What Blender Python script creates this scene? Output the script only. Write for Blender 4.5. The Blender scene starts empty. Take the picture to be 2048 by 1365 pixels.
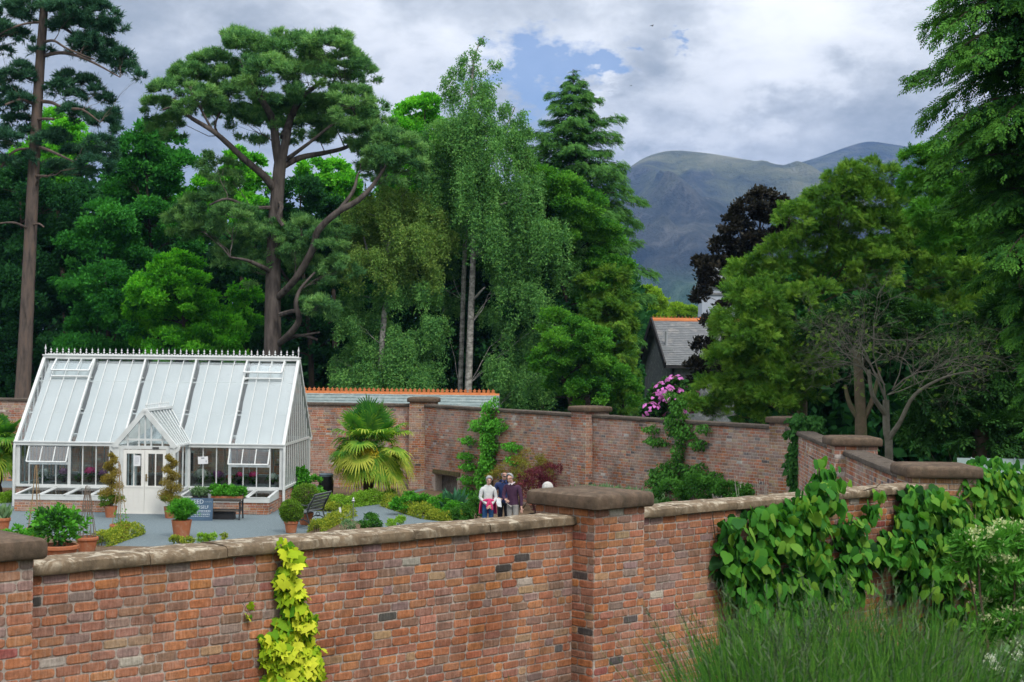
import bpy, bmesh, math, random
import numpy as np
from mathutils import Vector, Matrix
rng = np.random.default_rng(11)
random.seed(11)
SC = bpy.context.scene
COL = SC.collection
R = math.radians
# ------------------------------------------------------------------ camera
F, CAMZ, ROLL = 3050.0, 4.84, 0.012
PITCH = math.atan(38.5 / F)
CM = Matrix.Rotation(math.pi / 2 + PITCH, 3, 'X') @ Matrix.Rotation(ROLL, 3, 'Z')
cd = bpy.data.cameras.new('camera')
cam = bpy.data.objects.new('camera', cd)
COL.objects.link(cam)
cam.matrix_world = Matrix.Translation((0, 0, CAMZ)) @ CM.to_4x4()
cd.sensor_width = 36
cd.sensor_fit = 'HORIZONTAL'
cd.lens = 36 * F / 2048
cd.clip_start, cd.clip_end = 0.1, 30000
cd.dof.use_dof = True
cd.dof.focus_distance = 22
cd.dof.aperture_fstop = 5.6
SC.camera = cam


def ray(px, py):
    return CM @ Vector(((px - 1024) / F, -(py - 682.5) / F, -1))


def W(px, py, Y):
    """world point seen at photo pixel (px, py) at depth Y"""
    d = ray(px, py)
    t = Y / d.y
    return Vector((d.x * t, Y, CAMZ + d.z * t))


def G(px, py, z=0.0):
    d = ray(px, py)
    t = (z - CAMZ) / d.z
    return Vector((d.x * t, d.y * t, z))


# ------------------------------------------------------------------ light
SC.view_settings.view_transform = 'Standard'
SC.view_settings.look = 'None'
SC.view_settings.gamma = 1
SC.view_settings.exposure = EXPOSURE = 0.26
SUN_EL, SUN_AZ = 50, 152          # degrees; azimuth clockwise from +Y (the view direction)
sl = bpy.data.lights.new('sun', 'SUN')
sl.energy = 1.7
sl.angle = R(12)
sl.color = (1.0, 0.95, 0.87)
sun = bpy.data.objects.new('sun', sl)
COL.objects.link(sun)
sdir = Vector((math.sin(R(SUN_AZ)) * math.cos(R(SUN_EL)), math.cos(R(SUN_AZ)) * math.cos(R(SUN_EL)), math.sin(R(SUN_EL))))
sun.rotation_euler = sdir.to_track_quat('Z', 'Y').to_euler()
sun.location = (0, -20, 60)

world = bpy.data.worlds.new('World')
SC.world = world
world.use_nodes = True


class NT:
    """tiny node-tree helper"""
    def __init__(s, nt):
        s.nt = nt
        nt.nodes.clear()

    def n(s, t, props=None, **inp):
        nd = s.nt.nodes.new('ShaderNode' + t)
        for k, v in (props or {}).items():
            setattr(nd, k, v)
        for k, v in inp.items():
            s.set(nd, k, v)
        return nd

    def set(s, nd, k, v):
        key = int(k[1:]) if k[0] == 'i' and k[1:].isdigit() else k.replace('_', ' ')
        sock = nd.inputs[key]
        if isinstance(v, bpy.types.NodeSocket):
            s.nt.links.new(v, sock)
        elif isinstance(v, bpy.types.Node):
            s.nt.links.new(v.outputs[0], sock)
        else:
            if hasattr(sock.default_value, '__len__') and not hasattr(v, '__len__'):
                v = (v,) * len(sock.default_value)
            if hasattr(sock.default_value, '__len__') and len(sock.default_value) == 4 and len(v) == 3:
                v = (*v, 1)
            sock.default_value = v

    def math(s, op, a, b=0.0, c=None, clamp=False):
        nd = s.n('Math', {'operation': op, 'use_clamp': clamp}, i0=a, i1=b)
        if c is not None:
            s.set(nd, 'i2', c)
        return nd.outputs[0]

    def mix(s, fac, a, b, mode='MIX'):
        nd = s.n('MixRGB', {'blend_type': mode}, Fac=fac, Color1=a, Color2=b)
        return nd.outputs[0]

    def ramp(s, fac, stops, interp='LINEAR'):
        nd = s.n('ValToRGB', Fac=fac)
        cr = nd.color_ramp
        cr.interpolation = interp
        while len(cr.elements) < len(stops):
            cr.elements.new(0.5)
        for e, (p, c) in zip(cr.elements, stops):
            e.position = p
            e.color = (*c, 1) if hasattr(c, '__len__') else (c, c, c, 1)
        return nd.outputs[0]

    def noise(s, vec, scale, detail=4, rough=0.55, dist=0.0):
        nd = s.n('TexNoise', Scale=scale, Detail=detail, Roughness=rough, Distortion=dist)
        if vec is not None:
            s.set(nd, 'Vector', vec)
        return nd


def build_world():
    t = NT(world.node_tree)
    out = t.n('OutputWorld')
    bg = t.n('Background', Strength=0.1)
    t.set(out, 'Surface', bg)
    sky = t.n('TexSky', {'sky_type': 'NISHITA', 'sun_disc': False, 'sun_elevation': R(SUN_EL), 'sun_rotation': R(SUN_AZ)})
    tc = t.n('TexCoord')
    d = tc.outputs['Generated']
    sep = t.n('SeparateXYZ', Vector=d)
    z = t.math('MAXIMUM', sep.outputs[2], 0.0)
    p = t.n('VectorMath', {'operation': 'MULTIPLY'}, i0=d, i1=(1, 1, 1.9)).outputs[0]
    n1 = t.noise(p, 7.0, 9, 0.56, 0.25)
    n2 = t.noise(p, 19.0, 8, 0.6, 0.15)
    n3 = t.noise(p, 3.0, 3, 0.5)
    wob = t.noise(p, 15.0, 6, 0.62)
    off = t.n('VectorMath', {'operation': 'SUBTRACT'}, i0=wob.outputs['Color'], i1=(0.5, 0.5, 0.5))
    off = t.n('VectorMath', {'operation': 'SCALE'}, i0=off.outputs[0], Scale=0.17)
    dd = t.n('VectorMath', {'operation': 'ADD'}, i0=d, i1=off.outputs[0]).outputs[0]

    def spot(x, y, r, flat=1.0):
        c = ray(x, y).normalized()
        v = t.n('VectorMath', {'operation': 'SUBTRACT'}, i0=dd, i1=tuple(c))
        v = t.n('VectorMath', {'operation': 'MULTIPLY'}, i0=v.outputs[0], i1=(1, 1, flat))
        ln = t.n('VectorMath', {'operation': 'LENGTH'}, i0=v.outputs[0])
        q = t.math('DIVIDE', ln.outputs['Value'], r / F)
        q = t.math('MULTIPLY', q, q)
        return t.math('EXPONENT', t.math('MULTIPLY', q, -1.0))
    # grey level of the cloud deck, then brighter and darker banks
    b = t.math('MULTIPLY_ADD', n1.outputs[0], 0.85, 0.06)
    b = t.math('MULTIPLY_ADD', t.math('SUBTRACT', n2.outputs[0], 0.5), 0.55, b)
    b = t.math('MULTIPLY_ADD', t.math('SUBTRACT', n3.outputs[0], 0.5), 0.25, b)
    for x, y, r, a, fl in ((1560, 60, 240, 0.27, 1.6), (1290, 255, 130, 0.30, 1.7), (1430, 150, 120, 0.12, 2), (1215, 195, 36, 0.25, 1), (800, 110, 170, 0.13, 1), (640, 20, 150, 0.06, 1),
                           (120, 120, 330, -0.15, 1), (1640, 235, 220, -0.14, 2.2), (950, 10, 260, -0.06, 2), (1230, 70, 160, -0.05, 1), (1500, 290, 300, -0.06, 3)):
        b = t.math('MULTIPLY_ADD', spot(x, y, r, fl), a, b)
    b = t.ramp(b, [(0.0, 0.26), (0.30, 0.36), (0.45, 0.52), (0.60, 0.74), (0.85, 0.90)], 'B_SPLINE')
    b = t.n('RGBToBW', Color=b).outputs[0]
    b0 = b
    tint = t.ramp(b0, [(0.15, (0.82, 0.92, 1.0)), (0.5, (0.92, 0.965, 1.0)), (0.85, (0.99, 0.995, 1.0))])
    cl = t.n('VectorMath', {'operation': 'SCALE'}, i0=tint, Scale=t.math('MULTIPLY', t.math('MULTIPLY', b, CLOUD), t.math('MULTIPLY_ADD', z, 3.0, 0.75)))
    # blue gaps
    gap = t.math('ADD', spot(1075, 140, 105), t.math('MULTIPLY', spot(1325, 85, 50, 1.8), 0.7))
    gap = t.math('ADD', gap, t.math('MULTIPLY', spot(1170, 170, 60, 1.3), 0.6))
    gap = t.math('MULTIPLY_ADD', t.math('SUBTRACT', n2.outputs[0], 0.5), 0.9, gap)
    gap = t.math('MULTIPLY', t.math('SUBTRACT', gap, 0.30), 2.6, clamp=True)
    blue = t.n('VectorMath', {'operation': 'MULTIPLY'}, i0=sky.outputs[0], i1=(0.85, 0.9, 1.1)).outputs[0]
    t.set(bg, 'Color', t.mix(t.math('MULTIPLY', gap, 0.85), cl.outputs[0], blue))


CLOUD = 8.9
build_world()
# ------------------------------------------------------------------ materials
def principled(t, color, rough=0.7, spec=0.3, normal=None, metal=0.0):
    b = t.n('BsdfPrincipled', Base_Color=color, Roughness=rough, Metallic=metal)
    t.set(b, 'Specular IOR Level', spec)
    if normal is not None:
        t.set(b, 'Normal', normal)
    o = t.n('OutputMaterial')
    t.set(o, 'Surface', b)
    return b


def newmat(name):
    m = bpy.data.materials.new(name)
    m.use_nodes = True
    return m, NT(m.node_tree)


def mat(name, c1, c2=None, scale=6.0, rough=0.7, spec=0.3, bump=0.0, bscale=None, metal=0.0, c3=None, stretch=(1, 1, 1), detail=6):
    """a surface whose colour wanders between two or three tones"""
    m, t = newmat(name)
    tc = t.n('TexCoord').outputs['Object']
    if stretch != (1, 1, 1):
        tc = t.n('VectorMath', {'operation': 'MULTIPLY'}, i0=tc, i1=stretch).outputs[0]
    c2 = c2 or tuple(x * 0.75 for x in c1)
    stops = [(0.35, c1), (0.65, c2)] if c3 is None else [(0.3, c1), (0.5, c2), (0.7, c3)]
    n = t.noise(tc, scale, detail, 0.6)
    nrm = None
    if bump:
        n2 = t.noise(tc, bscale or scale * 4, 5, 0.6)
        nrm = t.n('Bump', Strength=bump, Distance=0.02, Height=n2.outputs[0])
    principled(t, t.ramp(n.outputs[0], stops), rough, spec, nrm, metal)
    return m


def leafmat(name, stops, trans=0.28, rough=0.65, spec=0.06, k=1.3):
    """leaves: each leaf takes its own tone from the attribute 'tone'"""
    m, t = newmat(name)
    k *= 1.1
    stops = [(min(.8, c[0] * k), min(.8, c[1] * k), min(.8, c[2] * k * .9)) for c in stops]
    at = t.n('Attribute', {'attribute_name': 'tone'})
    k = len(stops)
    col = t.ramp(at.outputs['Fac'], [((i + 0.5) / k, c) for i, c in enumerate(stops)])
    b = t.n('BsdfPrincipled', Base_Color=col, Roughness=rough)
    t.set(b, 'Specular IOR Level', spec)
    tcol = t.mix(1.0, col, (1.25, 1.35, 0.55, 1), 'MULTIPLY')
    tr = t.n('BsdfTranslucent', Color=tcol)
    mx = t.n('MixShader', Fac=trans, i1=b, i2=tr)
    o = t.n('OutputMaterial')
    t.set(o, 'Surface', mx)
    return m


def brickmat(name, white=0.0, wscale=1.6, soot=0.25, streak=0.3):
    """brick and mortar colours come per brick from 'col'; weathering, lime bloom and grit are noise"""
    m, t = newmat(name)
    at = t.n('Attribute', {'attribute_name': 'col'})
    tc = t.n('TexCoord').outputs['Object']
    fine = t.noise(tc, 26, 6, 0.7)
    mid = t.noise(tc, 7, 5, 0.65)
    st = t.noise(t.n('VectorMath', {'operation': 'MULTIPLY'}, i0=tc, i1=(1, 1, 0.12)).outputs[0], 55, 5, 0.65)
    big = t.noise(tc, wscale, 4, 0.6)
    c = t.mix(1.0, at.outputs['Color'], t.ramp(fine.outputs[0], [(0.25, 0.6), (0.75, 1.35)]), 'MULTIPLY')
    c = t.mix(1.0, c, t.ramp(st.outputs[0], [(0.28, 0.74), (0.5, 1.0), (0.72, 1.24)]), 'MULTIPLY')
    c = t.mix(t.ramp(mid.outputs[0], [(0.5, 0.0), (0.75, soot)]), c, (0.10, 0.075, 0.06, 1))
    c = t.mix(t.ramp(st.outputs[0], [(0.55, 0.0), (0.8, streak)]), c, (0.46, 0.40, 0.36, 1))
    stain = t.noise(tc, 1.3, 5, 0.6, 0.6)
    c = t.mix(1.0, c, t.ramp(stain.outputs[0], [(0.3, (0.62, 0.58, 0.56)), (0.52, (1.0, 1.0, 1.0)), (0.72, (1.18, 1.13, 1.08))]), 'MULTIPLY')
    w = t.math('MULTIPLY', t.ramp(big.outputs[0], [(0.40, 0.0), (0.60, 1.0)]), t.ramp(st.outputs[0], [(0.35, 0.15), (0.65, 1.0)]))
    c = t.mix(t.math('MULTIPLY', w, white), c, (0.52, 0.46, 0.42, 1))
    bump = t.n('Bump', Strength=0.5, Distance=0.012, Height=fine.outputs[0])
    principled(t, c, 0.9, 0.15, bump)
    return m


def stonemat(name, base, lichen=(0.50, 0.44, 0.34), dark=(0.07, 0.055, 0.04), amount=0.6, soot=0.6):
    m, t = newmat(name)
    tc = t.n('TexCoord').outputs['Object']
    geo = t.n('NewGeometry')
    up = t.n('SeparateXYZ', Vector=geo.outputs['Normal']).outputs[2]
    n1 = t.noise(tc, 2.2, 6, 0.65)
    n2 = t.noise(tc, 13, 6, 0.7)
    n3 = t.noise(t.n('VectorMath', {'operation': 'MULTIPLY'}, i0=tc, i1=(1, 1, 0.2)).outputs[0], 9, 5, 0.65)
    n4 = t.noise(tc, 7.0, 6, 0.72, 0.5)
    c = t.ramp(n1.outputs[0], [(0.3, tuple(x * 0.7 for x in base)), (0.6, base), (0.8, tuple(x * 1.25 for x in base))])
    c = t.mix(t.ramp(n3.outputs[0], [(0.42, 0.0), (0.7, soot)]), c, (*dark, 1))
    c = t.mix(t.math('MULTIPLY', t.ramp(n4.outputs[0], [(0.50, 0.0), (0.60, 1.0)]), t.math('MULTIPLY_ADD', up, amount * 0.75, amount * 0.25, True)), c, (*lichen, 1))
    c = t.mix(1.0, c, t.ramp(n2.outputs[0], [(0.25, 0.65), (0.75, 1.3)]), 'MULTIPLY')
    bump = t.n('Bump', Strength=0.55, Distance=0.02, Height=n2.outputs[0])
    principled(t, c, 0.92, 0.12, bump)
    return m


def glassmat(name, tint=(0.80, 0.88, 0.88), refl=0.10):
    m, t = newmat(name)
    tr = t.n('BsdfTransparent', Color=tint)
    gl = t.n('BsdfGlossy', Roughness=0.03, Color=(1, 1, 1))
    lw = t.n('LayerWeight', Blend=0.25)
    f = t.math('MULTIPLY_ADD', lw.outputs['Facing'], 0.35, refl)
    mx = t.n('MixShader', Fac=f, i1=tr, i2=gl)
    o = t.n('OutputMaterial')
    t.set(o, 'Surface', mx)
    return m


# ------------------------------------------------------------------ objects
BASE = {}


def tag(o, label=None, cat=None, group=None, kind=None):
    for k, v in (('label', label), ('category', cat), ('group', group), ('kind', kind)):
        if v:
            o[k] = v
    return o


def thing(name, label, cat, loc=(0, 0, 0), group=None):
    o = bpy.data.objects.new(name, None)
    COL.objects.link(o)
    o.location = loc
    o.empty_display_size = 0.2
    BASE[o] = Vector(loc)
    return tag(o, label, cat, group)


def link(name, me, parent=None):
    o = bpy.data.objects.new(name, me)
    COL.objects.link(o)
    if parent is not None:
        o.parent = parent
        BASE[o] = BASE[parent]
    else:
        BASE[o] = Vector((0, 0, 0))
    return o


def copy_tree(o, loc=None, rz=None, scale=None, label=None, parent=None):
    c = o.copy()
    COL.objects.link(c)
    if parent is not None:
        c.parent = parent
    if loc is not None:
        c.location = loc
    if rz is not None:
        c.rotation_euler = (0, 0, rz)
    if scale is not None:
        c.scale = scale if hasattr(scale, '__len__') else (scale,) * 3
    if label:
        c['label'] = label
    BASE[c] = Vector((0, 0, 0))
    for ch in o.children:
        copy_tree(ch, parent=c)
    return c


def raw_mesh(name, V, polys, mats, attrs=None, matidx=None, smooth=False):
    """V (n,3); polys: list of (m,k) index arrays; attrs: {name: (kind, per-face array)}"""
    me = bpy.data.meshes.new(name)
    V = np.ascontiguousarray(V, dtype=np.float32)
    polys = [np.asarray(p, dtype=np.int32) for p in polys if len(p)]
    nl = sum(p.size for p in polys)
    npoly = sum(len(p) for p in polys)
    me.vertices.add(len(V))
    me.vertices.foreach_set('co', V.ravel())
    me.loops.add(nl)
    me.loops.foreach_set('vertex_index', np.concatenate([p.ravel() for p in polys]))
    me.polygons.add(npoly)
    tot = np.concatenate([np.full(len(p), p.shape[1], dtype=np.int32) for p in polys])
    st = np.concatenate([[0], np.cumsum(tot)[:-1]]).astype(np.int32)
    me.polygons.foreach_set('loop_start', st)
    me.polygons.foreach_set('loop_total', tot)
    if smooth:
        me.polygons.foreach_set('use_smooth', np.ones(npoly, dtype=bool))
    for m in (mats if isinstance(mats, (list, tuple)) else [mats]):
        me.materials.append(m)
    if matidx is not None:
        me.polygons.foreach_set('material_index', np.asarray(matidx, dtype=np.int32))
    for k, (kind, arr) in (attrs or {}).items():
        a = me.attributes.new(k, kind, 'FACE')
        if kind == 'FLOAT':
            a.data.foreach_set('value', np.asarray(arr, dtype=np.float32))
        else:
            a.data.foreach_set('color', np.asarray(arr, dtype=np.float32).ravel())
    me.update(calc_edges=True)
    me.validate()
    return me


class MB:
    """collects shapes into ONE mesh"""
    def __init__(s):
        s.V, s.Fc, s.C = [], [], []
        s.col = None

    def add(s, verts, faces):
        o = len(s.V)
        s.V.extend([tuple(v) for v in verts])
        s.Fc.extend([tuple(i + o for i in f) for f in faces])
        if s.col is not None:
            s.C.extend([s.col] * len(faces))
        return s

    def box(s, p0, p1):
        x0, y0, z0 = p0
        x1, y1, z1 = p1
        return s.add([(x0, y0, z0), (x1, y0, z0), (x1, y1, z0), (x0, y1, z0), (x0, y0, z1), (x1, y0, z1), (x1, y1, z1), (x0, y1, z1)],
                     [(0, 3, 2, 1), (4, 5, 6, 7), (0, 1, 5, 4), (1, 2, 6, 5), (2, 3, 7, 6), (3, 0, 4, 7)])

    def bar(s, a, b, w, h=None, up=(0, 0, 1)):
        """square bar from a to b; w across, h along up"""
        h = h or w
        a, b, up = Vector(a), Vector(b), Vector(up)
        d = (b - a).normalized()
        x = d.cross(up)
        if x.length < 1e-4:
            x = d.cross(Vector((1, 0, 0)))
        x.normalize()
        u = x.cross(d).normalized()
        x, u = x * w / 2, u * h / 2
        P = [a - x - u, a + x - u, a + x + u, a - x + u, b - x - u, b + x - u, b + x + u, b - x + u]
        return s.add(P, [(0, 3, 2, 1), (4, 5, 6, 7), (0, 1, 5, 4), (1, 2, 6, 5), (2, 3, 7, 6), (3, 0, 4, 7)])

    def tube(s, pts, radii, n=8, cap=True):
        pts = [Vector(p) for p in pts]
        if not hasattr(radii, '__len__'):
            radii = [radii] * len(pts)
        prev = None
        rings = []
        for i, p in enumerate(pts):
            d = (pts[min(i + 1, len(pts) - 1)] - pts[max(i - 1, 0)])
            if d.length < 1e-9:
                d = Vector((0, 0, 1))
            d.normalize()
            if prev is None:
                x = d.cross(Vector((0.3, 0.9, 0.2)))
            else:
                x = prev - d * prev.dot(d)
            if x.length < 1e-5:
                x = d.orthogonal()
            x.normalize()
            prev = x
            y = d.cross(x)
            rings.append([p + (x * math.cos(2 * math.pi * k / n) + y * math.sin(2 * math.pi * k / n)) * radii[i] for k in range(n)])
        faces = []
        for i in range(len(pts) - 1):
            for k in range(n):
                k2 = (k + 1) % n
                faces.append((i * n + k, i * n + k2, (i + 1) * n + k2, (i + 1) * n + k))
        if cap:
            faces.append(tuple(reversed(range(n))))
            faces.append(tuple((len(pts) - 1) * n + k for k in range(n)))
        return s.add([v for r in rings for v in r], faces)

    def lathe(s, prof, n=20, c=(0, 0, 0), cap=True):
        c = Vector(c)
        V = [c + Vector((r * math.cos(2 * math.pi * k / n), r * math.sin(2 * math.pi * k / n), z)) for r, z in prof for k in range(n)]
        faces = []
        for i in range(len(prof) - 1):
            for k in range(n):
                k2 = (k + 1) % n
                faces.append((i * n + k, i * n + k2, (i + 1) * n + k2, (i + 1) * n + k))
        if cap:
            faces.append(tuple(reversed(range(n))))
            faces.append(tuple((len(prof) - 1) * n + k for k in range(n)))
        return s.add(V, faces)

    def ball(s, c, r, n=12, m=8):
        r = r if hasattr(r, '__len__') else (r, r, r)
        V, faces = [], []
        for i in range(m + 1):
            a = math.pi * i / m
            for k in range(n):
                b = 2 * math.pi * k / n
                V.append((c[0] + r[0] * math.sin(a) * math.cos(b), c[1] + r[1] * math.sin(a) * math.sin(b), c[2] + r[2] * math.cos(a)))
        for i in range(m):
            for k in range(n):
                k2 = (k + 1) % n
                faces.append((i * n + k, (i + 1) * n + k, (i + 1) * n + k2, i * n + k2))
        return s.add(V, faces)

    def loft(s, rings, closed=True, cap=True):
        """rings of equal length, joined in order"""
        n = len(rings[0])
        V = [p for r in rings for p in r]
        faces = []
        for i in range(len(rings) - 1):
            for k in range(n if closed else n - 1):
                k2 = (k + 1) % n
                faces.append((i * n + k, i * n + k2, (i + 1) * n + k2, (i + 1) * n + k))
        if cap and closed:
            faces.append(tuple(reversed(range(n))))
            faces.append(tuple((len(rings) - 1) * n + k for k in range(n)))
        return s.add(V, faces)

    def build(s, name, m, parent=None, smooth=False, bevel=0.0):
        me = bpy.data.meshes.new(name)
        b = BASE[parent] if parent is not None else Vector((0, 0, 0))
        me.from_pydata([(v[0] - b[0], v[1] - b[1], v[2] - b[2]) for v in s.V], [], s.Fc)
        for mm in (m if isinstance(m, (list, tuple)) else [m]):
            me.materials.append(mm)
        if s.C:
            a = me.attributes.new('col', 'FLOAT_COLOR', 'FACE')
            a.data.foreach_set('color', np.array([(*c, 1) for c in s.C], dtype=np.float32).ravel())
        me.update()
        if smooth:
            me.polygons.foreach_set('use_smooth', np.ones(len(me.polygons), dtype=bool))
            me.set_sharp_from_angle(angle=R(40))
        o = link(name, me, parent)
        if bevel:
            md = o.modifiers.new('edge', 'BEVEL')
            md.width, md.segments, md.limit_method, md.angle_limit = bevel, 2, 'ANGLE', R(40)
        return o


# ------------------------------------------------------------------ foliage
def unit(v):
    return v / np.maximum(np.linalg.norm(v, axis=-1, keepdims=True), 1e-9)


def rdir(n):
    return unit(rng.normal(size=(n, 3)))


def template(kind):
    if kind == 'leaf':
        return np.array([(0, 0, 0), (0.28, 0.45, 0.06), (0, 1, 0), (-0.28, 0.45, 0.06)]), [[0, 1, 2, 3]]
    if kind == 'narrow':
        return np.array([(0, 0, 0), (0.13, 0.45, 0.04), (0, 1, -0.06), (-0.13, 0.45, 0.04)]), [[0, 1, 2, 3]]
    if kind == 'cluster':
        r = np.random.default_rng(3)
        V, Fs = [], []
        for i in range(5):
            d = unit(np.array([r.normal(), r.normal() + 0.5, r.normal() * 0.8]))
            s = unit(np.cross(d, r.normal(size=3)))
            q = np.cross(d, s)
            o = r.normal(size=3) * 0.22
            L = r.uniform(0.55, 0.85)
            k = len(V)
            V += [o, o + d * L * 0.45 + s * L * 0.27 + q * 0.05, o + d * L, o + d * L * 0.45 - s * L * 0.27 + q * 0.05]
            Fs.append([k, k + 1, k + 2, k + 3])
        return np.array(V), Fs
    if kind == 'needles':
        r = np.random.default_rng(5)
        V, Fs = [], []
        for i in range(9):
            d = unit(np.array([r.normal() * 0.75, 1.0, r.normal() * 0.75]))
            s = unit(np.cross(d, r.normal(size=3))) * 0.055
            o = np.array([0, r.uniform(-0.1, 0.35), 0])
            k = len(V)
            V += [o - s, o + s, o + d * 0.8 + s * 0.4, o + d * 0.8 - s * 0.4]
            Fs.append([k, k + 1, k + 2, k + 3])
        return np.array(V), Fs
    if kind == 'spray':
        r = np.random.default_rng(8)
        V, Fs = [], []
        for i in range(9):
            y = 0.08 + 0.1 * i
            sd = 1 if i % 2 else -1
            L = (0.42 - 0.25 * abs(y - 0.4)) * r.uniform(0.8, 1.15)
            if i == 8:
                d = np.array([0, 1, -0.25])
                L = 0.3
            else:
                d = unit(np.array([sd * 0.85, 0.7, r.normal() * 0.22 - 0.12]))
            o = np.array([0, y, -0.12 * y * y])
            s = unit(np.cross(d, (0, 0, 1.0))) * 0.075
            k = len(V)
            V += [o, o + d * L * 0.5 + s, o + d * L + np.array([0, 0, -0.08]), o + d * L * 0.5 - s]
            Fs.append([k, k + 1, k + 2, k + 3])
        return np.array(V), Fs
    if kind == 'heart':
        p = [(0, 0.05), (0.13, -0.01), (0.36, 0.03), (0.47, 0.25), (0.42, 0.5), (0.27, 0.66), (0.2, 0.84), (0, 1.02),
             (-0.2, 0.84), (-0.27, 0.66), (-0.42, 0.5), (-0.47, 0.25), (-0.36, 0.03), (-0.13, -0.01)]
    elif kind == 'hop':
        p = [(0, 0.12), (0.16, 0.0), (0.42, 0.05), (0.55, 0.32), (0.34, 0.38), (0.40, 0.62), (0.18, 0.6), (0, 1.0),
             (-0.18, 0.6), (-0.40, 0.62), (-0.34, 0.38), (-0.55, 0.32), (-0.42, 0.05), (-0.16, 0.0)]
    elif kind == 'maple':
        p = [(0, 0.1), (0.35, 0.0), (0.22, 0.28), (0.55, 0.45), (0.2, 0.5), (0, 1.0), (-0.2, 0.5), (-0.55, 0.45), (-0.22, 0.28), (-0.35, 0.0)]
    k = len(p)
    V = [(x, y, -0.35 * x * x - 0.18 * y * y) for x, y in p] + [(0, 0.35, 0.01), (0, 0.7, -0.07)]
    h = k // 2
    Fs = []
    for i in range(k):
        j = (i + 1) % k
        ym = 0.5 * (p[i][1] + p[j][1])
        Fs.append([i, j, k + (1 if ym > 0.55 else 0)])
    ym = [0.5 * (p[i][1] + p[(i + 1) % k][1]) > 0.55 for i in range(k)]
    for i in range(k):
        if ym[i] != ym[i - 1]:
            Fs.append([i, k + 1, k] if ym[i] else [i, k, k + 1])
    return np.array(V), Fs


TPL = {}


def leaf_obj(name, P, D, U, size, kind, m, parent=None, tone=None):
    """many leaves (or leaf clumps) as ONE mesh; D = the way a leaf points, U = roughly its face normal"""
    if kind not in TPL:
        TPL[kind] = template(kind)
    T, Fs = TPL[kind]
    Fs = np.array(Fs, dtype=np.int64)
    n = len(P)
    D = unit(D)
    X = unit(np.cross(D, U))
    Z = np.cross(X, D)
    size = np.broadcast_to(np.asarray(size, dtype=float), (n,))
    V = P[:, None, :] + size[:, None, None] * (T[None, :, 0:1] * X[:, None, :] + T[None, :, 1:2] * D[:, None, :] + T[None, :, 2:3] * Z[:, None, :])
    idx = (np.arange(n)[:, None, None] * len(T) + Fs[None]).reshape(-1, Fs.shape[1])
    if tone is None:
        tone = rng.random(n)
    tf = np.repeat(tone, len(Fs))
    if len(Fs) > 4 and kind in ('cluster',):
        tf = np.clip(tf + rng.normal(size=len(tf)) * 0.12, 0, 1)
    V = V.reshape(-1, 3)
    if parent is not None:
        V = V - np.array(BASE[parent])
    me = raw_mesh(name, V, [idx], m, {'tone': ('FLOAT', tf)})
    return link(name, me, parent)


def blob_points(blobs, n, sub=16, rsub=0.34, up=0.35, inner=0.5):
    """leaf positions in the crown: every blob (centre, radii) is a bunch of smaller clumps; returns P, outward, clump tone"""
    wts = np.array([b[1][0] * b[1][2] for b in blobs])
    wts = wts / wts.sum()
    Ps, Os, Ts = [], [], []
    for (c, r), w in zip(blobs, wts):
        k = max(8, int(n * w))
        r = np.array(r)
        d = rdir(sub)
        d[:, 2] += up * rng.random(sub) * 1.5
        d = unit(d)
        rad = rng.uniform(inner, 1.0, sub) ** 0.7
        sc = np.array(c) + d * r * rad[:, None]
        ss = rsub * rng.uniform(0.65, 1.35, sub)
        wsub = ss ** 2 / (ss ** 2).sum()
        which = rng.choice(sub, k, p=wsub)
        q = rdir(k) * (rng.random(k) ** 0.45)[:, None] * np.array([1, 1, 0.72])
        P = sc[which] + q * r * ss[which][:, None]
        Ps.append(P)
        Os.append(unit((P - np.array(c)) / r + 0.5 * q))
        st = rng.random(sub)
        Ts.append(np.clip(0.55 * st[which] + 0.45 * rng.random(k), 0, 1))
    return np.concatenate(Ps), np.concatenate(Os), np.concatenate(Ts)


def bez(a, b, c, n=6):
    a, b, c = Vector(a), Vector(b), Vector(c)
    return [a * (1 - t) ** 2 + b * 2 * t * (1 - t) + c * t * t for t in (i / n for i in range(n + 1))]


def wig(pts, amt):
    return [p + Vector(rng.normal(size=3) * amt) if 0 < i < len(pts) - 1 else p for i, p in enumerate(pts)]


def pxblobs(lst, Y, flat=0.75, deep=0.9, spread=0.5):
    """blobs given by photo pixel, radius in pixels (and depth offset) -> world blobs"""
    out = []
    for b in lst:
        dy = b[3] if len(b) > 3 else rng.uniform(-1, 1) * spread * b[2] * Y / F
        y = Y + dy
        c = W(b[0], b[1], y)
        r = b[2] * y / F
        out.append((np.array(c), (r, r * deep, r * flat)))
    return out


def pxpath(lst, Y, dys=None):
    return [W(p[0], p[1], Y + (p[3] if len(p) > 3 else 0)) for p in lst], [p[2] * Y / F for p in lst]


def smooth_path(pts, rad, n=4):
    """Catmull-Rom through the points"""
    P = [np.array(p) for p in pts]
    out, ro = [], []
    for i in range(len(P) - 1):
        p0, p1, p2, p3 = P[max(i - 1, 0)], P[i], P[i + 1], P[min(i + 2, len(P) - 1)]
        for k in range(n):
            t = k / n
            out.append(Vector(0.5 * (2 * p1 + (p2 - p0) * t + (2 * p0 - 5 * p1 + 4 * p2 - p3) * t * t + (3 * p1 - p0 - 3 * p2 + p3) * t ** 3)))
            ro.append(rad[i] * (1 - t) + rad[i + 1] * t)
    out.append(Vector(P[-1]))
    ro.append(rad[-1])
    return out, ro


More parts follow.
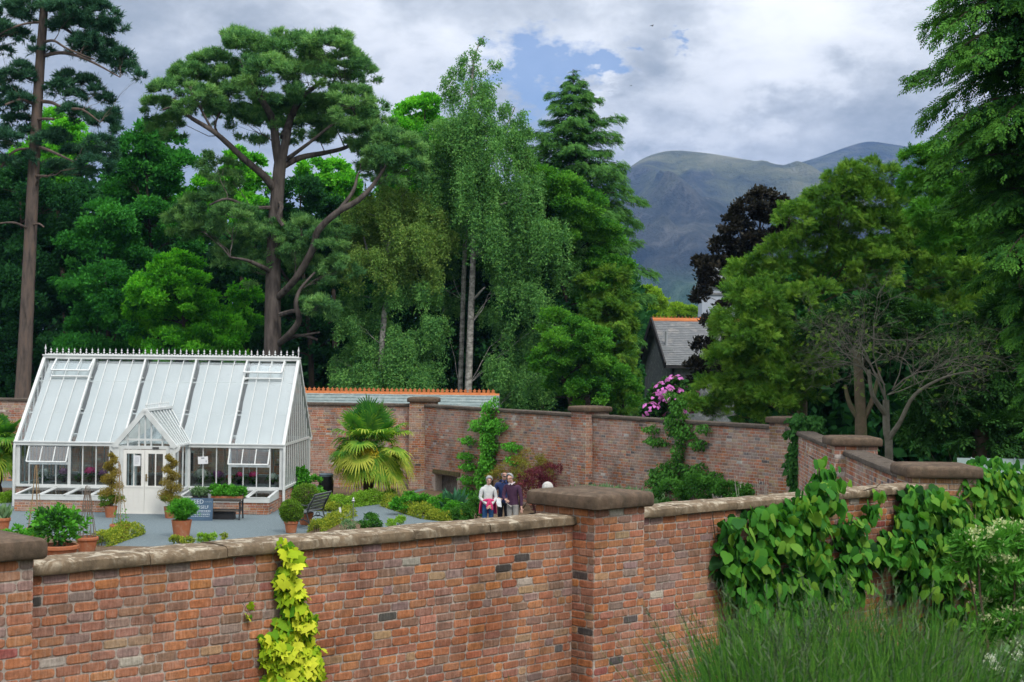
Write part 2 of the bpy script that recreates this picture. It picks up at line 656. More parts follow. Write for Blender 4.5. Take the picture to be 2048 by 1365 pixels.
def limbs_to_blobs(mb, blobs, trunk_pts, r0, frac=0.8, twigs=4):
    """limbs that leave the trunk below each clump and reach into it"""
    tp = [Vector(p) for p in trunk_pts]
    for c, r in blobs:
        c = Vector(c)
        below = [p for p in tp if p.z < c.z - 0.15 * (c - p).length] or [tp[0]]
        s = min(below, key=lambda p: (p - c).length + 0.0)
        m = s.lerp(c, 0.5) + Vector((0, 0, 0.1 * (c - s).length))
        rr = max(0.012, r0 * min(1.0, r[0] / 1.6))
        pts = wig(bez(s, m, c, 6), 0.04 * (c - s).length / 2)
        mb.tube(pts, [rr * (1 - 0.13 * i) for i in range(7)], 6, False)
        for _ in range(twigs):
            d = Vector(rdir(1)[0])
            d.z = abs(d.z) * 0.6 + 0.1
            e = c + Vector((d.x * r[0], d.y * r[1], d.z * r[2])) * 0.8
            k = random.randint(2, 5)
            mb.tube(wig(bez(pts[k], pts[k].lerp(e, 0.5) + Vector((0, 0, -0.1 * r[2])), e, 4), 0.03), [rr * 0.4, rr * 0.3, rr * 0.22, rr * 0.16, rr * 0.1], 4, False)
# ------------------------------------------------------------------ brick walls
PAL = [((0.43, 0.165, 0.072), 28), ((0.38, 0.142, 0.072), 24), ((0.365, 0.165, 0.105), 22), ((0.33, 0.155, 0.10), 16), ((0.27, 0.145, 0.10), 8), ((0.39, 0.24, 0.14), 5),
       ((0.44, 0.18, 0.07), 6), ((0.28, 0.18, 0.155), 11), ((0.075, 0.066, 0.066), 1.6), ((0.46, 0.42, 0.35), .9), ((0.31, 0.09, 0.07), 2)]
PAL_FAR = [((0.44, 0.17, 0.08), 30), ((0.37, 0.14, 0.085), 18), ((0.39, 0.22, 0.155), 22), ((0.33, 0.20, 0.145), 16), ((0.25, 0.16, 0.125), 8), ((0.43, 0.29, 0.17), 8),
           ((0.31, 0.23, 0.21), 6), ((0.11, 0.095, 0.10), 2), ((0.50, 0.46, 0.42), 2)]
PAL_PIER = [((0.40, 0.20, 0.09), 22), ((0.38, 0.14, 0.06), 18), ((0.33, 0.19, 0.11), 20), ((0.42, 0.28, 0.14), 14), ((0.28, 0.15, 0.10), 14), ((0.22, 0.13, 0.11), 6), ((0.07, 0.06, 0.06), 2)]
MORTAR = (0.37, 0.31, 0.27)
MORTAR_FAR = (0.40, 0.34, 0.30)


def pick(pal):
    ws = [w for _, w in pal]
    c = random.choices([c for c, _ in pal], ws)[0]
    k = random.uniform(0.76, 1.02)
    return tuple(min(1, x * k * random.uniform(0.93, 1.07)) for x in c)


def V2(x, y):
    return Vector((x, y, 0))


def lay_bricks(mb, O, u, n, L, zb, zt, pal, course=0.085, bl=0.228, hi=False, proud=0.008, holes=(), start=0.0, rough=1.0):
    """brick faces over the plane O + u*s (0..L), z from zt down to zb, facing n; bricks are laid in rows from the top"""
    rows = int(math.ceil((zt - zb) / course - 0.02))
    j = 0.012
    for r in range(rows):
        z1 = zt - r * course - j * 0.5
        z0 = max(zb, z1 - course + j)
        if z1 - z0 < 0.015:
            continue
        s = -((r % 2) * 0.5 + start) * bl + random.uniform(-0.02, 0.02)
        while s < L:
            w = bl
            q = random.random()
            if q < 0.10:
                w = bl * 0.52
            elif q < 0.16:
                w = bl * random.uniform(0.8, 1.1)
            a, b = max(s + j * 0.5, 0.0), min(s + w - j * 0.5, L)
            s += w
            if b - a < 0.03:
                continue
            if any(a < h[1] and b > h[0] and z0 < h[3] and z1 > h[2] for h in holes):
                continue
            mb.col = pick(pal)
            jt = (lambda k: random.uniform(-k, k)) if rough else (lambda k: 0)
            p = proud * random.uniform(0.55, 1.25)
            if hi:
                ch, cv = 0.016 + jt(0.009), 0.014 + jt(0.007)
                zo0, zo1 = jt(0.004), jt(0.004)
                ring = [(a + ch, z0 + jt(.004)), (b - ch, z0 + jt(.004)), (b + jt(.004), z0 + cv), (b + jt(.004), z1 - cv), (b - ch, z1 + jt(.004)), (a + ch, z1 + jt(.004)), (a + jt(.004), z1 - cv), (a + jt(.004), z0 + cv)]
                cs, cz = (a + b) / 2, (z0 + z1) / 2
                back = [O + u * x + Vector((0, 0, z)) - n * 0.004 for x, z in ring]
                mid = [O + u * x + Vector((0, 0, z)) + n * (p * 0.6) for x, z in ring]
                fr = [O + u * (cs + (x - cs) * (1 - .010 / (b - a) * 2)) + Vector((0, 0, cz + (z - cz) * (1 - .008 / (z1 - z0) * 2))) + n * (p + jt(.0015)) for x, z in ring]
                faces = [(0, 1, 2, 3, 4, 5, 6, 7)]
                faces = [tuple(16 + i for i in range(8))]
                for i in range(8):
                    k = (i + 1) % 8
                    faces.append((i, k, 8 + k, 8 + i))
                    faces.append((8 + i, 8 + k, 16 + k, 16 + i))
                mb.add(back + mid + fr, faces)
            else:
                q4 = [(a, z0), (b, z0), (b, z1), (a, z1)]
                e = 0.008
                i4 = [(a + e, z0 + e), (b - e, z0 + e), (b - e, z1 - e), (a + e, z1 - e)]
                back = [O + u * x + Vector((0, 0, z)) - n * 0.003 for x, z in q4]
                fr = [O + u * x + Vector((0, 0, z)) + n * p for x, z in i4]
                mb.add(back + fr, [(4, 5, 6, 7), (0, 1, 5, 4), (1, 2, 6, 5), (2, 3, 7, 6), (3, 0, 4, 7)])


def core(mb, O, u, n, L, t, zb, zt, col):
    mb.col = col
    P = []
    for z in (zb, zt):
        P += [O + Vector((0, 0, z)), O + u * L + Vector((0, 0, z)), O + u * L - n * t + Vector((0, 0, z)), O - n * t + Vector((0, 0, z))]
    mb.add(P, [(0, 3, 2, 1), (4, 5, 6, 7), (0, 1, 5, 4), (1, 2, 6, 5), (2, 3, 7, 6), (3, 0, 4, 7)])


def coping(name, O, u, n, L, t, z0, m, parent, over=0.065, h=0.105, stone=0.95):
    mb = MB()
    prof = [(over - .012, 0), (over, .012), (over, h * .55), (over - .006, h * .84), (over - .03, h * .99), (over - .12, h * 1.05), (-t / 2, h * 1.10),
            (-t - over + .12, h * 1.05), (-t - over + .045, h * .98), (-t - over, h * .55), (-t - over, 0)]
    s = 0.0
    while s < L - 0.01:
        w = min(stone * random.uniform(0.8, 1.25), L - s)
        if L - s - w < 0.3:
            w = L - s
        dn, dz = random.uniform(-.006, .006), random.uniform(-.004, .006)
        rings = []
        ns = max(2, int(w / 0.12))
        for i in range(ns + 1):
            f = i / ns
            x = s + 0.003 + f * (w - 0.006)
            e = 0.006 if i in (0, ns) else 0
            rings.append([O + u * x + n * (a + dn + random.uniform(-.004, .004) - (e if a > -t / 2 else -e)) + Vector((0, 0, z0 + z + dz + (random.uniform(-.004, .004) if z > .02 else 0) - (e if z > .05 else 0))) for a, z in prof])
        mb.loft(rings)
        s += w
    return mb.build(name, m, parent, smooth=True)


def slab(mb, C, u, n, hu, hn, z0, z1, rad=0.06, rnd=0.055):
    def ring(ins, z):
        pts = []
        for sx, sy, a0 in ((1, 1, 0), (-1, 1, 90), (-1, -1, 180), (1, -1, 270)):
            for k in range(4):
                a = R(a0 + k * 30)
                x = sx * (hu - rad) + (rad - min(ins, rad)) * math.cos(a) - sx * max(0, ins - rad)
                y = sy * (hn - rad) + (rad - min(ins, rad)) * math.sin(a) - sy * max(0, ins - rad)
                pts.append(C + u * x + n * y + Vector((0, 0, z + random.uniform(-.003, .003))))
        return pts
    h = z1 - z0
    rings = [ring(.02, z0), ring(.004, z0 + .015), ring(0, z0 + h * .3), ring(0, z1 - rnd), ring(rnd * .25, z1 - rnd * .4), ring(rnd * .9, z1 - .004), ring(.16, z1 + .012), ring(min(hu, hn) * .8, z1 + .028)]
    mb.loft(rings)


M_BRICK = brickmat('front_brick', white=0.16, wscale=1.1, soot=0.34, streak=0.24)
M_BRICK_FAR = brickmat('garden_brick', white=0.5, wscale=0.9, soot=0.35, streak=0.35)
M_COPING = stonemat('coping_sandstone', (0.205, 0.15, 0.098), amount=0.75, soot=0.7)
M_COPING_FAR = stonemat('far_coping_stone', (0.105, 0.085, 0.07), (0.20, 0.17, 0.14), amount=0.25, soot=0.8)
M_CAP = stonemat('pier_cap_sandstone', (0.12, 0.084, 0.06), (0.25, 0.19, 0.13), amount=0.25, soot=0.95)

AF = R(46.5)
uF = Vector((math.sin(AF), math.cos(AF), 0))
nF = Vector((math.cos(AF), -math.sin(AF), 0))
F0 = W(70, 1150, 12.35)
F0.z = 0
ZB, ZP = 3.055, 3.24      # underside of the coping, underside of the pier caps


def FW(s):
    return F0 + uF * s


def on_plane(px, py, O, n, off=0.0):
    """where the sight line through a pixel meets the vertical plane through O (shifted by off along n)"""
    d = ray(px, py)
    c = Vector((0, 0, CAMZ))
    t = (O + n * off - c).dot(n) / d.dot(n)
    return c + d * t


def wall(O, u, n, L, label, far=True, zb=0.0, t=0.36, holes=(), group='bays of the walled garden'):
    root = thing('garden_wall', label, 'wall', O + u * (L / 2) + Vector((0, 0, zb)), group)
    mb = MB()
    mort = MORTAR_FAR if far else MORTAR
    hs = sorted(holes)
    x = 0.0
    for h in hs:
        core(mb, O + u * x, u, n, h[0] - x, t, zb, ZB, mort)
        core(mb, O + u * h[0], u, n, h[1] - h[0], t, h[3], ZB, mort)
        core(mb, O + u * h[0] - n * (t - 0.06), u, n, h[1] - h[0], 0.06, zb, h[3], (0.003, 0.003, 0.003))  # back of the opening near-black: the recess shade is put into its colour
        x = h[1]
    core(mb, O + u * x, u, n, L - x, t, zb, ZB, mort)
    lay_bricks(mb, O, u, n, L, zb, ZB, PAL_FAR if far else PAL, hi=not far, holes=holes)
    mb.build('brickwork', M_BRICK_FAR if far else M_BRICK, root)
    coping('coping', O, u, n, L, t, ZB, M_COPING_FAR if far else M_COPING, root, stone=1.3 if far else 0.95)
    return root


def pier(C, u, n, label, hu=0.40, hn=0.45, far=True, zb=0.0, faces='nlr', pal=None, zp=None, capm=None, cap=0.095):
    zp = zp or ZP
    root = thing('brick_pier', label, 'pillar', C + Vector((0, 0, zb)), 'brick piers of the garden wall')
    mb = MB()
    mort = MORTAR_FAR if far else MORTAR
    core(mb, C - u * hu + n * hn, u, n, 2 * hu, 2 * hn, zb, zp, mort)
    pal = pal or (PAL_PIER if far else PAL)
    if 'n' in faces:
        lay_bricks(mb, C - u * hu + n * hn, u, n, 2 * hu, zb, zp, pal, hi=not far)
    if 'l' in faces:
        lay_bricks(mb, C - u * hu - n * hn, n, -u, 2 * hn, zb, zp, pal, hi=not far, start=0.5)
    if 'r' in faces:
        lay_bricks(mb, C + u * hu + n * hn, -n, u, 2 * hn, zb, zp, pal, hi=not far, start=0.5)
    mb.build('shaft', M_BRICK_FAR if far else M_BRICK, root)
    c = MB()
    slab(c, C, u, n, hu + cap, hn + cap, zp, zp + 0.165)
    c.build('cap', capm or M_CAP, root, smooth=True)
    return root


# the near wall, seen from outside, with its three piers
OUTZ = 0.9
pier(FW(-0.575) - nF * 0.13, uF, nF, 'near brick pier at the left edge with a dark rounded stone cap', far=False, zb=OUTZ)
wall(FW(-0.17), uF, nF, 6.40, 'long near orange brick wall bay with lichened stone coping and golden hop', far=False, zb=OUTZ, group='bays of the near brick wall')
pier(FW(6.635) - nF * 0.13, uF, nF, 'near central brick pier with a big rounded brown stone cap', far=False, zb=OUTZ)
wall(FW(7.04), uF, nF, 6.40, 'near brick wall bay right of the central pier, draped with grape vine', far=False, zb=OUTZ, group='bays of the near brick wall')
CC = FW(13.85) - nF * 0.13
pier(CC, Vector((1, 0, 0)), Vector((0, -1, 0)), 'corner brick pier with a dark stone cap behind the vine', hu=0.45, hn=0.42, zb=0, zp=3.25)
# the front side of the garden runs on to the left, out of the picture
uL = Vector((-0.99966, 0.0262, 0))
wall(FW(-0.98) - nF * 0.05, uL, Vector((-0.0262, -0.99966, 0)), 4.0, 'short brick wall bay running left from the near corner pier', far=False, zb=OUTZ, group='bays of the near brick wall')

# garden side walls behind
PQ = V2(7.55, 41.0)
PA = V2(-3.28, 57.3)
d = (PQ - V2(CC.x + 0.05, CC.y))
uR = d.normalized()
nR = Vector((-uR.y, uR.x, 0))           # faces left, into the garden
RL = d.length
OR = V2(CC.x + 0.05, CC.y) + nR * 0.18
sB = 8.35
wall(OR + uR * 0.3, uR, nR, sB - 0.7, 'brick wall bay running away between the corner pier and the next pier')
pier(OR - nR * 0.18 + uR * sB, Vector((0.9997, -0.025, 0)), Vector((-0.025, -0.9997, 0)), 'squat brick pier with flat brown cap below the bare tree', hu=0.42, hn=0.40, pal=PAL_FAR)
wall(OR + uR * (sB + 0.4), uR, nR, RL - sB - 0.8, 'ivy hidden brick wall bay beyond the squat pier')
uQ = (PA - PQ).normalized()              # runs away to the left
uQ_r = -uQ
nQ = Vector((uQ.y, -uQ.x, 0))
if nQ.y > 0:
    nQ = -nQ
QL = (PA - PQ).length
pier(PQ, uQ_r, nQ, 'brick pier smothered in dark ivy at the far corner')
# middle pier of this side, found from its pixel
pm = on_plane(1180, 830, PQ, nQ)
sm = (V2(pm.x, pm.y) - PQ).dot(uQ)
PM = PQ + uQ * sm
OA = PA + nQ * 0.18
OM = PM + nQ * 0.18


def qwall(a, b, label, holes_px=None):
    """bay of the far right side between plan points a (left) and b (right)"""
    O = a + nQ * 0.18
    L = (b - a).length
    holes = []
    if holes_px:
        x0, x1, y0 = holes_px
        p0, p1 = on_plane(x0, y0, O, nQ), on_plane(x1, y0, O, nQ)
        holes = [((V2(p0.x, p0.y) - O).dot(uQ_r), (V2(p1.x, p1.y) - O).dot(uQ_r), 0.0, 0.62)]
    return wall(O, uQ_r, nQ, L, label, holes=holes), holes


qwall(PM - uQ * 0.40, PQ + uQ * 0.40, 'far brick wall bay with a pale band of lime and an espalier in its middle')
_, FH = qwall(PA - uQ * 0.42, PM + uQ * 0.40, 'far brick wall bay with the small dark hearth opening', (870, 914, 975))
pier(PM, uQ_r, nQ, 'far middle brick pier with a light brown cap and purplish bricks', pal=PAL_FAR)
PCUR = Vector((0.99966, -0.0262, 0))
pier(PA, PCUR, Vector((-0.0262, -0.99966, 0)), 'tall buff brick pier right of the fan palm', hu=0.5, hn=0.45)
uB = (V2(-26, 59.0) - PA).normalized()
wall(PA + uB * 22.0 + Vector((0, -0.18, 0)), -uB, Vector((uB.y, -uB.x, 0)) if uB.x > 0 else Vector((-uB.y, uB.x, 0)), 21.6, 'long back brick wall behind the greenhouse and palms')
# ------------------------------------------------------------------ the greenhouse (local frame: x to the right, y away, z up)
M_WHITE = mat('greenhouse_white_paint', (0.62, 0.64, 0.635), (0.53, 0.55, 0.545), 3, 0.45, 0.4, bump=0.05)
M_GLASS = glassmat('greenhouse_glass', (0.50, 0.57, 0.58), refl=0.03)
M_ROOFGLASS = glassmat('roof_glass', (0.9, 0.94, 0.95), 0.05)
M_WINGLASS = glassmat('tilted_window_glass', (0.55, 0.62, 0.68), 0.06)
M_BLIND = mat('white_roller_blind', (0.44, 0.46, 0.465), (0.40, 0.42, 0.425), 1.2, 0.9, 0.1)
M_DOORP = mat('door_white_paint', (0.78, 0.77, 0.73), (0.72, 0.71, 0.68), 2.5, 0.5, 0.3, bump=0.05)
M_DARK = mat('dark_metal', (0.03, 0.03, 0.033), (0.05, 0.05, 0.05), 9, 0.5, 0.4)
M_BRASS = mat('old_brass', (0.35, 0.26, 0.12), (0.2, 0.15, 0.07), 20, 0.4, 0.5, metal=0.8)
M_PAPER = mat('white_paper', (0.78, 0.79, 0.82), (0.72, 0.73, 0.76), 8, 0.8, 0.2)
M_INK = mat('grey_ink', (0.25, 0.27, 0.32), (0.18, 0.2, 0.25), 12, 0.8, 0.2)
M_GHBRICK = brickmat('greenhouse_brick', white=0.3, wscale=1.5, soot=0.2, streak=0.3)
GW, GD, GE, GR = 8.6, 5.27, 2.05, 4.74
GP = 1.95                                   # how far the porch stands forward
gh_loc = Vector((-7.23, 48.65, 0))
gh = thing('greenhouse', 'white Victorian greenhouse with blinds in its steep glass roof and a gabled porch', 'greenhouse', gh_loc)
BASE[gh] = Vector((0, 0, 0))
gh.rotation_euler.z = R(-1.5)
X0, X1 = -GW, 0.0
PXC, PXH = -3.93, 0.86                     # porch centre and half width
BAYS = [X0 + GW * i / 5 for i in range(6)]


def roof_y(z):
    return (z - GE) / (GR - GE) * GD / 2


def roof_pt(x, f, off=0.0):
    """on the front roof slope: f 0 eaves .. 1 ridge"""
    s = math.hypot(GD / 2, GR - GE)
    n = Vector((0, -(GR - GE) / s, GD / 2 / s))
    return Vector((x, f * GD / 2, GE + f * (GR - GE))) + n * off


# brick plinth
mb = MB()
vx, vy, nf, nr_, nl_ = Vector((1, 0, 0)), Vector((0, 1, 0)), Vector((0, -1, 0)), Vector((1, 0, 0)), Vector((-1, 0, 0))
core(mb, Vector((X0, 0, 0)), vx, nf, GW, 0.2, 0, 0.62, MORTAR_FAR)
lay_bricks(mb, Vector((X0, 0, 0)), vx, nf, GW, 0, 0.62, PAL_FAR, course=0.078)
core(mb, Vector((0, 0.2, 0)), vy, nr_, GD - 0.2, 0.2, 0, 0.62, MORTAR_FAR)
lay_bricks(mb, Vector((0, 0, 0)), vy, nr_, GD, 0, 0.62, PAL_FAR, course=0.078)
core(mb, Vector((X0, GD, 0)), -vy, nl_, GD - 0.2, 0.2, 0, 0.62, MORTAR_FAR)
core(mb, Vector((X0 + .2, GD - .2, 0)), vx, nf, GW - .4, 0.2, 0, 0.62, MORTAR_FAR)
mb.build('plinth', M_GHBRICK, gh)

# frame members
mb = MB()
mb.box((X0 - .05, -.07, .62), (PXC - PXH, .16, .70))
mb.box((PXC + PXH, -.07, .62), (.05, .16, .70))
mb.box((-.16, .16, .62), (.05, GD + .05, .70))
mb.box((X0 - .05, .16, .62), (X0 + .16, GD + .05, .70))
mb.box((X0 + .16, GD - .16, .62), (-.16, GD + .05, .70))
mb.build('sill', M_WHITE, gh, bevel=0.008)
mb = MB()
for sy, y in ((0, -.10), (1, GD - .06)):
    for a, b in (((X0 - .06, PXC - PXH + .02), (PXC + PXH - .02, .06)) if sy == 0 else ((X0 - .06, .06),)):
        mb.box((a, y, GE - .11), (b, y + .16, GE))
        mb.box((a, y - .03 if sy == 0 else y + .1, GE - .02), (b, y + .06 if sy == 0 else y + .19, GE + .03))
        mb.build('gutter', M_WHITE, gh, bevel=0.01)
        mb = MB()
for x in (X0 + .06, -.06):
    for y in (.03, GD - .03):
        m_ = MB()
        m_.box((x - .07, y - .07, .70), (x + .07, y + .07, GE - .02))
        m_.build('corner_post', M_WHITE, gh, bevel=0.008)
for x in BAYS[1:5]:
    if abs(x - PXC) > PXH + .1:
        m_ = MB()
        m_.box((x - .045, -.045, .70), (x + .045, .05, GE - .1))
        m_.build('post', M_WHITE, gh, bevel=0.006)
mb = MB()
k = 0
for i in range(21):
    x = X0 + GW * i / 20
    if i % 4 == 0:
        continue
    if abs(x - PXC) < PXH + .03:
        continue
    if i in (2, 3, 17, 18):                 # the casement bays: bars stop at the transom
        mb.box((x - .016, -.02, .70), (x + .016, .02, 1.35))
    else:
        mb.box((x - .017, -.022, .70), (x + .017, .022, GE - .1))
for i in (1, 16):
    xa, xb = X0 + GW * i / 20, X0 + GW * (i + 3) / 20
    mb.box((xa, -.035, 1.33), (xb, .03, 1.41))
mb.build('glazing_bars', M_WHITE, gh)
for x in (X0 + .02, -.02):
    mb = MB()
    for i in range(1, 14):
        y = GD * i / 14
        top = GE + (GR - GE) * (1 - abs(y - GD / 2) / (GD / 2)) - .06
        mb.box((x - .02, y - .018, .70), (x + .02, y + .018, top))
    mb.box((x - .025, 0.05, GE - .05), (x + .025, GD - .05, GE + .03))
    mb.build('glazing_bars', M_WHITE, gh)
mb = MB()
for i in range(1, 20):
    if i % 4:
        x = X0 + GW * i / 20
        mb.box((x - .015, GD - .02, .70), (x + .015, GD + .02, GE))
mb.build('glazing_bars', M_WHITE, gh)
for i, x in enumerate(BAYS):
    for sgn in (0, 1):
        m_ = MB()
        w = .10 if i in (0, 5) else .055
        a, b = roof_pt(x, -.02, .02), roof_pt(x, 1.0, .02)
        if sgn:
            a.y, b.y = GD - a.y, GD - b.y
        m_.bar(a, b, w, .13, (0, -1, 1))
        m_.build('rafter', M_WHITE, gh)
mb = MB()
for i in range(21):
    if i % 4:
        x = X0 + GW * i / 20
        a, b = roof_pt(x, 0, .012), roof_pt(x, 1.0, .012)
        mb.bar(a, b, .022, .045, (0, -1, 1))
        mb.bar((a.x, GD - a.y, a.z), (b.x, GD - b.y, b.z), .022, .045, (0, -1, 1))
mb.build('roof_bars', M_WHITE, gh)
mb = MB()
for f in (0.36, 0.74):
    a, b = roof_pt(X0, f, -.10), roof_pt(X1, f, -.10)
    mb.bar(a, b, .05, .04)
    for x in BAYS[:-1]:
        p = roof_pt(x + .10, f + .015, .03)
        mb.bar(p - Vector((.11, 0, 0)), p + Vector((.0, 0, 0)), .03, .03)
    mb.bar((X0, GD - a.y, a.z), (X1, GD - a.y, a.z), .05, .04)
mb.build('purlin', M_WHITE, gh)
mb = MB()
mb.box((X0 - .04, GD / 2 - .11, GR - .02), (.04, GD / 2 + .11, GR + .09))
mb.box((X0 - .06, GD / 2 - .14, GR + .07), (.06, GD / 2 + .14, GR + .11))
mb.build('ridge_board', M_WHITE, gh, bevel=0.01)


def finial(mb, p, h):
    mb.lathe([(.018, 0), (.012, h * .25), (.03, h * .32), (.012, h * .4), (.035, h * .58), (.02, h * .75), (.004, h)], 6, p)


mb = MB()
n = 43
for i in range(1, n):
    x = X0 + GW * i / n
    p = Vector((x, GD / 2, GR + .11))
    mb.lathe([(.014, .0), (.012, .05), (.04, .085), (.012, .115), (.014, .14), (.032, .155), (.008, .20), (.003, .24)], 6, p)
    for sx in (-1, 1):
        mb.tube(bez(p + Vector((0, 0, .03)), p + Vector((sx * .05, 0, -.005)), p + Vector((sx * .1, 0, .055)), 4), .012, 4)
mb.box((X0, GD / 2 - .012, GR + .11), (X1, GD / 2 + .012, GR + .135))
mb.build('ridge_cresting', M_WHITE, gh)
for x in (X0 + .01, -.01):
    m_ = MB()
    finial(m_, (x, GD / 2, GR + .10), .36)
    m_.build('finial', M_WHITE, gh)

# glass
mb = MB()
for sgn in (0, 1):
    q = [roof_pt(X0, 0, 0), roof_pt(X1, 0, 0), roof_pt(X1, 1, 0), roof_pt(X0, 1, 0)]
    if sgn:
        q = [Vector((v.x, GD - v.y, v.z)) for v in q]
    mb.add(q, [(0, 1, 2, 3)])
mb.build('roof_glazing', M_ROOFGLASS, gh)
mb = MB()
for i in range(20):
    xa, xb = X0 + GW * i / 20, X0 + GW * (i + 1) / 20
    if abs((xa + xb) / 2 - PXC) < PXH:
        continue
    top = 1.35 if i in (1, 2, 3, 16, 17, 18) else GE - .1
    mb.add([(xa, 0, .7), (xb, 0, .7), (xb, 0, top), (xa, 0, top)], [(0, 1, 2, 3)])
mb.add([(X0, GD, .7), (X1, GD, .7), (X1, GD, GE), (X0, GD, GE)], [(0, 1, 2, 3)])
for x in (X0 + .02, -.02):
    mb.add([(x, 0, .7), (x, GD, .7), (x, GD, GE), (x, GD / 2, GR), (x, 0, GE)], [(0, 1, 2, 3, 4)])
mb.build('wall_glazing', M_GLASS, gh)

# blinds: one per bay under the front glass, hanging clear of the rafters
for i in range(5):
    xa, xb = BAYS[i] + (.13 if i else .17), BAYS[i + 1] - .04
    m_ = MB()
    rows = []
    for j in range(13):
        f = .025 + .93 * j / 12
        sag = -.07 - .012 * abs(math.sin(j * 1.57)) + random.uniform(-.004, .004)
        rows.append([roof_pt(xa + .012 * math.sin(j * 1.1 + i) + (xb - xa) * q / 8, f, sag + .006 * math.sin(q * 1.9 + j)) for q in range(9)])
    lower = [[p - Vector((0, -.004, .006)) for p in r] for r in rows]
    m_.loft(rows, closed=False)
    m_.loft(lower, closed=False)
    m_.build('blind', M_BLIND, gh, smooth=True)
    for f, r in ((.975, .035), (.02, .018)):
        m2 = MB()
        m2.tube([roof_pt(xa, f, -.09), roof_pt(xb, f, -.09)], r, 8)
        m2.build('blind_roller', M_WHITE, gh)

    m_ = MB()
    m_.loft([[Vector((p.x, GD - p.y, p.z)) for p in (roof_pt(xa, f, -.08), roof_pt(xb, f, -.08))] for f in (.03, .5, .95)], closed=False)
    m_.build('blind', M_BLIND, gh)  # blind on the unseen rear slope, added to darken the interior

# opening lights in the roof (first and last bay)
for i in (1, 16):
    xa, xb = X0 + GW * i / 20, X0 + GW * (i + 3) / 20 - .03
    m_ = MB()
    lift = .14
    A = [roof_pt(xa, .98, .05), roof_pt(xb, .98, .05), roof_pt(xb, .80, .05 + lift), roof_pt(xa, .80, .05 + lift)]
    for a, b in ((0, 1), (1, 2), (2, 3), (3, 0)):
        m_.bar(A[a], A[b], .05, .04, (0, -1, 1))
    for t in (1 / 3, 2 / 3):
        m_.bar(A[0].lerp(A[1], t), A[3].lerp(A[2], t), .025, .03, (0, -1, 1))
    v = m_.build('roof_vent', M_WHITE, gh)
    g = MB()
    g.add(A, [(0, 1, 2, 3)])
    g.build('pane', M_ROOFGLASS, v)
    c = MB()
    c.bar(roof_pt(xa, .765, .03), roof_pt(xb, .765, .03), .05, .05, (0, -1, 1))
    c.build('curb', M_WHITE, v)

# casements pushed open at the foot
for i in (1, 16):
    xa, xb = X0 + GW * i / 20 + .01, X0 + GW * (i + 3) / 20 - .01
    zt, zb2, out = GE - .12, 1.44, .34
    A = [Vector((xa, -.05, zt)), Vector((xb, -.05, zt)), Vector((xb, -out, zb2)), Vector((xa, -out, zb2))]
    m_ = MB()
    for a, b in ((0, 1), (1, 2), (2, 3), (3, 0)):
        m_.bar(A[a], A[b], .04, .04, (0, -1, 0.5))
    for t in (1 / 3, 2 / 3):
        m_.bar(A[0].lerp(A[1], t), A[3].lerp(A[2], t), .03, .03, (0, -1, .5))
    v = m_.build('window', M_WHITE, gh)
    v['label'] = 'top hung casement pushed open at its foot'
    g = MB()
    g.add(A, [(0, 1, 2, 3)])
    g.build('pane', M_WINGLASS, v)
    s = MB()
    s.bar(A[2].lerp(A[3], .5) + Vector((0, .02, 0)), Vector(((xa + xb) / 2, 0, 1.42)), .015)
    s.build('stay', M_DARK, v)

# porch
pl, pr = PXC - PXH, PXC + PXH
PR = 3.16
for x in (pl, pr):
    m_ = MB()
    m_.box((x - .09, -GP - .09, 0), (x + .09, -GP + .09, GE + .02))
    m_.build('porch_post', M_WHITE, gh, bevel=0.01)
    m_ = MB()
    m_.box((x - .08, -.05, 0), (x + .08, .06, GE))
    m_.build('porch_post', M_WHITE, gh, bevel=0.01)
    m_ = MB()
    sx = -1 if x == pl else 1
    prof = [(0, .1), (.13, .1), (.16, .02), (.12, -.07), (.05, -.11), (0, -.2)]
    m_.loft([[Vector((x + sx * (.07 + a), y, GE - .05 + b)) for a, b in prof] for y in (-GP - .07, -GP + .01)])
    m_.build('bracket', M_WHITE, gh)
for x in (pl, pr):
    mb = MB()
    for y in (-GP * .35, -GP * .68):
        mb.box((x - .02, y - .02, .7), (x + .02, y + .02, GE))
    mb.box((x - .05, -GP, .62), (x + .05, 0, .70))
    mb.box((x - .07, -GP - .12, GE - .02), (x + .07, .1, GE + .06))
    mb.box((x - .03, -GP, .0), (x + .03, 0, .62))
    mb.build('porch_side_frame', M_WHITE, gh)
mb = MB()
mb.bar((pl - .1, -GP - .06, GE - .02), (PXC, -GP - .06, PR), .10, .15, (0, 0, 1))
mb.bar((pr + .1, -GP - .06, GE - .02), (PXC, -GP - .06, PR), .10, .15, (0, 0, 1))
mb.build('bargeboard', M_WHITE, gh)
mb = MB()
yb = roof_y(PR)
mb.box((PXC - .08, -GP - .1, PR - .02), (PXC + .08, yb, PR + .06))
for i in range(14):
    y = -GP + .02 + (GP + yb - .1) * i / 14
    mb.lathe([(.012, 0), (.01, .09), (.028, .12), (.01, .14), (.003, .2)], 6, (PXC, y, PR + .06))
mb.build('porch_ridge', M_WHITE, gh)
mb = MB()
g = MB()
for sx in (-1, 1):
    xe = PXC + sx * (PXH + .08)
    for i in range(9):
        f = i / 8
        ye = -GP * (1 - f) - .04 * (1 - f)
        yr = -GP + f * (GP + yb)
        mb.bar((xe, ye, GE), (PXC, yr, PR), .03, .05)
    g.add([(xe, -GP, GE), (PXC, -GP, PR), (PXC, yb, PR), (xe, 0, GE)], [(0, 1, 2, 3)])
mb.build('porch_rafters', M_WHITE, gh)
for x in (pl, pr):
    g.add([(x, -GP, .7), (x, 0, .7), (x, 0, GE), (x, -GP, GE)], [(0, 1, 2, 3)])
g.add([(pl, -GP, GE), (pr, -GP, GE), (PXC, -GP, PR)], [(0, 1, 2)])
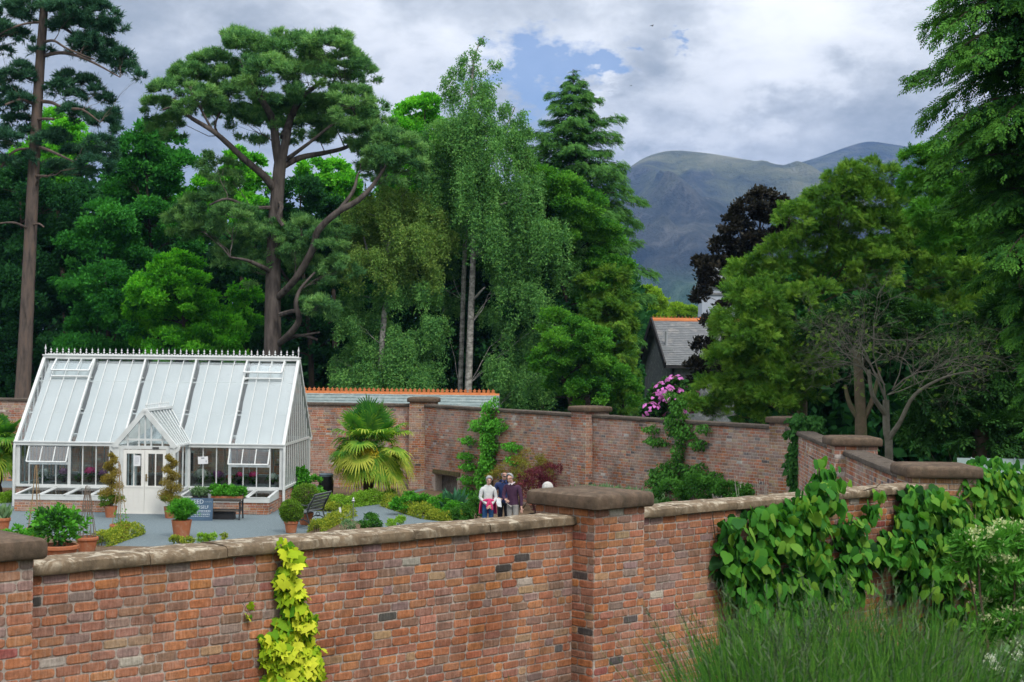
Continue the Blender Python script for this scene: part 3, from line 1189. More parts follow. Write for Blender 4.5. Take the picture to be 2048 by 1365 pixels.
g.build('porch_glazing', M_ROOFGLASS, gh)
mb = MB()
y = -GP
for t in (-.62, -.22, .22, .62):
    x = PXC + t * PXH
    top = PR - abs(t) * (PR - GE) - .06
    mb.box((x - .022, y - .022, GE - .0), (x + .022, y + .022, top))
mb.box((PXC - .022, y - .022, GE), (PXC + .022, y + .022, PR - .05))
mb.box((pl + .06, y - .04, GE - .07), (pr - .06, y + .04, GE + .03))
mb.box((pl + .2, y - .028, GE + .19), (pr - .2, y + .028, GE + .25))
mb.build('porch_gable_bars', M_WHITE, gh)
# double door
mb = MB()
mb.box((pl + .08, -GP - .05, 0), (pr - .08, -GP + .06, .05))
mb.build('threshold', M_DOORP, gh)
for k, (xa, xb) in enumerate(((pl + .2, PXC - .005), (PXC + .005, pr - .2))):
    m_ = MB()
    y0, y1 = -GP - .03, -GP + .02
    zt = GE - .09
    m_.box((xa, y0, .05), (xb, y1, .82))
    m_.box((xa, y0, .82), (xa + .10, y1, zt))
    m_.box((xb - .10, y0, .82), (xb, y1, zt))
    m_.box((xa + .10, y0, zt - .12), (xb - .10, y1, zt))
    m_.box(((xa + xb) / 2 - .018, y0 + .005, .82), ((xa + xb) / 2 + .018, y1 - .005, zt - .12))
    m_.box((xa + .02, y0 - .012, .80), (xb - .02, y0, .86))
    for q in range(1, 4):
        x = xa + (xb - xa) * q / 4
        m_.box((x - .006, y0 - .008, .12), (x + .006, y0, .76))
    dr = m_.build('door', M_DOORP, gh, bevel=0.004)
    g = MB()
    g.add([(xa + .1, -GP, .86), (xb - .1, -GP, .86), (xb - .1, -GP, zt - .12), (xa + .1, -GP, zt - .12)], [(0, 1, 2, 3)])
    g.build('pane', M_GLASS, dr)
    if k == 1:
        h = MB()
        h.box((xa + .03, y0 - .02, 1.0), (xa + .075, y0, 1.22))
        h.tube([(xa + .05, y0 - .02, 1.12), (xa + .05, y0 - .07, 1.12), (xa + .16, y0 - .07, 1.12)], .012, 6)
        h.build('handle', M_BRASS, dr)
for xa, xb in ((pl + .08, pl + .2), (pr - .2, pr - .08)):
    m_ = MB()
    m_.box((xa, -GP - .04, .05), (xb, -GP + .04, GE - .07))
    m_.build('door_frame', M_WHITE, gh)
m_ = MB()
m_.box((pr - .62, -GP - .06, GE - .055), (pr - .42, -GP - .041, GE - .0))
m_.build('name_plate', M_DARK, gh)
# downpipes
for x in (X0 - .03, .03):
    m_ = MB()
    m_.tube([(x, -.06, GE - .06), (x, -.10, GE - .2), (x, -.10, 0.0)], .045, 10)
    m_.build('downpipe', M_WHITE, gh, smooth=True)

# cold frames against the front wall
ghM = Matrix.Translation(gh_loc) @ Matrix.Rotation(R(-1.5), 4, 'Z')


def GHW(x, y, z=0.0):
    return ghM @ Vector((x, y, z))


def cold_frame(xa, xb, label, npanes):
    t = thing('cold_frame', label, 'cold frame', GHW(xa, -.02), 'glazed cold frames against the greenhouse')
    BASE[t] = Vector((0, 0, 0))
    t.rotation_euler.z = R(-1.5)
    L, D = xb - xa, 1.65
    m_ = MB()
    core(m_, Vector((0, -D, 0)), vx, nf, L, .16, 0, .36, MORTAR_FAR)
    lay_bricks(m_, Vector((0, -D, 0)), vx, nf, L, 0, .36, PAL_FAR, course=.078)
    core(m_, Vector((L, -D + .16, 0)), vy, nr_, D - .18, .16, 0, .36, MORTAR_FAR)
    lay_bricks(m_, Vector((L, -D, 0)), vy, nr_, D - .02, 0, .36, PAL_FAR, course=.078)
    core(m_, Vector((0, -.02, 0)), -vy, nl_, D - .18, .16, 0, .36, MORTAR_FAR)
    m_.build('brick_base', M_GHBRICK, t)
    m_ = MB()
    m_.box((-.02, -D - .03, .36), (L + .02, -D + .04, .48))
    for x in (-.02, L - .03):
        m_.loft([[(x, -D + .04, .36), (x + .05, -D + .04, .36), (x + .05, -D + .04, .48), (x, -D + .04, .48)], [(x, 0, .36), (x + .05, 0, .36), (x + .05, 0, .585), (x, 0, .585)]])
    m_.build('frame', M_WHITE, t)
    for i in range(npanes):
        a, b = L * i / npanes, L * (i + 1) / npanes
        A = [Vector((a, -D - .04, .50)), Vector((b, -D - .04, .50)), Vector((b, -.02, .605)), Vector((a, -.02, .605))]
        q = MB()
        for u_, v_ in ((0, 1), (1, 2), (2, 3), (3, 0)):
            q.bar(A[u_].lerp(A[(u_ + 2) % 4], .03), A[v_].lerp(A[(v_ + 2) % 4], .03), .085, .04)
        lid = q.build('lid', M_WHITE, t)
        g = MB()
        g.add(A, [(0, 1, 2, 3)])
        g.build('pane', M_GLASS, lid)
    s = MB()
    s.box((.16, -D + .16, 0.0), (L - .16, -.03, .22))
    s.build('soil_fill', M_SOIL, t)
    return t


M_SOIL = mat('dark_soil', (0.075, 0.052, 0.036), (0.045, 0.032, 0.024), 9, 0.95, 0.1, bump=0.6, bscale=40)
cold_frame(X0 + .55, pl - .12, 'white framed cold frame left of the greenhouse door', 4)
cold_frame(pr + .12, -.15, 'white framed cold frame right of the greenhouse door', 4)
# staging inside
st = thing('staging_bench', 'pale slatted staging bench behind the front panes of the greenhouse', 'bench', GHW(0, 0))
BASE[st] = Vector((0, 0, 0))
st.rotation_euler.z = R(-1.5)
M_STAGE = mat('grey_staging', (0.36, 0.36, 0.34), (0.28, 0.28, 0.27), 5, 0.8)
for xa, xb in ((X0 + .3, pl - .1), (pr + .1, -.3)):
    m_ = MB()
    for q in range(6):
        m_.box((xa, .22 + q * .12, .70), (xb, .31 + q * .12, .74))
    m_.build('slatted_top', M_STAGE, st)
    for x in (xa + .05, (xa + xb) / 2, xb - .05):
        for y in (.26, .84):
            l = MB()
            l.box((x - .03, y - .03, 0), (x + .03, y + .03, .70))
            l.build('leg', M_STAGE, st)


def notice(px, py, w, h, y, label, rz=0.0, banner=False):
    p = W(px, py, y)
    t = thing('paper_notice', label, 'notice', p)
    t.rotation_euler = (0, rz, R(-1.5))
    BASE[t] = Vector((0, 0, 0))
    m_ = MB()
    m_.box((-w / 2, -.003, -h / 2), (w / 2, 0.0, h / 2))
    m_.build('sheet', M_PAPER, t)
    l = MB()
    if banner:
        l.box((-w * .16, -.006, h * .22), (w * .14, -.0035, h * .36))
        l.tube([(w * .3, -.005, -h * .3), (w * .26, -.005, -h * .12), (w * .32, -.005, 0), (w * .36, -.005, -h * .12), (w * .34, -.005, -h * .3)], .006, 4)
    else:
        for q in range(7):
            z = h * (.36 - .11 * q)
            l.box((-w * .36, -.0055, z - .004), (w * random.uniform(.2, .36), -.0035, z + .004))
    l.build('printed_lines', M_INK, t)
    return t


notice(274, 922, .215, .32, 46.64, 'white paper notice with lines of print on the left door pane')
notice(406, 921, .32, .235, 48.58, 'landscape white notice with a dark banner in a greenhouse pane', R(-3), True)
nb = thing('slate_sign', 'dark slate board with a faint pale line of lettering inside the greenhouse', 'sign', W(380, 925, 48.95))
BASE[nb] = Vector((0, 0, 0))
m_ = MB()
m_.box((-.30, 0, -.28), (.10, .02, .30))
m_.build('board', M_DARK, nb)
l = MB()
for z, hh in ((.075, .006), (.02, .022), (-.045, .006)):
    x = -.26
    while x < .07:
        ww = random.uniform(.012, .03) if hh > .01 else .33
        l.box((x, -.004, z - hh), (min(x + ww, .08), -.001, z + hh))
        x += ww + random.uniform(.006, .012)
l.build('lettering', mat('chalk_grey', (0.35, 0.37, 0.38), (0.28, 0.3, 0.3)), nb)
# ------------------------------------------------------------------ ground, beds, paths
def sheet(name, pts, z, m, kind='structure', grid=0):
    me = bpy.data.meshes.new(name)
    me.from_pydata([(p[0], p[1], z) for p in pts], [], [tuple(range(len(pts)))])
    me.materials.append(m)
    o = link(name, me)
    return tag(o, kind=kind)


M_EARTH = mat('grassy_earth', (0.05, 0.075, 0.025), (0.03, 0.045, 0.015), 0.6, 0.95, 0.1, c3=(0.06, 0.06, 0.03))
M_GRAVEL = mat('slate_gravel', (0.21, 0.255, 0.275), (0.115, 0.15, 0.165), 22, 0.95, 0.15, bump=0.8, bscale=70, c3=(0.25, 0.29, 0.31), detail=8)
M_BED = mat('bed_soil', (0.17, 0.115, 0.075), (0.10, 0.07, 0.045), 7, 0.95, 0.1, bump=0.8, bscale=25)
sheet('ground', [(-9000, -300), (9000, -300), (9000, 12000), (-9000, 12000)], -0.05, M_EARTH)
garden = [FW(-0.9) - nF * .1, CC, V2(7.4, 41.0), V2(-3.2, 57.2), V2(-24, 58.7), V2(-30, 40), V2(-20, 14.3)]
sheet('gravel', garden, 0.0, M_GRAVEL)


def bed(pts, z=0.005):
    return sheet('soil_bed', pts, z, M_BED)


bed([G(-260, 1050), G(60, 1066), G(200, 1092), G(300, 1094), G(420, 1090), FW(3.6) - nF * .5, FW(-.5) - nF * .6, V2(-16, 16)])
bed([G(618, 1062), G(690, 1034), G(708, 1042), G(760, 1056), G(790, 1062), G(700, 1090), G(600, 1080)])
bed([G(772, 1010), G(820, 1026), G(905, 1046), G(950, 1052), G(1130, 1012), G(1500, 1010), V2(7.2, 41.2), V2(-3.0, 57.0), G(770, 1000)])
bed([G(628, 1021), G(780, 1006), V2(-3.4, 57.0), V2(-7, 57.2), G(610, 1004)])
bed([G(0, 1006), G(34, 1000), V2(-16.8, 55), V2(-24, 56.5), G(-200, 1010)])
# the bank on this side of the near wall
bank = MB()
rings = []
for i in range(25):
    s = -6 + 1.3 * i
    row = []
    for j in range(9):
        q = j / 8 * 9.5
        p = FW(s) + nF * (q - .1)
        rise = 0.9 + 1.45 * min(1, q / 4.5) * (0.5 + 0.5 * math.tanh((s - 2) / 4)) + .06 * math.sin(s * 2.1 + q)
        row.append((p.x, p.y, rise))
    rings.append(row)
bank.loft(rings, closed=False)
tag(bank.build('bank', M_EARTH, smooth=True), kind='structure')


# ------------------------------------------------------------------ small plants
def L_(name, stops, **k):
    return leafmat(name, stops, **k)


ML_BOX = L_('box_leaves', [(0.045, 0.10, 0.012), (0.08, 0.16, 0.02), (0.13, 0.22, 0.03)])
ML_GOLD = L_('golden_leaves', [(0.10, 0.16, 0.02), (0.18, 0.23, 0.03), (0.27, 0.29, 0.04)])
ML_LIME = L_('lime_leaves', [(0.10, 0.20, 0.015), (0.15, 0.29, 0.03), (0.21, 0.35, 0.05)])
ML_FRESH = L_('fresh_green_leaves', [(0.03, 0.13, 0.012), (0.055, 0.21, 0.02), (0.09, 0.29, 0.035)])
ML_MID = L_('mid_green_leaves', [(0.02, 0.07, 0.012), (0.035, 0.115, 0.018), (0.06, 0.17, 0.03)])
ML_DEEP = L_('deep_green_leaves', [(0.012, 0.045, 0.012), (0.022, 0.08, 0.018), (0.04, 0.12, 0.028)])
ML_OLIVE = L_('olive_gold_leaves', [(0.10, 0.085, 0.02), (0.16, 0.13, 0.03), (0.14, 0.15, 0.03)])
ML_SPIRAL = L_('golden_privet_leaves', [(0.13, 0.095, 0.02), (0.20, 0.15, 0.03), (0.24, 0.20, 0.05)])
ML_PURPLE = L_('purple_leaves', [(0.055, 0.012, 0.022), (0.09, 0.02, 0.035), (0.13, 0.035, 0.045)])
ML_GREY = L_('grey_green_leaves', [(0.07, 0.13, 0.07), (0.11, 0.19, 0.11), (0.16, 0.25, 0.14)])
M_TWIG = mat('brown_twig', (0.10, 0.07, 0.045), (0.06, 0.045, 0.03), 12, 0.9)
M_TERRA = mat('terracotta', (0.44, 0.165, 0.075), (0.36, 0.125, 0.06), 6, 0.85, 0.15, bump=0.1, c3=(0.40, 0.21, 0.13))
M_CANE = mat('bamboo_cane', (0.36, 0.25, 0.13), (0.22, 0.15, 0.08), 14, 0.8)
M_WICKER = mat('grey_wicker', (0.20, 0.165, 0.13), (0.13, 0.10, 0.08), 15, 0.85)


def shrub(name, label, cat, base, blobs, m, n, size, kind='cluster', group=None, stems=5, sub=14, rsub=.36, up=.3, twig=None, part='foliage', inner=.5):
    t = thing(name, label, cat, base, group)
    P, O, T = blob_points(blobs, n, sub=sub, rsub=rsub, up=up, inner=inner)
    D = unit(O + rng.normal(size=O.shape) * .7)
    leaf_obj(part, P, D, rdir(len(P)), size * rng.uniform(.7, 1.3, len(P)), kind, m, t, T)
    mb = MB()
    bs = Vector(base)
    for i in range(stems):
        c, r = blobs[i % len(blobs)]
        e = Vector(c) + Vector(rng.normal(size=3) * np.array(r) * .35)
        mb.tube(wig(bez(bs + Vector((random.uniform(-.04, .04), random.uniform(-.04, .04), 0)), bs.lerp(e, .5) + Vector((0, 0, .1)), e, 5), .015), [.016, .014, .012, .010, .008, .005], 5, False)
    mb.build('stem', twig or M_TWIG, t)
    return t


def bl(c, *r):
    r = r if len(r) == 3 else (r[0],) * 3
    return (np.array(c, dtype=float), r)


def pot_mesh(t, rad, h, rim=True, m=None):
    mb = MB()
    r0 = rad * .72
    if rim:
        prof = [(r0 * .9, 0), (r0, .01), (rad * .93, h * .74), (rad * 1.0, h * .76), (rad * 1.04, h * .8), (rad * 1.04, h * .96), (rad, h), (rad * .9, h), (rad * .88, h * .85)]
    else:
        prof = [(r0, 0), (rad * .97, h * .93), (rad, h), (rad * .91, h), (rad * .88, h * .85)]
    mb.lathe(prof, 28, cap=True)
    p = mb.build('pot', m or M_TERRA, t, smooth=True)
    s = MB()
    s.lathe([(rad * .89, h * .84), (rad * .5, h * .89), (0.01, h * .9)], 20, cap=False)
    s.build('compost', M_SOIL, t, smooth=True)
    return p


def pot_thing(label, loc, rad, h, rim=True, name='terracotta_pot', group='terracotta pots on the gravel'):
    t = thing(name, label, 'plant pot', loc, group)
    BASE[t] = Vector((0, 0, 0))
    pot_mesh(t, rad, h, rim)
    return t


def foliage(t, blobs, m, n, size, kind='cluster', part='foliage', sub=14, rsub=.36, up=.3, tone=None, inner=.5):
    P, O, T = blob_points(blobs, n, sub=sub, rsub=rsub, up=up, inner=inner)
    D = unit(O + rng.normal(size=O.shape) * .7)
    return leaf_obj(part, P, D, rdir(len(P)), size * rng.uniform(.7, 1.3, len(P)), kind, m, t, T)


def at_depth_ground(px, Y, z=0.0):
    d = ray(px, 1000)
    return Vector((d.x / d.y * Y, Y, z))


# big pot with the bushy camellia
t = pot_thing('very wide terracotta pot holding a bushy dark green shrub', at_depth_ground(118, 35.6), .46, .42)
foliage(t, [bl((0, 0, 1.0), .48, .45, .34), bl((-.32, 0, .86), .34, .3, .28), (np.array((.35, .05, .88)), (.3, .3, .3)), bl((0, -.2, .80), .4, .3, .28)], ML_FRESH, 900, .13, 'leaf', sub=26, rsub=.3)
foliage(t, [bl((0, 0, .85), .55, .5, .40)], ML_DEEP, 500, .13, 'leaf', 'inner_leaves')
m_ = MB()
for i in range(5):
    e = Vector((random.uniform(-.3, .3), random.uniform(-.2, .2), .8))
    m_.tube(wig(bez((0.02 * i, 0, .38), (e.x * .4, e.y * .4, .6), e, 5), .02), [.022, .02, .017, .014, .01, .006], 6)
m_.build('stem', M_TWIG, t)
# wicker obelisk
t = pot_thing('round rimmed terracotta pot with a waisted wicker obelisk', at_depth_ground(175, 37.7), .27, .36)
m_ = MB()
for i in range(14):
    a = 2 * math.pi * i / 14
    pts = []
    for z, r in ((.32, .21), (.55, .20), (.8, .16), (1.0, .115), (1.12, .125), (1.25, .10), (1.55, .05)):
        pts.append((r * math.cos(a), r * math.sin(a), z + (random.uniform(-.15, .1) if z > 1.5 else 0)))
    m_.tube(pts, .0075, 4)
for z, r in ((1.0, .118), (1.03, .12), (1.12, .128), (.42, .212)):
    m_.tube([(r * math.cos(k * math.pi / 9), r * math.sin(k * math.pi / 9), z) for k in range(19)], .008, 4)
m_.build('wicker_obelisk', M_WICKER, t)
foliage(t, [bl((-.08, 0, .5), .16, .16, .2)], ML_GREY, 60, .06, 'leaf', 'seedlings')


def canes(t, n, r0, z0, z1, lean=0.0):
    m_ = MB()
    for i in range(n):
        a = 2 * math.pi * i / n + .4
        m_.tube([(r0 * math.cos(a), r0 * math.sin(a), z0), (r0 * .45 * math.cos(a) + lean * .5, r0 * .45 * math.sin(a), (z0 + z1) / 2), (lean + .02 * math.cos(a), .02 * math.sin(a), z1 + random.uniform(-.1, .1))], .009, 5)
    m_.tube([(lean + .03 * math.cos(k), .03 * math.sin(k), z1 - .08) for k in range(8)], .006, 4)
    m_.build('cane', M_CANE, t)


t = pot_thing('rimmed terracotta pot with a tripod of thin canes and a wispy climber', at_depth_ground(240, 40.6), .25, .36)
canes(t, 4, .2, .3, 2.0, -.03)
foliage(t, [bl((-.1, 0, .5), .07, .07, .2), bl((.12, 0, .52), .07, .07, .24), bl((0, 0, .4), .18, .18, .08)], ML_FRESH, 130, .05, 'leaf', 'climber')
t = pot_thing('terracotta pot with a tall cane wigwam behind the bushy shrub', at_depth_ground(72, 39.5), .25, .36)
canes(t, 5, .22, .3, 1.95, -.02)
foliage(t, [bl((0, 0, .6), .2, .2, .25)], ML_FRESH, 90, .06, 'leaf', 'climber')
t = pot_thing('small terracotta pot of spiky grass at the left edge', at_depth_ground(4, 41.5), .23, .40)
n = 120
P = np.stack([rng.normal(size=n) * .07, rng.normal(size=n) * .07, np.full(n, .36)], 1)
leaf_obj('blades', P, unit(rng.normal(size=(n, 3)) * (.45, .45, .1) + (0, 0, 1)), rdir(n), rng.uniform(.25, .5, n), 'narrow', ML_GREY, t)
t = pot_thing('plain terracotta pot with an upright rosemary like bush', at_depth_ground(364, 40.9), .275, .46, False)
n = 1500
d_ = unit(rng.normal(size=(n, 3)) * (.55, .55, .2) + (0, 0, 1))
P = d_ * (rng.random(n) ** .7 * .58)[:, None] * np.array([.85, .85, 1]) + np.array([0.02, 0, .42])
leaf_obj('foliage', P, unit(d_ + rng.normal(size=(n, 3)) * .35), rdir(n), rng.uniform(.07, .13, n), 'needles', ML_FRESH, t)


# spiral topiaries
def spiral(label, px, Y, turns, hand):
    t = pot_thing(label, at_depth_ground(px, Y), .20, .34, False, group='spiral topiaries by the greenhouse door')
    t['category'] = 'topiary'
    n = 2600
    f = rng.random(n) ** 1.15
    a = hand * f * turns * 2 * math.pi
    r = .30 * (1 - f) ** .8 * .40 + .07
    w = .19 * (1 - f) ** .7 + .06
    q = rdir(n) * (rng.random(n) ** .4)[:, None]
    P = np.stack([np.cos(a) * r * 1.05, np.sin(a) * r * 1.05, .52 + f * 1.36], 1) + q * (w * np.array([[1.], [1.], [.62]])).T
    leaf_obj('foliage', P, unit(q + rng.normal(size=q.shape) * .5), rdir(n), .05 * rng.uniform(.7, 1.3, n), 'cluster', ML_SPIRAL, t)
    foliage(t, [bl((0, 0, .5), .30, .30, .20)], ML_BOX, 500, .06, part='skirt')
    m_ = MB()
    m_.tube([(0, 0, .3), (.01, 0, 1.0), (0, 0, 1.85)], [.02, .016, .006], 6)
    m_.build('stem', M_TWIG, t)


spiral('golden spiral topiary in a terracotta pot left of the greenhouse door', 222, 45.7, 3.4, 1)
spiral('golden spiral topiary in a terracotta pot right of the greenhouse door', 341, 45.7, 3.6, -1)


def ball_shrub(t, c, r, m, n):
    q = rdir(n)
    P = np.array(c) + q * (r * (1 - .12 * rng.random(n)))[:, None] * (1 + .05 * np.sin(q[:, 0:1] * 7 + 2 * q[:, 2:3] * 5))
    leaf_obj('foliage', P, unit(q + rng.normal(size=q.shape) * .6), rdir(n), .055 * rng.uniform(.7, 1.3, n), 'cluster', m, t)
    mb = MB()
    mb.ball(c, r * .86)
    mb.build('inner_twigs', M_TWIG, t)


t = pot_thing('clipped round box ball in a terracotta pot beside the bench', at_depth_ground(583, 42.2), .19, .33)
ball_shrub(t, (0, 0, .60), .30, ML_BOX, 2600)
t = pot_thing('orange pot with a clipped box dome standing behind the bench', at_depth_ground(612, 44.3), .22, .36)
ball_shrub(t, (0, 0, .78), .40, ML_BOX, 2600)

# garden bench, seen from its end
be = thing('garden_bench', 'black cast iron garden bench with slatted back, seen from its end', 'bench', at_depth_ground(604, 43.2))
BASE[be] = Vector((0, 0, 0))
be.rotation_euler.z = R(-14)
M_IRON = mat('black_iron', (0.018, 0.022, 0.026), (0.03, 0.035, 0.04), 9, 0.45, 0.5)
M_SLATW = mat('weathered_slat', (0.16, 0.17, 0.18), (0.10, 0.11, 0.12), 9, 0.6, 0.4)
for y in (0.0, 1.25):
    m_ = MB()
    m_.tube(smooth_path([Vector(p) for p in ((-.30, y, 0), (-.27, y, .2), (-.30, y, .42), (-.24, y, .46), (.12, y, .44), (.22, y, .62), (.40, y, .98))], [.022] * 7)[0], .022, 6)
    m_.tube(smooth_path([Vector(p) for p in ((.32, y, 0), (.22, y, .2), (.14, y, .44))], [.022] * 3)[0], .022, 6)
    m_.tube(smooth_path([Vector(p) for p in ((-.28, y, .44), (-.34, y, .62), (-.24, y, .70), (.10, y, .66), (.26, y, .72))], [.02] * 5)[0], .02, 6)
    m_.tube(bez((-.27, y, .12), (0, y, .42), (.27, y, .12), 8), .016, 6)
    m_.tube([(.06 * math.cos(k * .5), y, .30 + .06 * math.sin(k * .5)) for k in range(14)], .011, 5)
    m_.build('end_frame', M_IRON, be, smooth=True)
m_ = MB()
for q in range(5):
    m_.box((-.26 + q * .085, -.04, .455), (-.19 + q * .085, 1.29, .48))
m_.build('seat', M_SLATW, be)
m_ = MB()
for q in range(5):
    x, z = .15 + q * .058, .56 + q * .098
    m_.bar((x, -.04, z), (x, 1.29, z), .018, .075, (.5, 0, .85))
m_.build('backrest', M_SLATW, be)

# planting table with trays
tb = thing('planting_table', 'long dark slatted table with iron ends carrying trays of seedlings', 'table', at_depth_ground(436, 45.6))
BASE[tb] = Vector((0, 0, 0))
tb.rotation_euler.z = R(-1.5)
M_OLDWOOD = mat('old_grey_wood', (0.13, 0.11, 0.095), (0.08, 0.07, 0.06), 7, 0.85, stretch=(1, 9, 9))
M_BLACKP = mat('black_plastic', (0.012, 0.012, 0.014), (0.02, 0.02, 0.022), 9, 0.5, 0.4)
m_ = MB()
for q in range(4):
    m_.box((-.80, -.32 + q * .165, .605), (.78, -.18 + q * .165, .635))
m_.box((-.78, -.30, .54), (.76, -.27, .60))
m_.build('table_top', M_OLDWOOD, tb)
m_ = MB()
m_.box((-.70, -.25, .25), (.68, .25, .28))
m_.build('shelf', M_OLDWOOD, tb)
for x in (-.72, .70):
    for y in (-.24, .24):
        m_ = MB()
        m_.tube(smooth_path([Vector((x, y, .60)), Vector((x, y * .9, .3)), Vector((x, y * 1.15, 0))], [.028] * 3)[0], .026, 6)
        m_.build('leg', M_IRON, tb)
    m_ = MB()
    m_.tube([(x, .12 * math.cos(k * .45), .43 + .11 * math.sin(k * .45)) for k in range(15)], .014, 5)
    m_.tube(bez((x, -.24, .1), (x, 0, .5), (x, .24, .1), 8), .014, 5)
    m_.build('scroll', M_IRON, tb)
TB = at_depth_ground(436, 45.6)
cr = thing('plastic_crate', 'black plastic crate tucked under the planting table', 'crate', TB + Vector((.08, .02, 0)))
BASE[cr] = Vector((0, 0, 0))
m_ = MB()
for x0, x1, y0, y1 in ((-.42, .42, -.2, -.18), (-.42, .42, .18, .2), (-.42, -.40, -.18, .18), (.40, .42, -.18, .18)):
    m_.box((x0, y0, 0), (x1, y1, .22))
m_.box((-.40, -.18, 0), (.40, .18, .02))
m_.box((-.44, -.22, .20), (.44, -.20, .23))
m_.build('walls', M_BLACKP, cr)
for k, (x, w, lab, m, tall) in enumerate(((-.50, .44, 'seed tray of grey green leafy plants at the left table end', ML_GREY, .20), (.03, .52, 'terracotta coloured tray of lush green seedlings in the middle of the table', ML_FRESH, .27),
                                         (.53, .46, 'tray of bright green seedlings at the right table end', ML_FRESH, .26))):
    tr = thing('seed_tray', lab, 'seed tray', TB + Vector((x, 0, .637)), 'trays of seedlings on the planting table')
    BASE[tr] = Vector((0, 0, 0))
    m_ = MB()
    for x0, x1, y0, y1 in ((-w / 2, w / 2, -.2, -.185), (-w / 2, w / 2, .185, .2), (-w / 2, -w / 2 + .015, -.185, .185), (w / 2 - .015, w / 2, -.185, .185)):
        m_.box((x0, y0, 0), (x1, y1, .06))
    m_.box((-w / 2 + .015, -.185, 0), (w / 2 - .015, .185, .045))
    m_.build('tray', M_TERRA if k else M_BLACKP, tr)
    foliage(tr, [bl((-w / 3.5, 0, .04 + tall * .55), w / 3, .2, tall * .6), bl((w / 3.5, 0, .04 + tall * .55), w / 3, .2, tall * .62), bl((0, -.05, .05 + tall * .5), w / 2.6, .2, tall * .55)], m, 520, .085, 'cluster', 'seedlings', sub=20, rsub=.3)
cn = thing('grey_tin', 'small grey tin pot standing on the planting table', 'pot', TB + Vector((-.21, -.22, .637)))
BASE[cn] = Vector((0, 0, 0))
m_ = MB()
m_.lathe([(.045, 0), (.055, .12), (.05, .12), (.042, .02)], 14)
m_.build('body', mat('grey_tin', (0.3, 0.33, 0.36), (0.22, 0.25, 0.28), 9, 0.5, 0.5), cn, smooth=True)

# chalkboard
M_CHALK = mat('blue_grey_chalkboard', (0.075, 0.125, 0.19), (0.055, 0.095, 0.15), 4, 0.8, 0.2)
M_CHALKTXT = mat('chalk_white', (0.55, 0.6, 0.64), (0.42, 0.47, 0.52), 30, 0.9)
sg = thing('chalkboard_sign', 'blue grey chalkboard sign with white chalk lettering leaning by the planting table', 'sign', at_depth_ground(396, 45.05))
BASE[sg] = Vector((0, 0, 0))
sg.rotation_euler = (0, 0, R(3))
bm_ = MB()
A0 = Vector((0, 0, 0))
tilt = Matrix.Rotation(R(-9), 3, 'X')


def SGP(x, z, off=0.0):
    return tilt @ Vector((x, off, z))


bm_.loft([[SGP(-.43, z, -.012), SGP(.43, z, -.012), SGP(.43, z, .012), SGP(-.43, z, .012)] for z in (.0, .66)])
bm_.build('board', M_CHALK, sg)
m_ = MB()
for x in (-.4, .4):
    m_.bar(SGP(x, .62, .02), (x, .38, 0), .03, .02)
m_.build('back_stay', M_OLDWOOD, sg)


def letter(body, txt, size, x, z, off, mtx, m, parent, name='lettering'):
    cu = bpy.data.curves.new(name, 'FONT')
    cu.body = txt
    cu.size = size
    cu.align_x = 'CENTER'
    cu.extrude = .0015
    cu.materials.append(m)
    tmp = bpy.data.objects.new('lettering_outline', cu)
    me = bpy.data.meshes.new_from_object(tmp)
    bpy.data.objects.remove(tmp)
    o = link(name, me, parent)
    o.matrix_local = mtx @ Matrix.Translation((x, off, z)) @ Matrix.Rotation(R(90), 4, 'X')
    return o


T4 = tilt.to_4x4()
letter(None, 'FEED', .17, -.03, .50, -.016, T4, M_CHALKTXT, sg)
letter(None, 'YOURSELF', .125, .02, .355, -.016, T4, M_CHALKTXT, sg)
l = MB()
for xa, xb in ((-.40, -.25), (.19, .40)):
    for z in (.545, .565):
        l.bar(SGP(xa, z, -.0145), SGP(xb, z, -.0145), .008, .003)
for z, hh in ((.285, .022), (.225, .010), (.175, .013), (.125, .010)):
    x = -.34
    while x < .34:
        w = random.uniform(.015, .045)
        l.loft([[SGP(x, z - hh, -.0145), SGP(x + w * .7, z - hh, -.0145), SGP(x + w * .7, z + hh * random.uniform(.4, 1), -.0145), SGP(x, z + hh, -.0145)],
                [SGP(x, z - hh, -.0125), SGP(x + w * .7, z - hh, -.0125), SGP(x + w * .7, z + hh * .6, -.0125), SGP(x, z + hh, -.0125)]])
        x += w + .012
l.build('chalk_lines', M_CHALKTXT, sg)


# flowers on the staging
def flower_mat(name, c):
    return leafmat(name, [tuple(x * .75 for x in c), c, tuple(min(1, x * 1.15) for x in c)], trans=.2)


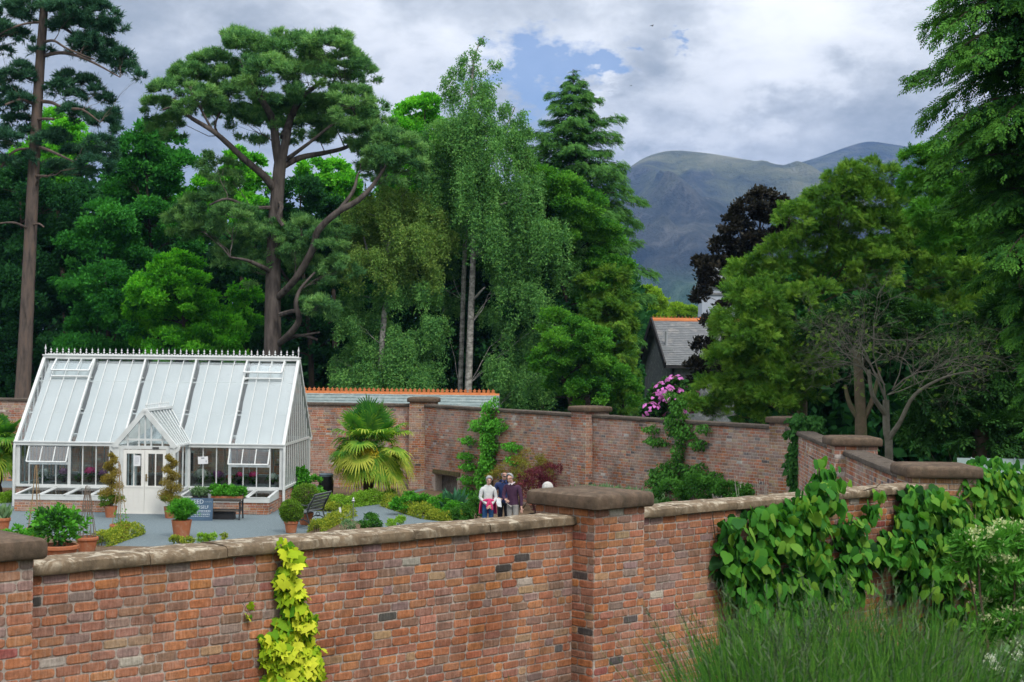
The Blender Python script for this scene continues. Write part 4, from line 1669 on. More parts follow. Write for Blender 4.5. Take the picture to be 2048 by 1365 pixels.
FM = {'white': flower_mat('white_petals', (0.75, 0.76, 0.74)), 'mauve': flower_mat('mauve_petals', (0.42, 0.22, 0.40)), 'pink': flower_mat('hot_pink_petals', (0.75, 0.06, 0.22)),
      'coral': flower_mat('coral_petals', (0.65, 0.18, 0.12)), 'plum': flower_mat('plum_petals', (0.25, 0.10, 0.25)), 'yellow': flower_mat('yellow_petals', (0.6, 0.45, 0.05))}
for px, py, r, colr, lab in ((88, 946, .20, 'white', 'white flowered pot plant below the left open casement'), (128, 944, .19, 'mauve', 'mauve flowered pot plant below the left open casement'),
                             (180, 942, .21, 'pink', 'hot pink pelargonium in the pane left of the door'), (207, 947, .18, 'plum', 'purple pink flowered pot plant beside the left spiral topiary'),
                             (403, 948, .27, 'white', 'big white domed flower head behind the planting table'), (436, 950, .20, 'plum', 'dusky plum flowered plant beside the white dome of flowers'),
                             (459, 954, .12, 'coral', 'small coral flowered plant behind the seed trays'), (479, 950, .14, 'pink', 'round hot pink flower head under the right casement, left one'),
                             (507, 950, .17, 'pink', 'larger hot pink flower head under the right casement'), (545, 954, .18, 'white', 'white flowered plant at the right end pane'),
                             (157, 962, .06, 'yellow', 'tiny yellow flowered pot plant on the staging')):
    Y = 49.2
    p = W(px, py, Y)
    t = thing('flowering_plant', lab, 'pot plant', (p.x, p.y, .742), 'flowering pot plants on the greenhouse staging')
    BASE[t] = Vector((0, 0, 0))
    h = p.z - .742
    mb = MB()
    mb.lathe([(.055, 0), (.075, .13), (.08, .13), (.08, .15), (.068, .15)], 14)
    mb.build('pot', M_BLACKP, t, smooth=True)
    foliage(t, [bl((0, 0, max(.15, h * .62)), r * .9, r * .9, max(.06, h * .4))], ML_MID, 90, .1, 'leaf')
    n = 160
    q = rdir(n)
    q[:, 2] = np.abs(q[:, 2]) * 1.0 - .25
    P = q * (r * (1 - .35 * rng.random(n) - .3 * (np.sin(q[:, 0] * 9 + px) > .4)))[:, None] * np.array([1.0, 1.0, .85]) + (0, 0, h)
    leaf_obj('blossom', P, unit(np.cross(q, rng.normal(size=q.shape))), q, r * .45 * rng.uniform(.7, 1.2, n), 'heart', FM[colr], t)
# ------------------------------------------------------------------ border plants, palms, climbers
ML_PALM = L_('palm_fronds', [(0.02, 0.08, 0.015), (0.045, 0.13, 0.02), (0.12, 0.20, 0.025), (0.26, 0.28, 0.05)], trans=.35, k=1.7)
M_FIBRE = mat('palm_fibre', (0.12, 0.08, 0.05), (0.07, 0.05, 0.03), 20, 0.95, bump=0.8, bscale=60)


def palm(label, base, H, R0, nfr, seed):
    r = random.Random(seed)
    t = thing('fan_palm', label, 'palm', base, 'fan palms in the walled garden')
    BASE[t] = Vector((0, 0, 0))
    m_ = MB()
    prof = [(.19 + .03 * math.sin(i * 2.3), H * i / 10) for i in range(11)]
    m_.lathe(prof, 14)
    m_.build('trunk', M_FIBRE, t, smooth=True)
    V, Fq, T = [], [], []
    pet = MB()
    for k in range(nfr):
        az = k * 2.399 + r.uniform(-.3, .3)
        el = R(78 - 118 * (k / nfr) ** .85 + r.uniform(-22, 22))
        d = Vector((math.cos(az) * math.cos(el), math.sin(az) * math.cos(el), math.sin(el)))
        L = R0 * r.uniform(.34, .68)
        a = Vector((0, 0, H - .12 + .1 * math.sin(el)))
        c = a + d * L - Vector((0, 0, .08 * L))
        pet.tube(bez(a, a + d * L * .5 + Vector((0, 0, .05)), c, 5), [.018, .016, .014, .012, .01, .009], 5, False)
        side = d.cross(Vector((0, 0, 1)))
        if side.length < .1:
            side = Vector((math.sin(az), -math.cos(az), 0))
        side.normalize()
        hang = min(1.0, max(0.0, (R(60) - el) / R(60))) * r.uniform(.35, 1.1)
        d = (d * (1 - .62 * hang) + Vector((0, 0, -.70)) * hang).normalized()
        nrm = side.cross(d).normalized()
        tone = min(.98, max(.02, .25 + .6 * (k / nfr) + r.uniform(-.2, .2)))
        nl = 30
        FL = R0 * r.uniform(.33, .43)
        for q in range(nl):
            th = R(-140 + 280 * q / (nl - 1))
            dd = (d * math.cos(th) + side * math.sin(th)).normalized()
            dd = (dd + nrm * .12).normalized()
            ll = FL * (1 - .25 * abs(th) / R(140)) * r.uniform(.92, 1.06)
            w = .033
            s = dd.cross(nrm).normalized() * w
            p1 = c + dd * ll * .55
            droop = r.uniform(.10, .30) * (1.0 if el < R(40) else .35)
            p2 = c + dd * ll * .9 - Vector((0, 0, droop * ll))
            p3 = c + dd * ll * 1.02 - Vector((0, 0, droop * ll * 1.7))
            o = len(V)
            V += [c - s * .25, c + s * .25, p1 + s, p1 - s, p2 + s * .55, p2 - s * .55, p3 + s * .08, p3 - s * .08]
            Fq += [(o, o + 1, o + 2, o + 3), (o + 3, o + 2, o + 4, o + 5), (o + 5, o + 4, o + 6, o + 7)]
            tt = min(.99, max(0.01, tone + r.uniform(-.12, .12)))
            T += [tt * .8, tt, min(.99, tt * 1.25)]
    me = raw_mesh('fronds', np.array([tuple(v) for v in V]), [np.array(Fq)], ML_PALM, {'tone': ('FLOAT', np.array(T))})
    link('fronds', me, t)
    pet.build('frond_stems', mat('palm_stem', (0.12, 0.15, 0.03), (0.09, 0.11, 0.02), 8, 0.6), t)
    fl = MB()
    if seed == 1:
        P = rdir(260) * (rng.random(260) ** .4)[:, None] * np.array([.34, .2, .22]) + np.array([.1, -.75, H - .25])
        leaf_obj('flower_sprays', P, rdir(260), rdir(260), .10, 'cluster', FM['yellow'], t)
    return t


palm('big fan palm in front of the back wall right of the greenhouse', at_depth_ground(736, 52.0), 1.9, 1.80, 80, 1)
palm('fan palm cut off by the left edge of the picture beside the greenhouse', at_depth_ground(-8, 52.5), 1.75, 1.45, 38, 2)


def pblobs_ground(lst, z_of=None):
    """(px, py, r_px, Y) -> world blob whose foot stands on the ground"""
    out = []
    for px, py, r, Y in lst:
        c = W(px, py, Y)
        rr = r * Y / F
        out.append((np.array(c), (rr, rr, rr * .75)))
    return out


def border(label, lst, m, n, size, kind='cluster', name='garden_shrub', cat='shrub', **k):
    b = pblobs_ground(lst)
    c = sum((q[0] for q in b)) / len(b)
    return shrub(name, label, cat, Vector((c[0], c[1], 0)), b, m, n, size, kind, **k)


GRP_H = 'low golden edging hedges'


def hedge(label, a, b, h, w, m, n, group=GRP_H, size=.07):
    """low clipped edging between two ground points"""
    a, b = Vector(a), Vector(b)
    t = thing('low_hedge', label, 'hedge', a.lerp(b, .5), group)
    u = (b - a).normalized()
    v = Vector((-u.y, u.x, 0))
    L = (b - a).length
    s = rng.random(n) * L
    th = rng.uniform(-.25, math.pi + .25, n)
    hh = h * (1 + .16 * np.sin(s * 3.1 + a.x) + .10 * np.sin(s * 7.3))
    rr = .8 + .2 * rng.random(n)
    P = np.array(a)[None] + np.array(u)[None] * s[:, None] + np.array(v)[None] * (np.cos(th) * w / 2 * rr)[:, None]
    P[:, 2] = np.maximum(.02, np.sin(th) * hh * rr)
    O = np.array(v)[None] * np.cos(th)[:, None] + np.array([0, 0, 1.])[None] * np.sin(th)[:, None]
    leaf_obj('foliage', P, unit(O + rng.normal(size=O.shape) * .6), rdir(n), size * rng.uniform(.7, 1.3, n), 'cluster', m, t)
    mb = MB()
    for i in range(int(L / .25) + 1):
        p = a + u * min(L, i * .25)
        mb.tube([p, p + Vector((.02, .01, h * .8))], [.012, .006], 5)
    mb.build('stems', M_TWIG, t)
    return t


hedge('golden edging hedge running up to the path beside the thin lamp post', G(628, 1066), G(700, 1032), .28, .40, ML_GOLD, 1700)
hedge('golden edging hedge along the far side of the curved path', G(640, 1021), G(790, 1003), .42, .55, ML_LIME, 2600)
hedge('long golden edging hedge in front of the green bed near the visitors', G(778, 1012), G(860, 1038), .36, .6, ML_GOLD, 2600)
hedge('short golden edging hedge just left of the visitors', G(860, 1038), G(930, 1046), .30, .5, ML_GOLD, 1500)
hedge('golden edging plants along the gravel between the pots and the near wall', G(196, 1094), G(272, 1068), .34, .5, ML_GOLD, 1700)
hedge('low golden edging at the foot of the left palm', G(-30, 1008), G(34, 1002), .34, .6, ML_LIME, 1500)
border('sprawling green bed of soft herbs left of the spiky blue plant', [(800, 1008, 18, 47.5), (840, 1006, 22, 48), (880, 1010, 22, 47), (820, 996, 14, 50), (905, 1020, 18, 46)], ML_FRESH, 2600, .085, name='herb_bed_plants', cat='plants')
border('rounded dark green bush directly left of the woman in white', [(945, 1015, 24, 45), (925, 1026, 20, 44.5), (965, 1004, 20, 46)], ML_MID, 2200, .085)
border('tall fresh green shrub against the right corner of the greenhouse', [(610, 955, 20, 51.2), (625, 968, 18, 51), (600, 945, 12, 51.4), (605, 985, 22, 50.6)], ML_FRESH, 1300, .12, 'leaf')
border('bright green shrub low beside the greenhouse downpipe', [(606, 1000, 18, 50), (598, 986, 14, 50.3)], ML_FRESH, 800, .10, 'leaf')
border('small bright shrub next to the dark water butt', [(640, 990, 14, 51.5), (632, 1000, 14, 51.2)], ML_FRESH, 700, .10, 'leaf')
border('golden variegated bush behind the garden bench', [(656, 1012, 16, 48.5), (664, 1016, 12, 48.2), (640, 1016, 12, 48.4)], ML_GOLD, 1000, .07)
border('grey green leafy clump by the white plant label', [(700, 1046, 13, 42.6), (690, 1052, 12, 42.2)], ML_GREY, 420, .09, 'narrow')
border('young green bush right of the thin lamp post', [(740, 1040, 15, 43), (752, 1046, 14, 42.8), (728, 1048, 10, 42.6)], ML_MID, 700, .07)
border('patch of bright green leaves at the left edge behind the cap', [(30, 1068, 22, 37.5), (60, 1074, 18, 37.2), (85, 1062, 12, 37.6), (5, 1074, 16, 37.4)], ML_FRESH, 1100, .10, 'leaf')
border('small golden tuft of plants in front of the rosemary pot', [(352, 1078, 11, 39.2), (375, 1082, 11, 38.9)], ML_GOLD, 500, .06)
border('little golden clump on the gravel edge right of the rosemary pot', [(405, 1076, 13, 39.3), (425, 1074, 8, 39.2)], ML_LIME, 420, .06)
border('lone golden seedling near the hop vine on the gravel edge', [(448, 1073, 7, 39.4)], ML_GOLD, 130, .05)
border('low golden plant straggling beside the path in front of the visitors', [(800, 1044, 14, 42.3), (780, 1048, 10, 42)], ML_LIME, 420, .06)

# spiky phormium
b0 = at_depth_ground(908, 47.2)
t = thing('phormium', 'spiky blue green sword leaved plant in front of the hearth', 'plant', b0)
n = 90
d_ = unit(rng.normal(size=(n, 3)) * (.5, .5, .15) + (0, 0, 1))
P = np.array(b0)[None] + np.stack([rng.normal(size=n) * .06, rng.normal(size=n) * .06, np.zeros(n)], 1)
leaf_obj('leaves', P, d_, rdir(n), rng.uniform(.6, 1.0, n) * 1.0, 'narrow', L_('blue_green_blades', [(0.03, 0.10, 0.06), (0.05, 0.15, 0.09)], trans=.15), t)
# bronze grass and purple maple by the wall
border('feathery bronze bush against the far brick wall behind the visitors', [(1030, 945, 38, 49.3), (1060, 925, 32, 49.8), (1000, 960, 28, 49), (1085, 950, 28, 49.5), (1040, 975, 34, 48.8)], ML_OLIVE, 4200, .10, 'narrow', stems=9)
border('dark purple Japanese maple spreading beside the visitors', [(1065, 958, 26, 46), (1095, 945, 24, 46.3), (1050, 975, 24, 45.7), (1085, 975, 28, 46), (1110, 940, 14, 46.4), (1070, 1000, 30, 45.6)], ML_PURPLE, 3600, .10, 'narrow', name='purple_maple', cat='maple', stems=9)
# long grasses along the far wall
def grass_patch(name, label, cat, lst, m, n, hmin, hmax, kind=None, lean=.25, w='narrow'):
    t = thing(name, label, cat, Vector((0, 0, 0)))
    Ps, Ds = [], []
    for px, py, rx, Y in lst:
        k = n // len(lst)
        c = at_depth_ground(px, Y)
        rr = rx * Y / F
        P = np.array(c)[None] + np.stack([rng.uniform(-rr, rr, k), rng.normal(size=k) * .35, np.zeros(k)], 1)
        Ps.append(P)
    P = np.concatenate(Ps)
    t.location = Vector(P.mean(axis=0)) * 1.0
    BASE[t] = Vector(t.location)
    D = unit(rng.normal(size=P.shape) * (lean, lean, .05) + (0, 0, 1))
    leaf_obj('blades', P, D, rdir(len(P)), rng.uniform(hmin, hmax, len(P)), w, m, t)
    return t


grass_patch('ornamental_grass', 'soft pale green grass clump just behind the central pier cap', 'grass', [(1190, 980, 32, 45.5), (1250, 980, 26, 44.5), (1290, 980, 18, 44)], ML_GREY, 2200, .75, 1.25)
border('low dark green border plants along the foot of the far wall', [(1340, 985, 34, 41.5), (1400, 980, 36, 41), (1450, 985, 30, 40.5), (1490, 990, 22, 40)], ML_MID, 2400, .10)
p0 = at_depth_ground(1500, 39.8)
t = thing('dry_stems', 'thin bleached seed stems standing against the limy brick wall', 'plant', p0)
mb = MB()
for i in range(16):
    c = at_depth_ground(1476 + 3 * (i % 4) if i < 6 else 1508 + 2.6 * i - 10, 39.8 + random.uniform(-.3, .3))
    h = random.uniform(1.1, 1.9)
    mb.tube([c, c + Vector((random.uniform(-.04, .04), 0, h * .6)), c + Vector((random.uniform(-.12, .12), .02, h))], [.009, .007, .004], 4)
    mb.ball(c + Vector((random.uniform(-.1, .1), .02, h)), (.012, .012, .05), 6, 4)
mb.build('stalks', mat('bleached_straw', (0.42, 0.38, 0.30), (0.5, 0.47, 0.4), 9, .9), t)


# climbers on walls: leaves sampled in blobs on the wall plane
def on_wall_leaves(name, label, cat, O, n, blobs, m, count, size, kind, off=(.04, .25), tipdown=.8, stems=(), group=None, out=.8, stem_m=None, stem_r=.02, base=None, oblique=False):
    cs = [on_plane(b[0], b[1], O, n) for b in blobs]
    obl = oblique
    dist = [(c - Vector((0, 0, CAMZ))).length for c in cs]
    base = base or Vector((cs[0].x, cs[0].y, 0))
    t = thing(name, label, cat, base, group)
    u = Vector((-n.y, n.x, 0))
    rs = [(b[2] * d / F, (b[3] if len(b) > 3 else b[2]) * d / F) for b, d in zip(blobs, dist)]
    wts = np.array([r[0] * r[1] for r in rs])
    which = rng.choice(len(blobs), count, p=wts / wts.sum())
    C = np.array([tuple(c) for c in cs])[which]
    RR = np.array(rs)[which]
    a = rng.uniform(0, 2 * math.pi, count)
    q = rng.random(count) ** .5
    wob = 1 + .25 * np.sin(a * 5 + which)
    P = C + np.array(u)[None] * (np.cos(a) * q * RR[:, 0] * wob)[:, None] + np.array([0, 0, 1.])[None] * (np.sin(a) * q * RR[:, 1] * wob)[:, None]
    if obl:
        bb = np.array([(b[0], b[1], b[2], b[3] if len(b) > 3 else b[2]) for b in blobs], dtype=float)[which]
        P = np.array([tuple(on_plane(x, y, O, n)) for x, y in zip(bb[:, 0] + np.cos(a) * q * bb[:, 2] * wob, bb[:, 1] + np.sin(a) * q * bb[:, 3] * wob)])
    depth = rng.uniform(off[0], off[1], count) * (1.15 - .6 * q)
    P = P + np.array(n)[None] * depth[:, None]
    N = unit(np.array(n)[None] * out + rng.normal(size=P.shape) * .55 + np.array([0, 0, .35]))
    D = unit(np.array([0, 0, -tipdown])[None] + np.array(u)[None] * (rng.normal(size=count) * .6)[:, None] + np.array(n)[None] * (.35 + .4 * rng.normal(size=count))[:, None])
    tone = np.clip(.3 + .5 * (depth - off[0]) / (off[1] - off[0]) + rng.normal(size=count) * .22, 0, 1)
    leaf_obj('leaves', P, D, N, size * rng.uniform(.55, 1.25, count), kind, m, t, tone)
    mb = MB()
    for st_ in stems:
        pts = [on_plane(x, y, O, n, .05) for x, y in st_]
        pts, rad = smooth_path(pts, [stem_r * (1 - .6 * i / max(1, len(pts) - 1)) for i in range(len(pts))], 4)
        mb.tube(wig(pts, .012), rad, 6, False)
    if stems:
        mb.build('stems', stem_m or M_TWIG, t)
    return t


esp1 = [(985, 830, 16, 22), (970, 850, 40, 14), (1000, 850, 40, 14), (985, 880, 26, 40), (985, 920, 22, 40), (975, 955, 22, 40), (945, 880, 26, 8), (1030, 893, 34, 9), (940, 911, 28, 8), (1035, 918, 26, 10),
        (945, 932, 28, 9), (945, 958, 30, 9), (945, 985, 28, 12), (1045, 945, 18, 8), (985, 812, 14, 10), (1000, 805, 10, 14)]
on_wall_leaves('espalier_climber', 'green espaliered climber with tiered side arms over the far wall behind the visitors', 'climber', OA, nQ, esp1, ML_FRESH, 7000, .105, 'leaf', (.05, .45),
               stems=[[(985, 1005), (985, 900), (985, 815)], [(985, 885), (1050, 893)], [(985, 912), (930, 911)], [(985, 935), (930, 932)], [(985, 960), (925, 958)], [(985, 920), (1055, 920)]], group='espaliered climbers on the far wall')
esp2 = [(1355, 845, 26, 24), (1310, 858, 22, 8), (1415, 858, 16, 10), (1375, 865, 30, 18), (1320, 882, 34, 9), (1405, 888, 22, 12), (1365, 905, 14, 28), (1350, 945, 40, 26), (1400, 945, 40, 18), (1330, 960, 44, 22),
        (1440, 952, 18, 10), (1380, 975, 60, 18), (1365, 815, 22, 22), (1350, 790, 12, 12)]
on_wall_leaves('espalier_climber', 'dark leafy espalier spreading low on the far wall below the rhododendron', 'climber', OA, nQ, esp2, ML_MID, 6500, .10, 'leaf', (.05, .40),
               stems=[[(1365, 1000), (1365, 920), (1360, 840)], [(1365, 890), (1300, 884)], [(1365, 870), (1420, 888)], [(1365, 950), (1440, 952)]], group='espaliered climbers on the far wall')
ivy = [(1600, 850, 40, 16), (1620, 880, 34, 40), (1612, 920, 40, 40), (1618, 960, 40, 30), (1650, 845, 14, 40), (1600, 830, 14, 8), (1640, 815, 12, 22)]
ivy = [(1612, 862, 34, 22), (1618, 890, 34, 30), (1616, 925, 36, 34), (1618, 962, 36, 26), (1606, 840, 26, 14), (1592, 930, 16, 40), (1640, 850, 12, 20)]
on_wall_leaves('ivy', 'dense dark ivy covering the far corner of the garden wall', 'ivy', OR + uR * 16.5 + nR * .25, Vector((-.42, -.9, 0)).normalized(), ivy, ML_DEEP, 5200, .13, 'leaf', (.02, .5), stems=[[(1610, 985), (1612, 900), (1610, 840)]], base=V2(PQ.x - .3, PQ.y - .8), oblique=True)

# golden hop on the near wall
ML_HOP = L_('golden_hop_leaves', [(0.06, 0.17, 0.012), (0.20, 0.31, 0.015), (0.33, 0.40, 0.022), (0.44, 0.46, 0.04)], trans=.25)
hop = [(558, 1082, 11, 8), (563, 1092, 17, 9), (568, 1120, 17, 18), (563, 1150, 18, 20), (574, 1180, 23, 22), (582, 1215, 30, 24), (586, 1245, 38, 26), (561, 1265, 33, 24), (569, 1300, 55, 36), (574, 1340, 55, 40), (535, 1285, 22, 18), (603, 1320, 28, 40)]
O1 = FW(0)
on_wall_leaves('golden_hop', 'bright golden hop vine climbing the near brick wall', 'climber', O1, nF, hop, ML_HOP, 680, .138, 'hop', (.04, .22),
               stems=[[(575, 1370), (570, 1250), (566, 1150), (560, 1085)], [(600, 1365), (590, 1280), (572, 1180)], [(545, 1365), (560, 1280), (568, 1190)]], stem_r=.009, base=FW(2.5) + nF * .1 + Vector((0, 0, .9)))
on_wall_leaves('hop_shoot', 'wispy stray hop shoot with two small leaves left of the golden hop', 'climber', O1, nF, [(492, 1205, 6, 4), (490, 1232, 9, 5)], ML_HOP, 6, .075, 'hop', (.02, .05), stems=[[(500, 1240), (488, 1215), (496, 1190), (520, 1140), (470, 1120)]], stem_r=.003)

# grape vine on the near wall, right
ML_VINE = L_('vine_leaves', [(0.012, 0.06, 0.012), (0.025, 0.12, 0.018), (0.045, 0.19, 0.022), (0.075, 0.23, 0.025), (0.15, 0.29, 0.035)], trans=.28, rough=.6, spec=.12, k=.92)
vine = [(1440, 1050, 24), (1440, 1085, 26), (1435, 1120, 26), (1445, 1160, 26), (1490, 1030, 34, 20), (1540, 1030, 44, 28), (1590, 1010, 44, 30), (1630, 1000, 40, 22), (1615, 975, 26, 22), (1600, 1050, 60, 30), (1680, 1050, 40, 26), (1530, 1080, 60, 34),
        (1600, 1105, 60, 34), (1480, 1110, 40, 36), (1680, 1100, 46, 26), (1500, 1160, 54, 40), (1570, 1165, 60, 34), (1640, 1150, 50, 30), (1480, 1205, 40, 30), (1560, 1215, 40, 30), (1630, 1200, 40, 24), (1720, 1100, 26, 18), (1690, 1130, 30, 20),
        (1455, 1250, 24, 22), (1450, 1285, 22, 22), (1500, 1245, 40, 26), (1560, 1250, 40, 22), (1620, 1225, 44, 22), (1690, 1170, 40, 20), (1628, 945, 14, 10), (1618, 922, 7, 9), (1642, 930, 7, 8), (1735, 982, 16, 9), (1640, 960, 20, 14), (1650, 1185, 34, 24), (1720, 1020, 14, 20)]
OV = FW(7.04)
on_wall_leaves('grape_vine', 'big leaved grape vine tumbling over the coping right of the central pier', 'vine', OV, nF, vine, ML_VINE, 1750, .165, 'heart', (.06, .42),
               stems=[[(1500, 1365), (1490, 1200), (1500, 1060), (1600, 1020), (1700, 990)], [(1500, 1180), (1600, 1120), (1700, 1090)], [(1445, 1290), (1440, 1150), (1425, 1030)], [(1620, 1000), (1640, 940), (1618, 912)], [(1600, 1020), (1720, 985), (1760, 968)]], stem_r=.014, base=FW(8.6) + nF * .1 + Vector((0, 0, 1.2)))
vine2 = [(1800, 990, 30, 20), (1790, 1030, 30, 26), (1840, 1000, 40, 26), (1900, 980, 46, 30), (1920, 945, 34, 22), (1960, 970, 44, 30), (2000, 1000, 50, 34), (2050, 1010, 50, 36), (1870, 1040, 50, 36), (1930, 1040, 60, 40), (2000, 1050, 60, 40), (1830, 1080, 50, 36),
         (1900, 1100, 56, 40), (1970, 1110, 60, 40), (1760, 1080, 34, 24), (1750, 1110, 30, 20), (1800, 1130, 44, 24), (1860, 1140, 44, 30), (1880, 1175, 24, 20), (1930, 1215, 26, 18), (1900, 1160, 30, 22), (2060, 1080, 50, 40), (1935, 920, 14, 12), (1885, 965, 26, 16), (1890, 1005, 40, 28), (1890, 1055, 44, 30), (1965, 1010, 60, 34), (1800, 1170, 40, 22), (1870, 1220, 46, 26), (1950, 1180, 60, 34), (1990, 940, 26, 18)]
on_wall_leaves('grape_vine', 'dark green grape vine mounded over the right end of the near wall', 'vine', OV, nF, vine2, ML_VINE, 4000, .168, 'heart', (.06, .65),
               stems=[[(1900, 1365), (1880, 1180), (1850, 1040), (1900, 960)], [(1880, 1150), (1780, 1090), (1740, 1080)], [(1960, 1200), (1990, 1060), (2040, 980)]], stem_r=.016, base=FW(13.0) + nF * .1 + Vector((0, 0, 1.2)))

# foreground: tall grass and flowering shrubs on the bank
ML_FGRASS = L_('tall_grass_blades', [(0.018, 0.060, 0.014), (0.032, 0.105, 0.02), (0.052, 0.155, 0.025), (0.09, 0.20, 0.035)], k=1.05, trans=.25)
ML_SEED = L_('grass_seed_heads', [(0.03, 0.05, 0.03), (0.045, 0.07, 0.04), (0.07, 0.10, 0.055)], trans=.2)


def tall_grass(name, label, lst, n, heads, z0, m, kind='stuff'):
    V, Fq, T = [], [], []
    HV, HF, HT = [], [], []
    root = thing(name, label, 'grass', Vector((0, 0, 0)))
    BASE[root] = Vector((0, 0, 0))
    r = random.Random(4)
    for i in range(n):
        px, top, Y, spread = r.choice(lst)
        gx = px + r.gauss(0, spread)
        if kind and gx < 1490:
            continue
        d = ray(gx, 1200)
        b = Vector((d.x / d.y * Y, Y + r.gauss(0, .28), z0))
        tip = W(gx + r.gauss(0, 22) + (gx - 1690) * .12, top + abs(r.gauss(0, 90)) + r.uniform(0, 200), Y)
        h = max(.4, tip.z - z0)
        lean = Vector((r.gauss(0, .10) + (px - 1690) / 9000, r.gauss(0, .12), 0)) * h
        w = r.uniform(.0025, .006)
        sd = Vector((1, r.uniform(-.6, .6), 0)).normalized()
        pts = [b + lean * (t * t) + Vector((0, 0, h * (t - .10 * t ** 3))) for t in (0, .3, .6, .82, 1)]
        o = len(V)
        for k, p in enumerate(pts):
            s = sd * w * (1, 1, .85, .55, .1)[k]
            V += [p - s, p + s]
        tt = r.random()
        for k in range(4):
            Fq.append((o + 2 * k, o + 2 * k + 1, o + 2 * k + 3, o + 2 * k + 2))
            T.append(tt)
        if r.random() < heads:
            ax = (pts[4] - pts[3]).normalized()
            p0 = pts[4] - ax * r.uniform(.10, .2)
            for j in range(14):
                q = p0 + ax * (.02 * j)
                dd = (ax + Vector((r.gauss(0, .5), r.gauss(0, .5), r.gauss(0, .2)))).normalized() * .05
                ss = ax.cross(dd)
                if ss.length < 1e-6:
                    continue
                ss = ss.normalized() * .003
                o = len(HV)
                HV += [q - ss, q + ss, q + dd + ss * .5, q + dd - ss * .5]
                HF.append((o, o + 1, o + 2, o + 3))
                HT.append(r.random())
    link('blades', raw_mesh('blades', np.array([tuple(v) for v in V]), [np.array(Fq)], m, {'tone': ('FLOAT', np.array(T))}), root)
    if HF:
        link('seed_heads', raw_mesh('seed_heads', np.array([tuple(v) for v in HV]), [np.array(HF)], ML_SEED, {'tone': ('FLOAT', np.array(HT))}), root)
    if kind:
        root['kind'] = kind
    return root


tall_grass('tall_grass', 'tall feathery dark green grass in front of the vine', [(1510, 1120, 6.6, 28), (1560, 1110, 7.0, 36), (1620, 1100, 7.2, 40), (1690, 1110, 7.2, 40), (1760, 1110, 7.3, 40), (1840, 1090, 7.0, 34), (1580, 1180, 6.3, 50), (1700, 1180, 6.2, 70), (1820, 1170, 6.2, 50), (1480, 1200, 6.2, 18)],
           19000, .035, 1.9, ML_FGRASS)
tall_grass('grass_tuft', 'thin tuft of grass poking up against the near wall below the central pier', [(1075, 1305, 10.5, 8), (1088, 1310, 10.4, 6), (1110, 1330, 10.4, 10), (1140, 1330, 10.4, 12)], 90, .2, 1.2, ML_FGRASS, kind=None)

# layered flowering shrub at the right edge
ML_VIB = L_('shrub_leaves', [(0.03, 0.11, 0.02), (0.06, 0.19, 0.03), (0.11, 0.27, 0.05)], trans=.25)
FM_CREAM = flower_mat('cream_buds', (0.36, 0.40, 0.24))
b = pxblobs([(1960, 1095, 50, 0), (2020, 1080, 50, .2), (2060, 1120, 70, .4), (1930, 1130, 30, .1), (2000, 1150, 50, 0), (2050, 1190, 50, .1), (1990, 1210, 36, .2), (2040, 1250, 44, 0), (1980, 1260, 34, 0), (1960, 1280, 22, .1), (2070, 1300, 40, 0)], 9.6, flat=.42)
t = shrub('flowering_shrub', 'layered green shrub with flat heads of cream buds at the right edge', 'shrub', Vector((b[4][0][0], b[4][0][1], 2.0)), b, ML_VIB, 5200, .075, 'narrow', stems=9, sub=22, rsub=.3, up=.5, part='leaves')
P, O, T = blob_points(b, 520, sub=18, rsub=.16, up=1.6, inner=.9)
P[:, 2] += .05
leaf_obj('flower_heads', P, rdir(len(P)), rdir(len(P)), .03, 'cluster', FM_CREAM, t)
b = pxblobs([(2020, 1330, 46, 0), (2055, 1310, 40, .1), (1990, 1360, 40, 0), (2060, 1370, 60, 0)], 7.2, flat=.6)
t = shrub('white_flowered_plant', 'low green plant with small white flowers in the bottom right corner', 'plant', Vector((b[0][0][0], b[0][0][1], 2.2)), b, ML_GREY, 1500, .06, 'narrow', stems=6, part='leaves')
P, O, T = blob_points(b, 260, sub=9, rsub=.2, up=1.4, inner=.95)
leaf_obj('flowers', P, rdir(len(P)), rdir(len(P)), .022, 'cluster', FM['white'], t)

# small garden things
p0 = G(706, 1058)
t = thing('garden_light', 'thin grey metal post with a small finial on the planted bed', 'garden post', p0)
BASE[t] = Vector((0, 0, 0))
m_ = MB()
m_.tube([(0, 0, 0), (0, 0, .78)], .012, 8)
m_.build('post', M_SLATW, t)
m_ = MB()
m_.lathe([(.012, .74), (.045, .77), (.05, .80), (.02, .83), (.03, .85), (.004, .90)], 12)
m_.build('finial', mat('pale_metal', (0.5, 0.5, 0.5), (0.4, 0.4, 0.42), 9, 0.4, 0.5, metal=.6), t, smooth=True)
p0 = G(683, 1042)
t = thing('plant_label', 'narrow white plant label stuck in the bed', 'plant label', p0)
BASE[t] = Vector((0, 0, 0))
m_ = MB()
m_.loft([[(-.03, -.004, z), (.03, -.004, z), (.03, .004, z), (-.03, .004, z)] if z > .05 else [(-.008, -.004, z), (.008, -.004, z), (.008, .004, z), (-.008, .004, z)] for z in (0, .06, .40)])
m_.build('blade', M_PAPER, t)
t.rotation_euler.y = R(-8)
# water butt by the wall
p0 = at_depth_ground(652, 52.8)
t = thing('water_butt', 'dark water butt with a blue grey lid against the back wall', 'water butt', p0)
BASE[t] = Vector((0, 0, 0))
m_ = MB()
m_.lathe([(.20, 0), (.25, .25), (.26, .5), (.23, .72), (.23, .75)], 18)
m_.build('barrel', M_BLACKP, t, smooth=True)
m_ = MB()
m_.lathe([(.245, .75), (.25, .82), (.2, .85), (.02, .86)], 18)
m_.build('lid', mat('blue_grey_lid', (0.2, 0.27, 0.32), (0.15, 0.2, 0.25), 6, 0.6), t, smooth=True)
